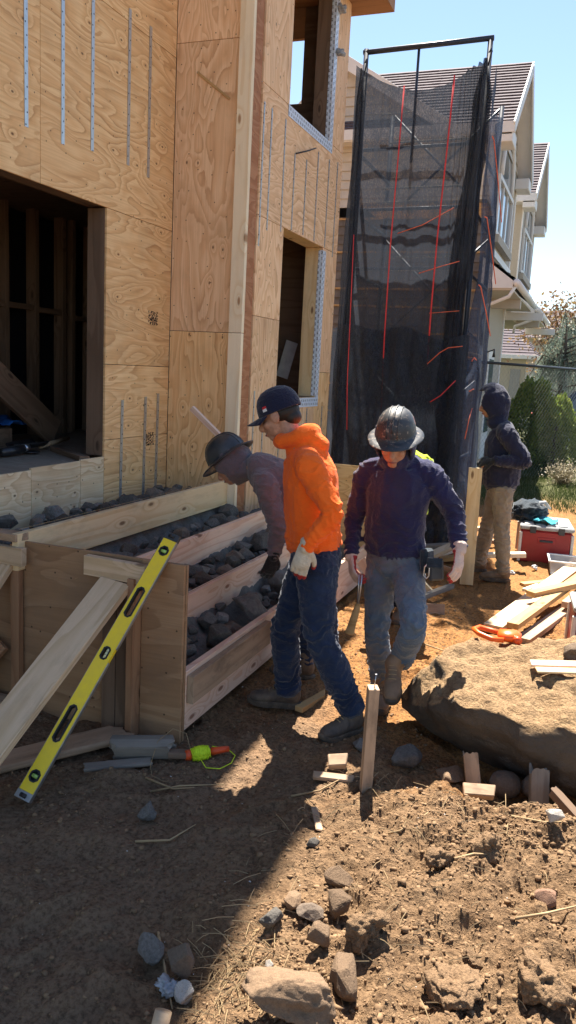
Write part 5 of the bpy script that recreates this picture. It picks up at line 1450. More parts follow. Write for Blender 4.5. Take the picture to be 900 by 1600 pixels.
for i in range(n_w):
    s0 = i * nd - FZ
    a0, a1 = max(0, s0), min(FL, s0 + FZ)
    if a1 - a0 < 0.02: continue
    wire(FA + fd * a0 + V((0, 0, 0.03 + a0 - s0)), FA + fd * a1 + V((0, 0, 0.03 + a1 - s0)))
    wire(FA + fd * a0 + V((0, 0, FZ - (a0 - s0))), FA + fd * a1 + V((0, 0, FZ - (a1 - s0))))
ml = add_obj('chain_mesh', mesh_from('chain_mesh', vs, fs), M_['wire'], fn)
ml['kind'] = 'stuff'

# ------------------------------------------------------------------ plants
def leaf_mat(name, a, b2, tr=0.35):
    b = NB(name)
    oi = b.n('ShaderNodeNewGeometry')
    r = oi.outputs['Random Per Island']
    c = b.mix(r, a, b2)
    return b.set(col=c, rough=0.6, spec=0.3, **{}) if not tr else _leaf(b, c, tr)
def _leaf(b, c, tr):
    b.set(col=c, rough=0.55, spec=0.3)
    t = b.n('ShaderNodeBsdfTranslucent'); b.put(t.inputs[0], c)
    m = b.n('ShaderNodeMixShader', {0: tr, 1: b.b.outputs[0], 2: t.outputs[0]})
    b.t.links.new(m.outputs[0], b.out.inputs[0])
    return b.m
M_['leaf_shrub'] = leaf_mat('clipped shrub leaves', (0.10, 0.17, 0.03), (0.30, 0.34, 0.065))
M_['leaf_cedar'] = leaf_mat('blue green cedar needles', (0.17, 0.22, 0.18), (0.28, 0.33, 0.26))
M_['leaf_red'] = leaf_mat('reddish autumn leaves', (0.17, 0.085, 0.055), (0.24, 0.17, 0.07))
M_['leaf_dry'] = leaf_mat('pale dry stems', (0.42, 0.36, 0.26), (0.30, 0.26, 0.16))
M_['grass'] = leaf_mat('short grass blades', (0.035, 0.058, 0.016), (0.085, 0.10, 0.03))
M_['bark'] = plain('bark', (0.10, 0.075, 0.055), 0.9, nscale=14, bump=0.6)
def leaf_cloud(P, size, seed, up=0.3, aspect=0.55):
    """one diamond leaf at each point"""
    r = np.random.default_rng(seed); n = len(P)
    d = r.normal(size=(n, 3)); d[:, 2] += up; d /= np.linalg.norm(d, axis=1)[:, None]
    o = r.normal(size=(n, 3)); s = np.cross(d, o); s /= np.linalg.norm(s, axis=1)[:, None]
    sz = size * r.uniform(0.6, 1.4, (n, 1))
    VV = np.stack([P - d * sz, P + s * sz * aspect, P + d * sz, P - s * sz * aspect], 1)
    return VV.reshape(-1, 3), np.arange(4 * n).reshape(-1, 4)
def shrub(c, rx, ry, h, seed, label, cone=0.0, n=9000):
    t = empty('clipped_shrub', c, label, 'shrub')
    r = np.random.default_rng(seed)
    d = r.normal(size=(n, 3)); d /= np.linalg.norm(d, axis=1)[:, None]; d[:, 2] = np.abs(d[:, 2]) * 1.05 - 0.05
    rad = r.uniform(0.75, 1.0, n) ** 0.5
    bumpy = 1 + 0.13 * fbm(d * 2.6 + seed, 3, seed)
    zz = d[:, 2] * rad * bumpy
    taper = 1 - cone * np.clip(zz, 0, 1)
    P = np.stack([d[:, 0] * rad * bumpy * rx * taper, d[:, 1] * rad * bumpy * ry * taper, zz * h], 1) + np.array(c)
    v, f = leaf_cloud(P, 0.038, seed)
    add_obj('crown', soup_mesh('crown', v - np.array(c), f), M_['leaf_shrub'], t, Matrix.Translation(c))
    tube('trunk', [V(c) - V((0, 0, 0.05)), V(c) + V((0.02, 0, h * 0.6))], [0.05, 0.03], M_['bark'], t)
    return t
shrub((-1.25, 18.9, 0.02), 0.80, 0.7, 1.92, 3, 'pointed clipped green shrub just behind the chain-link fence', 0.26, 14000)
shrub((-0.72, 18.5, 0.02), 0.66, 0.6, 1.50, 4, 'rounded clipped green shrub at the right of the pointed one', 0.1)
shrub((-1.72, 18.4, 0.02), 0.30, 0.4, 0.9, 5, 'low green shrub beside the house entrance behind the hooded worker', 0.2, 4000)
dp = empty('dry_bush', (-0.36, 15.2, 0), 'pale dry bush at the right edge below the round shrub', 'bush')
vs, fs = [], []
r = random.Random(5)
for k in range(160):
    a, e = r.uniform(0, 6.28), r.uniform(0.35, 1.4); L = r.uniform(0.25, 0.5)
    d = V((math.cos(a) * math.cos(e), math.sin(a) * math.cos(e), math.sin(e)))
    p = V((-0.36, 15.2, 0.0))
    v_, f_ = tube_arrays([p, p + d * L * 0.6, p + d * L + V((0, 0, -0.03))], [0.006, 0.004, 0.002], 3)
    o = len(vs); vs += v_; fs += [tuple(i + o for i in q) for q in f_]
add_obj('stems', mesh_from('stems', vs, fs), M_['leaf_dry'], dp)
P = np.array([[-0.36 + random.gauss(0, 0.16), 15.2 + random.gauss(0, 0.16), 0.22 + random.gauss(0, 0.10)] for k in range(900)])
v, f = leaf_cloud(P, 0.018, 6)
add_obj('leaves', soup_mesh('leaves', v, f), M_['leaf_dry'], dp)

def weeping(c, h, spread, seed, label, mat, n_br=60):
    t = empty('weeping_cedar', c, label, 'tree')
    r = random.Random(seed)
    tube('trunk', [V(c), V(c) + V((0.1, 0, h * 0.5)), V(c) + V((0.0, 0, h))], [0.16, 0.10, 0.02], M_['bark'], t)
    P = []; bv_, bf_ = [], []
    for k in range(n_br):
        z = h * (0.25 + 0.75 * r.random()); a = r.uniform(0, 6.28); R = spread * (1.12 - 0.75 * z / h) * r.uniform(0.6, 1.1)
        s = V(c) + V((0, 0, z)); m = s + V((math.cos(a) * R * 0.6, math.sin(a) * R * 0.6, 0.15)); e = s + V((math.cos(a) * R, math.sin(a) * R, -0.5 * R))
        v_, f_ = tube_arrays([s, m, e], [0.03, 0.02, 0.008], 4); o = len(bv_); bv_ += v_; bf_ += [tuple(i + o for i in q) for q in f_]
        for u in range(16):
            q = u / 15; p = s.lerp(m, q * 2) if q < 0.5 else m.lerp(e, q * 2 - 1)
            L = r.uniform(0.2, 0.8)
            for w in range(16):
                P.append((p.x + r.gauss(0, 0.035), p.y + r.gauss(0, 0.035), p.z - L * w / 15 + r.gauss(0, 0.02)))
    add_obj('limbs', mesh_from('limbs', bv_, bf_), M_['bark'], t)
    P = np.array(P)
    v, f = leaf_cloud(P, 0.040, seed, up=-1.4, aspect=0.28)
    add_obj('crown', soup_mesh('crown', v - np.array(c), f), mat, t, Matrix.Translation(c))
    return t
weeping((-0.95, 24.0, 0), 3.6, 1.5, 5, 'weeping blue green cedar tree behind the clipped shrubs', M_['leaf_cedar'], 54)

def broad_tree(c, h, spread, seed, label, mat, clumps=46, per=70, leaf=0.09):
    t = empty('leafy_tree', c, label, 'tree')
    r = random.Random(seed); C0 = V(c)
    tr = tube('trunk', [C0, C0 + V((0.1, 0.05, h * 0.3)), C0 + V((-0.05, 0, h * 0.62))], [0.2, 0.14, 0.07], M_['bark'], t)
    P = []; bv_, bf_ = [], []
    for k in range(clumps):
        a = r.uniform(0, 6.28); z = h * r.uniform(0.42, 1.0); R = spread * r.uniform(0.2, 1.0) * (1.15 - 0.55 * abs(z / h - 0.6) / 0.4)
        e = C0 + V((math.cos(a) * R, math.sin(a) * R, z))
        s = C0 + V((0, 0, h * r.uniform(0.28, 0.55)))
        v_, f_ = tube_arrays([s, s.lerp(e, 0.5) + V((0, 0, -0.1)), e], [0.05, 0.03, 0.01], 4); o = len(bv_); bv_ += v_; bf_ += [tuple(i + o for i in q) for q in f_]
        s_ = r.uniform(0.25, 0.55)
        for m in range(per):
            P.append((e.x + r.gauss(0, s_), e.y + r.gauss(0, s_), e.z + r.gauss(0, s_ * 0.5)))
    add_obj('limbs', mesh_from('limbs', bv_, bf_), M_['bark'], t)
    v, f = leaf_cloud(np.array(P), leaf, seed)
    add_obj('crown', soup_mesh('crown', v - np.array(c), f), mat, t, Matrix.Translation(c))
broad_tree((-0.75, 29.0, 0), 4.7, 1.7, 8, 'reddish autumn tree rising above the cedar at the right edge', M_['leaf_red'], 46, 70, 0.07)
broad_tree((0.9, 33.0, 0), 4.8, 2.2, 9, 'green leafed tree beyond the autumn tree at the right edge', M_['leaf_cedar'], 40, 60, 0.09)

# lawn strip behind and before the fence
def lawn():
    r = np.random.default_rng(3); n = 26000
    x = r.uniform(-1.6, 1.2, n); y = 11.6 + r.uniform(0, 1, n) ** 0.8 * 9
    keep = (fbm(np.stack([x * 1.5, y * 0.9, x * 0], -1), 3, 5) + sstep(11.5, 13.5, y) * 1.2) > 0.35
    x, y = x[keep], y[keep]; n = len(x)
    a = r.uniform(0, 6.28, n); h = r.uniform(0.03, 0.09, n); w = 0.006
    b = np.stack([x, y, ground_z(x, y, False)], 1)
    s = np.stack([np.cos(a) * w, np.sin(a) * w, np.zeros(n)], 1)
    tip = b + np.stack([np.sin(a) * 0.03, np.cos(a) * 0.03, h], 1)
    return np.stack([b - s, b + s, tip], 1).reshape(-1, 3), np.arange(3 * n).reshape(-1, 3)
v, f = lawn()
tag(add_obj('lawn_grass', soup_mesh('lawn_grass', v, f), M_['grass']), 'patchy green grass before the chain-link fence', 'grass', kind='stuff')
# street beyond with kerb
M_['asphalt'] = plain('asphalt', (0.055, 0.055, 0.058), 0.9, nscale=40, bump=0.3)
M_['concrete'] = plain('concrete', (0.38, 0.36, 0.33), 0.85, nscale=20, bump=0.2)
tag(box('street', (1.2, -20, -0.03), (9.0, 120, 0.06), M_['asphalt'], None, 0), None, None, kind='structure')
tag(box('pavement', (-0.2, 20.6, -0.05), (1.19, 120, 0.10), M_['concrete'], None, 0.01), None, None, kind='structure')

# parked car behind the shrubs
def parked_car(loc, rz):
    t = empty('parked_car', loc, 'dark parked car half hidden behind the clipped shrubs', 'car', None, rz)
    T = WM[t]
    M_['car_paint'] = plain('dark blue car paint', (0.03, 0.04, 0.055), 0.25, spec=0.6, nscale=2, bump=0, coat=0.6)
    prof = [(-2.2, 0.35), (-2.25, 0.75), (-2.1, 0.98), (-1.75, 1.05), (-1.25, 1.60), (-0.4, 1.68), (0.5, 1.64), (1.15, 1.10), (1.95, 0.98), (2.2, 0.75), (2.2, 0.35)]
    vs = []; n = len(prof)
    for y, k in ((-0.86, 0), (-0.90, 1), (0.90, 2), (0.86, 3)):
        for x, z in prof:
            ins = 0.16 * max(0, (z - 1.0) / 0.6)
            yy = y + (ins if y < 0 else -ins)
            vs.append((x * (0.985 if k in (0, 3) else 1), yy, z))
    fs = []
    for r_i in range(3):
        for i in range(n - 1): fs.append((r_i * n + i, r_i * n + i + 1, (r_i + 1) * n + i + 1, (r_i + 1) * n + i))
    fs += [tuple(range(n - 1, -1, -1)), tuple(3 * n + i for i in range(n))]
    add_obj('body', mesh_from('body', vs, fs), M_['car_paint'], t, T)
    for s in (-1, 1):
        for a, b2 in (((-1.45, 1.10), (-1.12, 1.52)), ((-0.35, 1.12), (0.42, 1.55))):
            x0, x1 = (a[0], -0.42) if a[0] < -1 else (-0.33, 0.98)
            top0, top1 = (-1.13, -0.42) if a[0] < -1 else (-0.33, 0.50)
            y_lo, y_hi = s * 0.872, s * 0.752
            q = [(x0, y_lo, 1.10), (x1, y_lo, 1.10), (top1, y_hi, 1.56), (top0, y_hi, 1.56)]
            add_obj('side_window', mesh_from('side_window', [(x, y + s * 0.012, z) for x, y, z in q], [(0, 1, 2, 3)]), M_['glass'], t, T)
        for x in (-1.4, 1.4):
            w = tube('wheel', [T @ V((x, s * 0.66, 0.33)), T @ V((x, s * 0.90, 0.33))], 0.33, M_['black_rubber'], t, 24)
            tube('rim', [T @ V((x, s * 0.89, 0.33)), T @ V((x, s * 0.912, 0.33))], 0.21, M_['steel'], w, 16)
        tube('headlight', [T @ V((2.13, s * 0.62, 0.82)), T @ V((2.215, s * 0.62, 0.80))], [0.10, 0.08], M_['trim'], t, 12)
        tube('tail_light', [T @ V((-2.16, s * 0.66, 0.88)), T @ V((-2.24, s * 0.66, 0.86))], [0.09, 0.08], M_['reel'], t, 12)
    return t
parked_car((0.75, 22.0, 0.06), math.radians(4))

# ------------------------------------------------------------------ people
def remesh_parts(name, parts, voxel, smooth=3, fac=0.5):
    vs, fs = join_arrays(parts)
    me = mesh_from(name, vs, fs)
    o = bpy.data.objects.new(name, me); COL.objects.link(o)
    m = o.modifiers.new('r', 'REMESH'); m.mode = 'VOXEL'; m.voxel_size = voxel
    if smooth:
        s = o.modifiers.new('s', 'SMOOTH'); s.factor = fac; s.iterations = smooth
    dg = bpy.context.evaluated_depsgraph_get()
    out = bpy.data.meshes.new_from_object(o.evaluated_get(dg))
    bpy.data.objects.remove(o); bpy.data.meshes.remove(me)
    out.name = name
    out.polygons.foreach_set('use_smooth', [True] * len(out.polygons))
    return out

def loft(pts, radii, side, n=20, sub=4):
    """closed tube with elliptical sections; radii (a along side, b across)"""
    pts = [np.array(p, float) for p in pts]
    rad = [np.array(r if hasattr(r, '__len__') else (r, r), float) for r in radii]
    side = np.array(side, float)
    m = len(pts)
    S, R = [], []
    for i in range(m - 1):
        p0, p1, p2, p3 = pts[max(i - 1, 0)], pts[i], pts[i + 1], pts[min(i + 2, m - 1)]
        for k in range(sub):
            t = k / sub
            S.append(0.5 * ((2 * p1) + (-p0 + p2) * t + (2 * p0 - 5 * p1 + 4 * p2 - p3) * t * t + (-p0 + 3 * p1 - 3 * p2 + p3) * t ** 3))
            u = t * t * (3 - 2 * t); R.append(rad[i] * (1 - u) + rad[i + 1] * u)
    S.append(pts[-1]); R.append(rad[-1])
    # round the ends
    d0 = S[0] - S[1]; d0 /= np.linalg.norm(d0); d1 = S[-1] - S[-2]; d1 /= np.linalg.norm(d1)
    e0, e1 = min(R[0]), min(R[-1])
    S = [S[0] + d0 * e0 * 0.55, S[0] + d0 * e0 * 0.35] + S + [S[-1] + d1 * e1 * 0.35, S[-1] + d1 * e1 * 0.55]
    R = [R[0] * 0.3, R[0] * 0.75] + R + [R[-1] * 0.75, R[-1] * 0.3]
    vs, fs = [], []
    for i, p in enumerate(S):
        t = S[min(i + 1, len(S) - 1)] - S[max(i - 1, 0)]; t /= np.linalg.norm(t)
        a = side - t * (side @ t)
        if np.linalg.norm(a) < 1e-3: a = np.cross(t, [0.3, 0.9, 0.1])
        a /= np.linalg.norm(a); b = np.cross(t, a)
        for k in range(n):
            w = 2 * math.pi * k / n
            vs.append(V(p + a * math.cos(w) * R[i][0] + b * math.sin(w) * R[i][1]))
    for i in range(len(S) - 1):
        for k in range(n):
            fs.append((i * n + k, i * n + (k + 1) % n, (i + 1) * n + (k + 1) % n, (i + 1) * n + k))
    fs.append(tuple(range(n - 1, -1, -1))); fs.append(tuple((len(S) - 1) * n + k for k in range(n)))
    return vs, fs

def ell(M, c, r, sub=3):
    v, f = ICO[sub]
    return [M @ V((c[0] + a * r[0], c[1] + b * r[1], c[2] + d * r[2])) for a, b, d in v], [tuple(int(i) for i in q) for q in f]

def crumple(me, folds, amp, seed, freq=9.0):
    n = len(me.vertices)
    P = np.empty(n * 3, np.float32); me.vertices.foreach_get('co', P); P = P.reshape(-1, 3).astype(float)
    N = np.empty(n * 3, np.float32); me.vertex_normals.foreach_get('vector', N); N = N.reshape(-1, 3)
    wob = fbm(P * 11 + seed, 2, seed)
    d = amp * (1 - 2.0 * np.abs(fbm(P * np.array([1.0, 1.0, 0.62]) * freq + seed, 3, seed + 3)) ** 0.8)
    for c, ax, rad, a, fr in folds:
        c = np.array(c, float); ax = np.array(ax, float); ax /= np.linalg.norm(ax)
        w = np.exp(-(((P - c) ** 2).sum(1)) / rad ** 2)
        s = np.sin(0.62 * fr * ((P - c) @ ax) + 2.6 * wob + 1.2 * fbm(P * 22, 1, seed + 9))
        d = d + w * a * 1.5 * (0.75 - 1.9 * np.abs(s) ** 0.7)
    P = P + N * d[:, None]
    me.vertices.foreach_set('co', P.reshape(-1).astype(np.float32))
    me.update()

M_['skin'] = plain('skin', (0.52, 0.285, 0.19), 0.5, spec=0.35, nscale=30, c2=(0.33, 0.165, 0.105), bump=0.1)
M_['hair'] = plain('dark hair', (0.018, 0.013, 0.010), 0.6, nscale=60, bump=0.5)
M_['orange_shirt'] = cloth_mat('fluorescent orange shirt', (1.0, 0.175, 0.022), (0.95, 0.14, 0.014), 5, sheen=0.1)
M_['navy_shirt'] = cloth_mat('navy shirt', (0.022, 0.024, 0.085), (0.016, 0.016, 0.05), 5, dust=(0.11, 0.085, 0.075), dustamt=0.25)
M_['grey_shirt'] = cloth_mat('grey plum hoodie', (0.165, 0.125, 0.13), (0.11, 0.092, 0.105), 4, dust=(0.2, 0.16, 0.15), dustamt=0.25)
M_['dark_navy'] = cloth_mat('dark navy jacket', (0.022, 0.026, 0.06), (0.014, 0.016, 0.036), 5)
M_['olive_vest'] = cloth_mat('dark olive vest', (0.022, 0.026, 0.022), (0.014, 0.017, 0.015), 5)
M_['neon_shirt'] = cloth_mat('neon yellow shirt', (0.70, 0.85, 0.03), (0.55, 0.70, 0.02), 5)
M_['denim'] = cloth_mat('dark blue denim', (0.012, 0.026, 0.068), (0.008, 0.015, 0.038), 8, weave=1200, dust=(0.045, 0.062, 0.09), dustamt=0.45)
M_['denim_grey'] = cloth_mat('faded dusty jeans', (0.125, 0.165, 0.215), (0.085, 0.115, 0.155), 7, weave=1200, dust=(0.22, 0.175, 0.13), dustamt=0.6)
M_['khaki'] = cloth_mat('dusty khaki trousers', (0.30, 0.245, 0.18), (0.22, 0.175, 0.13), 6, dust=(0.36, 0.29, 0.2), dustamt=0.4)
M_['boot'] = plain('worn brown leather', (0.115, 0.072, 0.045), 0.65, nscale=16, c2=(0.20, 0.145, 0.095), bump=0.35)
M_['boot_tan'] = plain('dusty tan leather', (0.25, 0.165, 0.10), 0.7, nscale=16, c2=(0.17, 0.11, 0.068), bump=0.35)
M_['boot_dark'] = plain('muddy dark leather', (0.06, 0.047, 0.04), 0.7, nscale=16, c2=(0.14, 0.105, 0.075), bump=0.35)
M_['sole'] = plain('muddy rubber sole', (0.05, 0.04, 0.032), 0.8, nscale=20, c2=(0.15, 0.11, 0.075), bump=0.4)
M_['glove_white'] = cloth_mat('cream work glove', (0.62, 0.56, 0.44), (0.48, 0.42, 0.32), 25, weave=500)
M_['glove_pink'] = cloth_mat('pale glove back', (0.62, 0.50, 0.44), (0.50, 0.38, 0.33), 25, weave=500)
M_['glove_red'] = plain('red rubber palm', (0.42, 0.035, 0.035), 0.5, nscale=30, c2=(0.3, 0.025, 0.025), bump=0.3)
M_['glove_black'] = cloth_mat('black work glove', (0.014, 0.014, 0.014), (0.025, 0.024, 0.022), 25, weave=500)
M_['cap'] = cloth_mat('navy cap cloth', (0.012, 0.016, 0.045), (0.010, 0.012, 0.030), 8)
M_['eye'] = plain('eye', (0.05, 0.035, 0.03), 0.2, nscale=4, bump=0)
M_['lip'] = plain('lips', (0.30, 0.11, 0.085), 0.5, nscale=30)
M_['patch_red'] = plain('red patch', (0.55, 0.03, 0.04), 0.7, nscale=30)
M_['patch_white'] = plain('white patch', (0.75, 0.75, 0.75), 0.7, nscale=30)

def hat_mat():
    b = NB('scuffed black hard hat')
    v = b.coords('Object')
    sc_ = b.noise(v, 42.0, 5.0, 0.78)
    big = b.noise(v, 9.0, 4.0, 0.6)
    c = b.mix(b.ramp(big, [(0.4, 0.0), (0.7, 1.0)]), (0.018, 0.021, 0.027), (0.045, 0.048, 0.054))
    c = b.mix(b.ramp(sc_, [(0.56, 0.0), (0.63, 0.8)]), c, (0.34, 0.27, 0.21))
    st_ = b.n('ShaderNodeTexVoronoi', {'Vector': v, 'Scale': 15.0}, feature='F1')
    pk = b.n('ShaderNodeSeparateColor', {0: st_.outputs['Color']}).outputs[0]
    c = b.mix(b.math('MULTIPLY', b.math('GREATER_THAN', pk, 0.80), b.math('MULTIPLY', b.math('LESS_THAN', st_.outputs['Distance'], 0.34), 0.5)), c, (0.30, 0.08, 0.05))
    return b.set(col=c, rough=b.ramp(sc_, [(0.3, 0.36), (0.7, 0.7)]), spec=0.5)
M_['hat'] = hat_mat()
M_['hat_plain'] = plain('plain dark hard hat', (0.03, 0.035, 0.04), 0.33, spec=0.5, nscale=18, c2=(0.055, 0.06, 0.065), bump=0.05)

def frame_head(c, fwd, up=(0, 0, 1)):
    x = V(fwd).normalized(); y = V(up).cross(x).normalized(); z = x.cross(y)
    M = Matrix((x, y, z)).transposed().to_4x4(); M.translation = V(c); return M

def head_parts(H, neck):
    P = [ell(H, (-0.012, 0, 0.032), (0.098, 0.076, 0.098), 4),
         ell(H, (0.030, 0, -0.035), (0.062, 0.060, 0.078)),
         ell(H, (0.058, 0, -0.092), (0.030, 0.030, 0.022)),
         ell(H, (0.070, 0, 0.030), (0.022, 0.056, 0.014)),
         ell(H, (0.062, 0.036, -0.028), (0.026, 0.024, 0.022)), ell(H, (0.062, -0.036, -0.028), (0.026, 0.024, 0.022)),
         ell(H, (0.086, 0, -0.066), (0.012, 0.025, 0.008)), ell(H, (0.085, 0, -0.078), (0.012, 0.022, 0.008)),
         ell(H, (0.000, 0.080, -0.008), (0.024, 0.010, 0.033)), ell(H, (0.000, -0.080, -0.008), (0.024, 0.010, 0.033))]
    P.append(loft([H @ V((0.080, 0, 0.022)), H @ V((0.098, 0, -0.008)), H @ V((0.112, 0, -0.034)), H @ V((0.092, 0, -0.044))], [0.010, 0.012, 0.017, 0.013], H.to_3x3() @ V((0, 1, 0)), 10, 3))
    P.append(loft([H @ V((-0.02, 0, -0.02)), H @ V((-0.022, 0, -0.10)), neck], [0.055, 0.056, 0.064], (1, 0.2, 0), 16, 3))
    return P

def hand_parts(wrist, d, back, curl=0.5, s=1.0, thumb=1, spread=0.1, fat=1.0):
    """wrist point, direction d of the hand, back = normal of the back of the hand, thumb +1/-1 side"""
    x = V(d).normalized(); z = V(back); z = (z - x * z.dot(x)).normalized(); y = z.cross(x) * thumb
    M = Matrix((x, y, z)).transposed().to_4x4(); M.translation = V(wrist)
    def T(a, b, c): return M @ V((a * s, b * s, c * s))
    P = [loft([T(-0.02, 0, 0), T(0.03, 0, 0), T(0.07, 0.002, 0.003), T(0.095, 0, 0)], [(0.028 * s, 0.021 * s), (0.036 * s, 0.018 * s), (0.042 * s, 0.017 * s), (0.038 * s, 0.013 * s)], y, 14, 3)]
    for k, (by, L, cu) in enumerate(((0.031, 0.070, 0.9), (0.011, 0.079, 1.0), (-0.010, 0.074, 1.08), (-0.029, 0.058, 1.15))):
        a = 0.0; p = V((0.088 - 0.004 * abs(k - 1), by, 0.0)); pts = [tuple(p)]
        dy = by * spread * 2.2
        for seg, fr in enumerate((0.45, 0.32, 0.26)):
            a += curl * cu * (0.55, 0.95, 0.7)[seg]
            p = p + V((math.cos(a), dy, -math.sin(a))) * L * fr
            pts.append(tuple(p))
        P.append(loft([T(*q) for q in pts], [r * s * fat for r in (0.0098, 0.0092, 0.0085, 0.0075)], y, 10, 3))
    P.append(loft([T(0.012, 0.022, -0.004), T(0.040, 0.046, -0.012), T(0.068, 0.058, -0.020 - 0.012 * curl), T(0.090, 0.058, -0.030 - 0.025 * curl)], [r * s * fat for r in (0.015, 0.013, 0.0105, 0.009)], y, 10, 3))
    return P, M

def boot(parent, ankle, heel, toe, up, mat, root, shaft=None):
    x = V(toe) - V(heel); L = max(0.255, min(0.29, x.length)); x.normalize()
    u = V(up); u = (u - x * u.dot(x)).normalized(); y = u.cross(x)
    M = Matrix((x, y, u)).transposed().to_4x4(); M.translation = V(heel)
    k = L / 0.28
    T = lambda a, b, c: M @ V((a * k, b, c))
    P = [loft([T(0.02, 0, 0.062), T(0.06, 0, 0.068), T(0.12, 0, 0.062), T(0.17, 0.002, 0.052), T(0.22, 0.002, 0.045), T(0.258, 0.0, 0.040)],
              [(0.034, 0.045), (0.040, 0.050), (0.042, 0.048), (0.047, 0.038), (0.046, 0.033), (0.034, 0.026)], y, 18, 4),
         loft([T(0.055, 0, 0.06), T(0.06, 0, 0.11), V(shaft or ankle)], [(0.044, 0.052), (0.045, 0.050), (0.052, 0.056)], y, 16, 4),
         loft([T(0.085, 0, 0.115), T(0.125, 0, 0.10), T(0.165, 0, 0.078)], [(0.028, 0.014), (0.027, 0.014), (0.025, 0.012)], y, 12, 3)]
    me = remesh_parts('boot', [([v - root for v in a], f) for a, f in P], 0.0065, 3)
    crumple(me, [(tuple(T(0.14, 0, 0.07) - root), tuple(x), 0.05, 0.003, 160)], 0.0012, 5, 20)
    b = add_obj('boot', me, mat, parent, Matrix.Translation(root))
    # welted sole
    vs, fs = [], []
    outl = []
    for a in np.linspace(0, 2 * math.pi, 28, endpoint=False):
        c, s = math.cos(a), math.sin(a)
        px = 0.138 + 0.148 * c; w = 0.046 if px > 0.15 else 0.040 - 0.006 * (px > 0.07) * (px < 0.15)
        outl.append((px, (w + 0.006) * abs(s) ** 0.75 * (1 if s > 0 else -1)))
    for z, g in ((0.0, 0.97), (0.014, 1.0), (0.026, 1.0), (0.034, 0.93)):
        for px, py in outl:
            lift = 0.010 * max(0, (px - 0.2) / 0.08) ** 2
            vs.append(T(0.138 + (px - 0.138) * g, py * g, z + lift) - root)
    n = 28
    for i in range(3):
        for q in range(n): fs.append((i * n + q, i * n + (q + 1) % n, (i + 1) * n + (q + 1) % n, (i + 1) * n + q))
    fs.append(tuple(range(n - 1, -1, -1))); fs.append(tuple(3 * n + q for q in range(n)))
    add_obj('sole', mesh_from('sole', vs, fs), M_['sole'], b, Matrix.Translation(root))
    for q in range(4):
        a0 = T(0.10 + 0.022 * q, -0.020, 0.124 - 0.011 * q); a1 = T(0.10 + 0.022 * q, 0.020, 0.124 - 0.011 * q); am = T(0.104 + 0.022 * q, 0, 0.130 - 0.011 * q)
        vs, fs = tube_arrays([a0, am, a1], 0.0026, 5)
        add_obj('lace', mesh_from('lace', [v - root for v in vs], fs), M_['straw'], b, Matrix.Translation(root))
    return b

def hard_hat(parent, H, root, mat, name='hard_hat'):
    prof = [(0.0, 0.166), (0.03, 0.164), (0.06, 0.155), (0.085, 0.138), (0.105, 0.112), (0.117, 0.080), (0.122, 0.048), (0.123, 0.034)]
    brim = [(0.130, 0.030), (0.148, 0.026), (0.168, 0.018), (0.172, 0.014), (0.168, 0.011), (0.146, 0.019), (0.118, 0.026), (0.112, 0.040)]
    vs, fs = lathe_arrays(prof + brim, 48, 1.08, 0.83)
    vs = [V((v.x - 0.010 + (0.018 if v.z < 0.031 and v.x > 0.10 else 0), v.y, v.z)) for v in vs]
    o = add_obj(name, mesh_from(name, [H @ v - root for v in vs], fs, True), mat, parent, Matrix.Translation(root))
    for y in (-0.028, 0.0, 0.028):
        pts = []
        for a in np.linspace(0.25, math.pi - 0.25, 17):
            x = 0.131 * math.cos(a); r = min(1, math.hypot(x / 1.08, y / 0.83) / 0.123)
            z = np.interp(r * 0.123, [p[0] for p in prof], [p[1] for p in prof])
            pts.append(H @ V((x - 0.010, y, float(z) + 0.0005)) - root)
        vs, fs = tube_arrays(pts, 0.0065 if y == 0 else 0.0045, 6)
        add_obj('ridge', mesh_from('ridge', vs, fs, True), mat, o, Matrix.Translation(root))
    return o

def cap_hat(parent, H, root):
    prof = [(0.0, 0.138), (0.03, 0.136), (0.058, 0.126), (0.080, 0.106), (0.094, 0.078), (0.100, 0.045), (0.101, 0.020), (0.099, 0.016)]
    vs, fs = lathe_arrays(prof, 40, 1.10, 0.90)
    c = add_obj('cap', mesh_from('cap', [H @ V((v.x - 0.012, v.y, v.z)) - root for v in vs], fs, True), M_['cap'], parent, Matrix.Translation(root))
    c.modifiers.new('t', 'SOLIDIFY').thickness = 0.003
    vs, fs = [], []
    nu, nv = 17, 8
    for i in range(nu):
        a = (i / (nu - 1) - 0.5) * 2 * 1.15
        for j in range(nv):
            t = j / (nv - 1)
            bx, by = 0.108 * math.cos(a) - 0.012, 0.090 * math.sin(a)
            L = 0.078 * math.cos(a * 0.86) ** 0.7
            vs.append(H @ V((bx + L * t, by * (1 + 0.02 * t), 0.018 - 0.012 * t - 0.030 * (by / 0.09) ** 2 * (0.3 + 0.7 * t))) - root)
    for i in range(nu - 1):
        for j in range(nv - 1): fs.append((i * nv + j, (i + 1) * nv + j, (i + 1) * nv + j + 1, i * nv + j + 1))
    vz = add_obj('visor', mesh_from('visor', vs, fs, True), M_['cap'], c, Matrix.Translation(root))
    vz.modifiers.new('t', 'SOLIDIFY').thickness = 0.004
    tube('button', [H @ V((-0.012, 0, 0.136)), H @ V((-0.012, 0, 0.142))], 0.008, M_['cap'], c, 10)
    for k, (z0, z1, m) in enumerate(((0.048, 0.060, 'patch_red'), (0.034, 0.048, 'patch_white'))):
        vs = []
        for a in (1.02, 1.10, 1.18, 1.26):
            for z in (z0, z1):
                r = float(np.interp(z, [0.02, 0.045, 0.078], [0.101, 0.100, 0.094])) + 0.0035
                vs.append(H @ V((r * 1.10 * math.cos(a) - 0.012, r * 0.90 * math.sin(a), z)) - root)
        add_obj('emblem', mesh_from('emblem', vs, [(2 * i, 2 * i + 2, 2 * i + 3, 2 * i + 1) for i in range(3)]), M_[m], c, Matrix.Translation(root))
    return c

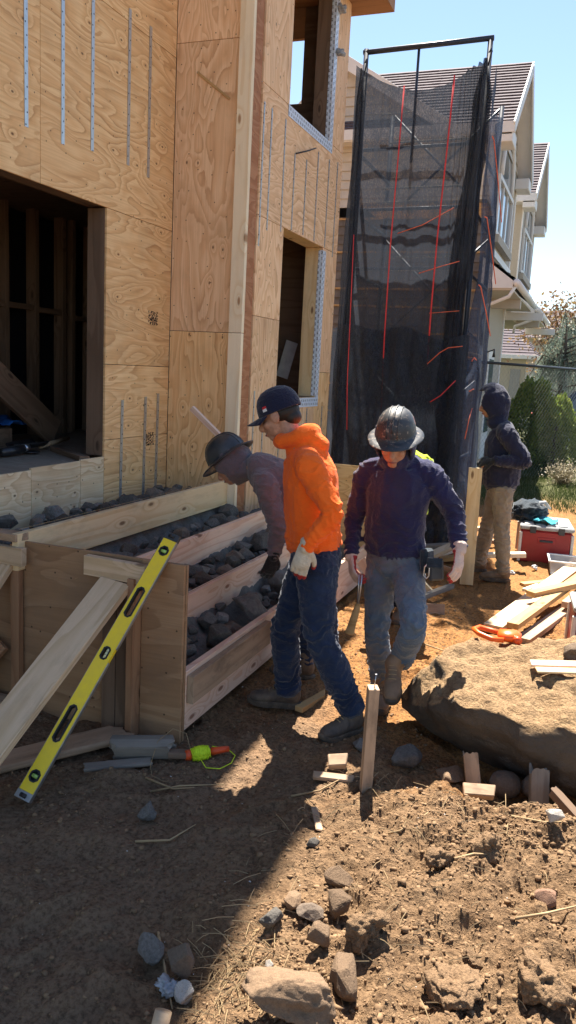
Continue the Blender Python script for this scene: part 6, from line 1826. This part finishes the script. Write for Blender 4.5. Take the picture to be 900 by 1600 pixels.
def hood_up(parent, H, root, mat, open_x=0.052, k=1.0):
    v, f = ICO[5]
    v = v * np.array([0.130 * k, 0.108 * k, 0.155 * k]) + np.array([-0.012, 0, 0.005])
    bad = (v[:, 0] > open_x) & (np.abs(v[:, 1]) < 0.088) & (v[:, 2] > -0.135) & (v[:, 2] < 0.128)
    keep = ~bad[f].any(1)
    W_ = fbm(v * 14, 3, 4)
    nrm = v / np.linalg.norm(v, axis=1)[:, None]
    v = v + nrm * (0.009 * W_)[:, None]
    vv = [H @ V(p) - root for p in v]
    used = np.unique(f[keep]); mp = {int(u): i for i, u in enumerate(used)}
    me = mesh_from('hood', [vv[u] for u in used], [tuple(mp[int(i)] for i in q) for q in f[keep]], True)
    o = add_obj('hood', me, mat, parent, Matrix.Translation(root))
    o.modifiers.new('t', 'SOLIDIFY').thickness = 0.010
    return o

def make_person(label, root, J, look):
    root = V(root)
    t = empty('person', root, label, 'person')
    R = lambda parts: [([V(v) - root for v in a], f) for a, f in parts]
    H = frame_head(J['head'], J['fwd'], J.get('up', (0, 0, 1)))
    lat = V(J['shL']) - V(J['shR'])
    st = J['torso']
    neck = st[-1][0]
    vox = look.get('vox', 0.0055)
    # ---- body: one continuous figure, thinner than the clothes
    B = head_parts(H, neck)
    B.append(loft([p for p, a, b in st], [(a * 0.80, b * 0.78) for p, a, b in st], lat))
    hands = []
    for s, tsign in (('L', 1), ('R', -1)):
        sh, el, wr = J['sh' + s], J['el' + s], J['wr' + s]
        B.append(loft([sh, V(sh).lerp(V(el), 0.5), el, V(el).lerp(V(wr), 0.4), wr], [0.050, 0.040, 0.031, 0.031, 0.025], lat))
        hd, hb, cu = J['hd' + s]
        hp, HM = hand_parts(wr, hd, hb, cu, look.get('hs', 0.98), tsign)
        B += hp
        hands.append((s, wr, hd, hb, cu, tsign))
        hip, kn, an = J['hip' + s], J['kn' + s], J['an' + s]
        B.append(loft([hip, V(hip).lerp(V(kn), 0.5), kn, V(kn).lerp(V(an), 0.4), an], [0.075, 0.060, 0.042, 0.042, 0.034], lat))
    body = add_obj('body', remesh_parts('body', R(B), vox, 2), M_['skin'], t, Matrix.Translation(root))
    for y in (-0.030, 0.030):
        v, f = ell(H, (0.0835, y, 0.004), (0.006, 0.011, 0.0055), 2)
        add_obj('eye', mesh_from('eye', [a - root for a in v], f, True), M_['eye'], t, Matrix.Translation(root))
        v, f = loft([H @ V((0.090, y * 0.5, 0.024)), H @ V((0.090, y, 0.030)), H @ V((0.080, y * 1.65, 0.025))], [0.004, 0.005, 0.003], (0, 0, 1), 8, 3)
        add_obj('eyebrow', mesh_from('eyebrow', [a - root for a in v], f, True), M_['hair'], t, Matrix.Translation(root))
    v, f = loft([H @ V((0.086, -0.022, -0.073)), H @ V((0.0995, 0, -0.0715)), H @ V((0.086, 0.022, -0.073))], [0.0035, 0.0065, 0.0035], (0, 0, 1), 8, 3)
    add_obj('lips', mesh_from('lips', [a - root for a in v], f, True), M_['lip'], t, Matrix.Translation(root))
    # ---- upper clothing
    S = [loft([p for p, a, b in st[1:-1]] + [V(st[-2][0]).lerp(V(neck), 0.55)], [(a, b) for p, a, b in st[1:-1]] + [(0.082, 0.078)], lat)]
    folds = []
    ac = look.get('arm', 1.0)
    for s in 'LR':
        sh, el, wr = V(J['sh' + s]), V(J['el' + s]), V(J['wr' + s])
        c_in = V(st[-2][0]).lerp(sh, 0.35)
        S.append(loft([c_in, sh, sh.lerp(el, 0.5), el, el.lerp(wr, 0.5), wr.lerp(el, 0.06)], [0.070, 0.074 * ac, 0.064 * ac, 0.057 * ac, 0.050 * ac, 0.041 * ac], lat))
        folds += [(el - root, (wr - el), 0.10, 0.0055, 120), (wr.lerp(el, 0.25) - root, wr - el, 0.09, 0.0045, 150), (sh.lerp(el, 0.15) - root, (el - sh) + lat * 0.4, 0.12, 0.005, 75)]
    folds.append((V(st[1][0]) - root, V(st[2][0]) - V(st[1][0]), 0.20, 0.006, 70))
    if look.get('hood_down'):
        nb = V(neck); fw_dir = V((J['fwd'][0], J['fwd'][1], 0)).normalized(); ld = lat.normalized()
        ring = [nb + ld * (0.090 * math.cos(a)) + fw_dir * (0.085 * math.sin(a) - 0.005) + V((0, 0, 0.018 - 0.030 * math.sin(a))) for a in np.linspace(0.35 * math.pi, 2.65 * math.pi, 13)]
        S.append(loft(ring, [0.036] * 4 + [0.044] * 5 + [0.036] * 4, (0, 0, 1), 12, 3))
        bk = nb - fw_dir * 0.085
        S.append(loft([bk + ld * 0.06 + V((0, 0, 0.02)), bk - fw_dir * 0.03 + V((0, 0, -0.02)), bk - ld * 0.06 + V((0, 0, 0.02))], [0.05, 0.06, 0.05], (0, 0, 1), 14, 3))
    elif look.get('hood'):
        ck = look.get('collar', 1.0)
        S.append(loft([V(neck) - V((0, 0, 0.03)), V(neck).lerp(H @ V((-0.05, 0, -0.07)), 0.3), H @ V((-0.055, 0, -0.075))], [0.098, 0.088 * ck, 0.086 * ck], lat, 16, 3))
    me = remesh_parts('shirt', R(S), 0.007, 3)
    crumple(me, folds, look.get('crump', 0.0065), look['seed'], 7.0)
    add_obj(look.get('shirt_name', 'shirt'), me, M_[look['shirt']], t, Matrix.Translation(root))
    if look.get('hood'):
        hood_up(t, H, root, M_[look['shirt']], look.get('open_x', 0.052), look.get('hoodk', 1.0))
    if look.get('vest'):
        me = remesh_parts('vest', R([loft([p for p, a, b in st[1:-1]], [(a * 1.06, b * 1.08) for p, a, b in st[1:-1]], lat)]), 0.0085, 4)
        crumple(me, [], 0.005, 31, 7.0)
        add_obj('vest', me, M_[look['vest']], t, Matrix.Translation(root))
    # ---- trousers
    Tn = [loft([V(st[0][0]) - V((0, 0, 0.05)), st[0][0], st[1][0]], [(st[0][1] * 0.86, st[0][2] * 0.86), (st[0][1] * 0.98, st[0][2] * 0.98), (st[1][1] * 0.92, st[1][2] * 0.92)], lat)]
    folds = [(V(st[0][0]) - root, (0, 0, 1), 0.2, 0.004, 60)]
    lg = look.get('leg', 1.0)
    for s in 'LR':
        hip, kn, an = V(J['hip' + s]), V(J['kn' + s]), V(J['an' + s])
        end = an + (an - kn).normalized() * 0.015
        Tn.append(loft([hip + (hip - kn) * 0.12, hip, hip.lerp(kn, 0.5), kn, kn.lerp(an, 0.45), kn.lerp(an, 0.85), end],
                       [0.085 * lg, 0.098 * lg, 0.084 * lg, 0.068 * lg, 0.068 * lg, 0.062 * lg, 0.063 * lg], lat))
        folds += [(kn - root, an - kn, 0.13, 0.0065, 85), (an.lerp(kn, 0.18) - root, (an - kn) + lat * 0.15, 0.11, 0.0080, 105), (hip - root, (kn - hip) + lat * 0.6, 0.13, 0.0055, 70), (kn.lerp(hip, 0.35) - root, (kn - hip) + lat * 0.5, 0.12, 0.004, 60)]
    me = remesh_parts('trousers', R(Tn), 0.007, 3)
    crumple(me, folds, 0.0055, look['seed'] + 50, 8.0)
    add_obj('trousers', me, M_[look['trousers']], t, Matrix.Translation(root))
    # ---- boots, gloves
    for s in 'LR':
        boot(t, J['an' + s], J['heel' + s], J['toe' + s], J.get('upf' + s, (0, 0, 1)), M_[look['boots']], root, V(J['an' + s]).lerp(V(J['kn' + s]), 0.12))
    for s, wr, hd, hb, cu, tsign in hands:
        hp, HM = hand_parts(wr, hd, hb, cu, 1.06, tsign, 0.12, 1.12)
        cuff = loft([V(wr) - V(hd).normalized() * 0.035, V(wr) + V(hd).normalized() * 0.01], [(0.036, 0.032), (0.034, 0.027)], lat, 16, 3)
        me = remesh_parts('glove', R(hp + [cuff]), 0.0042, 1)
        crumple(me, [], 0.0008, 77, 40)
        o = add_obj('glove', me, M_[look['glove']], t, Matrix.Translation(root))
        if look.get('palm'):
            me.materials.append(M_[look['palm']])
            inv = HM.inverted(); R3 = HM.to_3x3().inverted()
            for p in me.polygons:
                lc = inv @ (V(p.center) + root); ln_ = R3 @ p.normal
                if (ln_.z < -0.15 and lc.x > 0.0) or lc.x > look.get('tip', 9) or (lc.x > 0.06 and lc.z < -0.022): p.material_index = 1
    HH = H @ Matrix.Translation((0, 0, 0.016))
    if look.get('hat') == 'cap':
        cap_hat(t, H, root)
        v, f = join_arrays([ell(H, (-0.028, 0, 0.006), (0.082, 0.0795, 0.060)), ell(H, (-0.060, 0, -0.030), (0.048, 0.060, 0.045))])
        me = remesh_parts('hair', [([a - root for a in v], f)], 0.005, 1)
        # keep hair behind the ears
        add_obj('hair', me, M_['hair'], t, Matrix.Translation(root))
    elif look.get('hat'):
        hard_hat(t, HH, root, M_[look['hat']])
    return t, H

# worker in the orange hoodie
make_person('worker in bright orange hoodie, navy cap and dark jeans looking down', (-1.2, 3.75, 0.0), dict(
    head=(-1.455, 3.735, 1.575), fwd=(-0.90, -0.06, -0.40),
    torso=[((-1.225, 3.75, 0.83), 0.165, 0.132), ((-1.235, 3.75, 0.935), 0.172, 0.142), ((-1.258, 3.75, 1.10), 0.178, 0.138), ((-1.278, 3.75, 1.27), 0.190, 0.134), ((-1.315, 3.75, 1.385), 0.145, 0.108), ((-1.37, 3.75, 1.455), 0.062, 0.062)],
    shL=(-1.225, 3.575, 1.355), elL=(-1.075, 3.505, 1.155), wrL=(-1.185, 3.46, 0.985), hdL=((-0.22, -0.03, -1), (0.25, -1, 0), 0.45),
    shR=(-1.33, 3.93, 1.345), elR=(-1.27, 4.02, 1.09), wrR=(-1.24, 3.98, 0.90), hdR=((-0.1, 0, -1), (0.2, 0.8, 0.3), 0.5),
    hipL=(-1.195, 3.67, 0.855), knL=(-1.135, 3.61, 0.52), anL=(-0.975, 3.69, 0.150), heelL=(-0.925, 3.735, 0.005), toeL=(-1.065, 3.545, 0.005),
    hipR=(-1.275, 3.84, 0.855), knR=(-1.385, 3.80, 0.475), anR=(-1.370, 3.85, 0.120), heelR=(-1.30, 3.865, 0.005), toeR=(-1.585, 3.80, 0.005)),
    dict(seed=3, shirt='orange_shirt', shirt_name='hoodie', trousers='denim', boots='boot_dark', glove='glove_white', palm='glove_red', tip=0.135, hat='cap', hood_down=True, leg=1.15))

# bending worker in the plum hoodie
make_person('bending worker in grey plum hoodie and black hard hat behind the orange hoodie', (-1.45, 4.42, 0.0), dict(
    head=(-2.015, 4.40, 1.225), fwd=(-0.77, 0.0, -0.64), up=(-0.5, 0, 0.85),
    torso=[((-1.44, 4.42, 0.82), 0.160, 0.125), ((-1.50, 4.42, 0.93), 0.165, 0.128), ((-1.60, 4.42, 1.055), 0.175, 0.130), ((-1.72, 4.41, 1.150), 0.185, 0.128), ((-1.82, 4.40, 1.205), 0.140, 0.105), ((-1.91, 4.40, 1.215), 0.066, 0.066)],
    shL=(-1.70, 4.215, 1.135), elL=(-1.60, 4.18, 0.915), wrL=(-1.625, 4.19, 0.735), hdL=((-0.32, 0, -1), (0.6, -0.7, 0), 0.55),
    shR=(-1.76, 4.60, 1.13), elR=(-1.70, 4.66, 0.92), wrR=(-1.62, 4.62, 0.74), hdR=((0, -0.2, -1), (0.2, 0.6, 0.1), 0.6),
    hipL=(-1.43, 4.32, 0.83), knL=(-1.47, 4.29, 0.46), anL=(-1.43, 4.28, 0.12), heelL=(-1.365, 4.275, 0.005), toeL=(-1.63, 4.24, 0.005),
    hipR=(-1.43, 4.52, 0.83), knR=(-1.42, 4.55, 0.46), anR=(-1.375, 4.60, 0.12), heelR=(-1.31, 4.60, 0.005), toeR=(-1.57, 4.58, 0.005)),
    dict(seed=9, shirt='grey_shirt', shirt_name='hoodie', trousers='denim', boots='boot', glove='glove_black', hat='hat_plain', hood=True, open_x=0.04))

# worker walking towards the camera
make_person('walking worker in navy shirt and scuffed black hard hat facing the camera', (-0.9, 4.1, 0.0), dict(
    head=(-0.925, 4.030, 1.462), fwd=(0.07, -0.93, -0.30),
    torso=[((-0.905, 4.13, 0.80), 0.158, 0.118), ((-0.912, 4.125, 0.885), 0.166, 0.122), ((-0.912, 4.10, 1.06), 0.163, 0.124), ((-0.908, 4.09, 1.21), 0.175, 0.126), ((-0.912, 4.10, 1.325), 0.140, 0.104), ((-0.922, 4.075, 1.385), 0.066, 0.066)],
    shL=(-0.748, 4.11, 1.305), elL=(-0.610, 4.14, 1.110), wrL=(-0.552, 4.02, 0.945), hdL=((0.02, -0.28, -1), (0.9, -0.35, 0.1), 0.42),
    shR=(-1.075, 4.11, 1.290), elR=(-1.145, 4.14, 1.020), wrR=(-1.118, 4.03, 0.835), hdR=((0.33, -0.35, -1), (-0.9, -0.5, 0), 0.75),
    hipL=(-0.830, 4.12, 0.80), knL=(-0.712, 3.80, 0.585), anL=(-0.800, 4.00, 0.320), heelL=(-0.832, 4.02, 0.245), toeL=(-0.788, 3.775, 0.150), upfL=(0.0, -0.35, 1.0),
    hipR=(-0.975, 4.14, 0.80), knR=(-0.958, 4.06, 0.445), anR=(-0.932, 4.16, 0.120), heelR=(-0.950, 4.20, 0.005), toeR=(-0.878, 3.945, 0.005)),
    dict(seed=14, shirt='navy_shirt', trousers='denim_grey', boots='boot_tan', glove='glove_pink', palm='glove_red', tip=0.16, hat='hat', hood=True, open_x=0.035, arm=0.95, leg=0.97, collar=0.9))
# what he carries
ht = empty('hand_tool', (-1.06, 3.95, 0.44), 'small tool with brown wooden handle hanging from the hand of the walking worker', 'hand tool')
tube('shank', [(-1.035, 3.965, 0.76), (-1.036, 3.958, 0.70), (-1.042, 3.950, 0.60)], [0.006, 0.006, 0.007], M_['steel'], ht, 8)
tube('shank', [(-1.052, 3.968, 0.76), (-1.048, 3.96, 0.70), (-1.043, 3.951, 0.60)], [0.005, 0.005, 0.006], M_['steel'], ht, 8)
v_, f_ = loft([(-1.042, 3.95, 0.605), (-1.047, 3.945, 0.57), (-1.058, 3.93, 0.51), (-1.070, 3.92, 0.45)], [(0.013, 0.010), (0.018, 0.012), (0.021, 0.013), (0.026, 0.015)], (1, 0, 0), 14, 4)
o = add_obj('grip', mesh_from('grip', v_, f_, True), M_['wood_orange'], ht)
pouch = empty('belt_pouch', (-0.74, 4.1, 0.84), 'black tool pouch with carabiner on the hip of the walking worker', 'tool pouch')
board('bag', (-0.725, 4.06, 0.925), (-0.712, 4.05, 0.80), 0.085, 0.05, (1, -0.3, 0), M_['bag'], pouch, bev=0.012)
board('bag', (-0.668, 4.02, 0.885), (-0.655, 4.01, 0.775), 0.075, 0.045, (0.5, -1, 0), M_['dark_plastic'], pouch, bev=0.010)
board('flap', (-0.668, 3.998, 0.895), (-0.664, 3.985, 0.845), 0.082, 0.012, (0.5, -1, 0.2), M_['bag'], pouch, bev=0.004)
tube('carabiner', [(-0.70, 3.985, 0.86), (-0.715, 3.985, 0.845), (-0.718, 3.985, 0.80), (-0.70, 3.985, 0.785), (-0.69, 3.985, 0.80), (-0.69, 3.985, 0.845), (-0.70, 3.985, 0.86)], 0.0045, M_['steel'], pouch, 6)

# hooded worker with the post
make_person('hooded worker in dark jacket and khaki trousers resting gloves on a post', (-0.68, 7.4, 0.0), dict(
    head=(-0.842, 7.40, 1.595), fwd=(-0.95, -0.12, -0.22),
    torso=[((-0.695, 7.40, 0.82), 0.160, 0.130), ((-0.705, 7.40, 0.89), 0.190, 0.165), ((-0.712, 7.40, 1.09), 0.198, 0.170), ((-0.722, 7.40, 1.26), 0.205, 0.158), ((-0.745, 7.40, 1.375), 0.145, 0.108), ((-0.785, 7.40, 1.445), 0.066, 0.066)],
    shL=(-0.675, 7.225, 1.345), elL=(-0.505, 7.18, 1.120), wrL=(-0.755, 7.12, 1.115), hdL=((-1, 0.05, -0.25), (0.1, -0.5, 0.8), 0.95),
    shR=(-0.75, 7.58, 1.345), elR=(-0.66, 7.60, 1.10), wrR=(-0.80, 7.30, 1.12), hdR=((-0.6, -0.75, -0.15), (0.0, 0.2, 0.9), 0.8),
    hipL=(-0.675, 7.31, 0.83), knL=(-0.645, 7.29, 0.47), anL=(-0.60, 7.32, 0.12), heelL=(-0.535, 7.33, 0.005), toeL=(-0.80, 7.29, 0.005),
    hipR=(-0.73, 7.49, 0.83), knR=(-0.79, 7.50, 0.47), anR=(-0.84, 7.58, 0.12), heelR=(-0.78, 7.60, 0.005), toeR=(-1.03, 7.54, 0.005)),
    dict(seed=21, vox=0.008, shirt='dark_navy', shirt_name='jacket', trousers='khaki', boots='boot', glove='glove_black', hood=True, open_x=0.060, arm=1.16, hoodk=1.16, leg=1.05))
tag(board('timber_post', (-0.885, 7.07, 0.0), (-0.895, 7.06, 1.045), 0.115, 0.06, (0.15, -1, 0), M_['wood_yellow']), 'upright yellow timber post under the gloves of the hooded worker', 'post')

# worker in neon yellow, almost hidden behind the walking one
make_person('worker in neon yellow shirt almost hidden behind the walking worker', (-1.175, 5.7, 0.0), dict(
    head=(-1.265, 5.50, 1.335), fwd=(-0.3, -0.8, -0.5),
    torso=[((-1.195, 5.75, 0.72), 0.150, 0.115), ((-1.185, 5.72, 0.82), 0.150, 0.120), ((-1.175, 5.68, 0.98), 0.150, 0.120), ((-1.175, 5.62, 1.11), 0.158, 0.120), ((-1.185, 5.59, 1.20), 0.125, 0.095), ((-1.215, 5.56, 1.255), 0.062, 0.062)],
    shL=(-1.060, 5.60, 1.185), elL=(-1.065, 5.45, 0.98), wrL=(-1.135, 5.30, 0.84), hdL=((-0.2, -0.5, -0.7), (0.7, -0.4, 0.4), 0.5),
    shR=(-1.320, 5.60, 1.17), elR=(-1.355, 5.45, 0.98), wrR=(-1.275, 5.30, 0.84), hdR=((0.2, -0.5, -0.7), (-0.7, -0.4, 0.4), 0.5),
    hipL=(-1.140, 5.75, 0.72), knL=(-1.165, 5.60, 0.40), anL=(-1.165, 5.74, 0.12), heelL=(-1.165, 5.80, 0.005), toeL=(-1.175, 5.53, 0.005),
    hipR=(-1.265, 5.75, 0.72), knR=(-1.275, 5.60, 0.40), anR=(-1.275, 5.74, 0.12), heelR=(-1.275, 5.80, 0.005), toeR=(-1.285, 5.53, 0.005)),
    dict(seed=33, vox=0.009, shirt='neon_shirt', trousers='denim', boots='boot', glove='glove_black', hat='cap'))
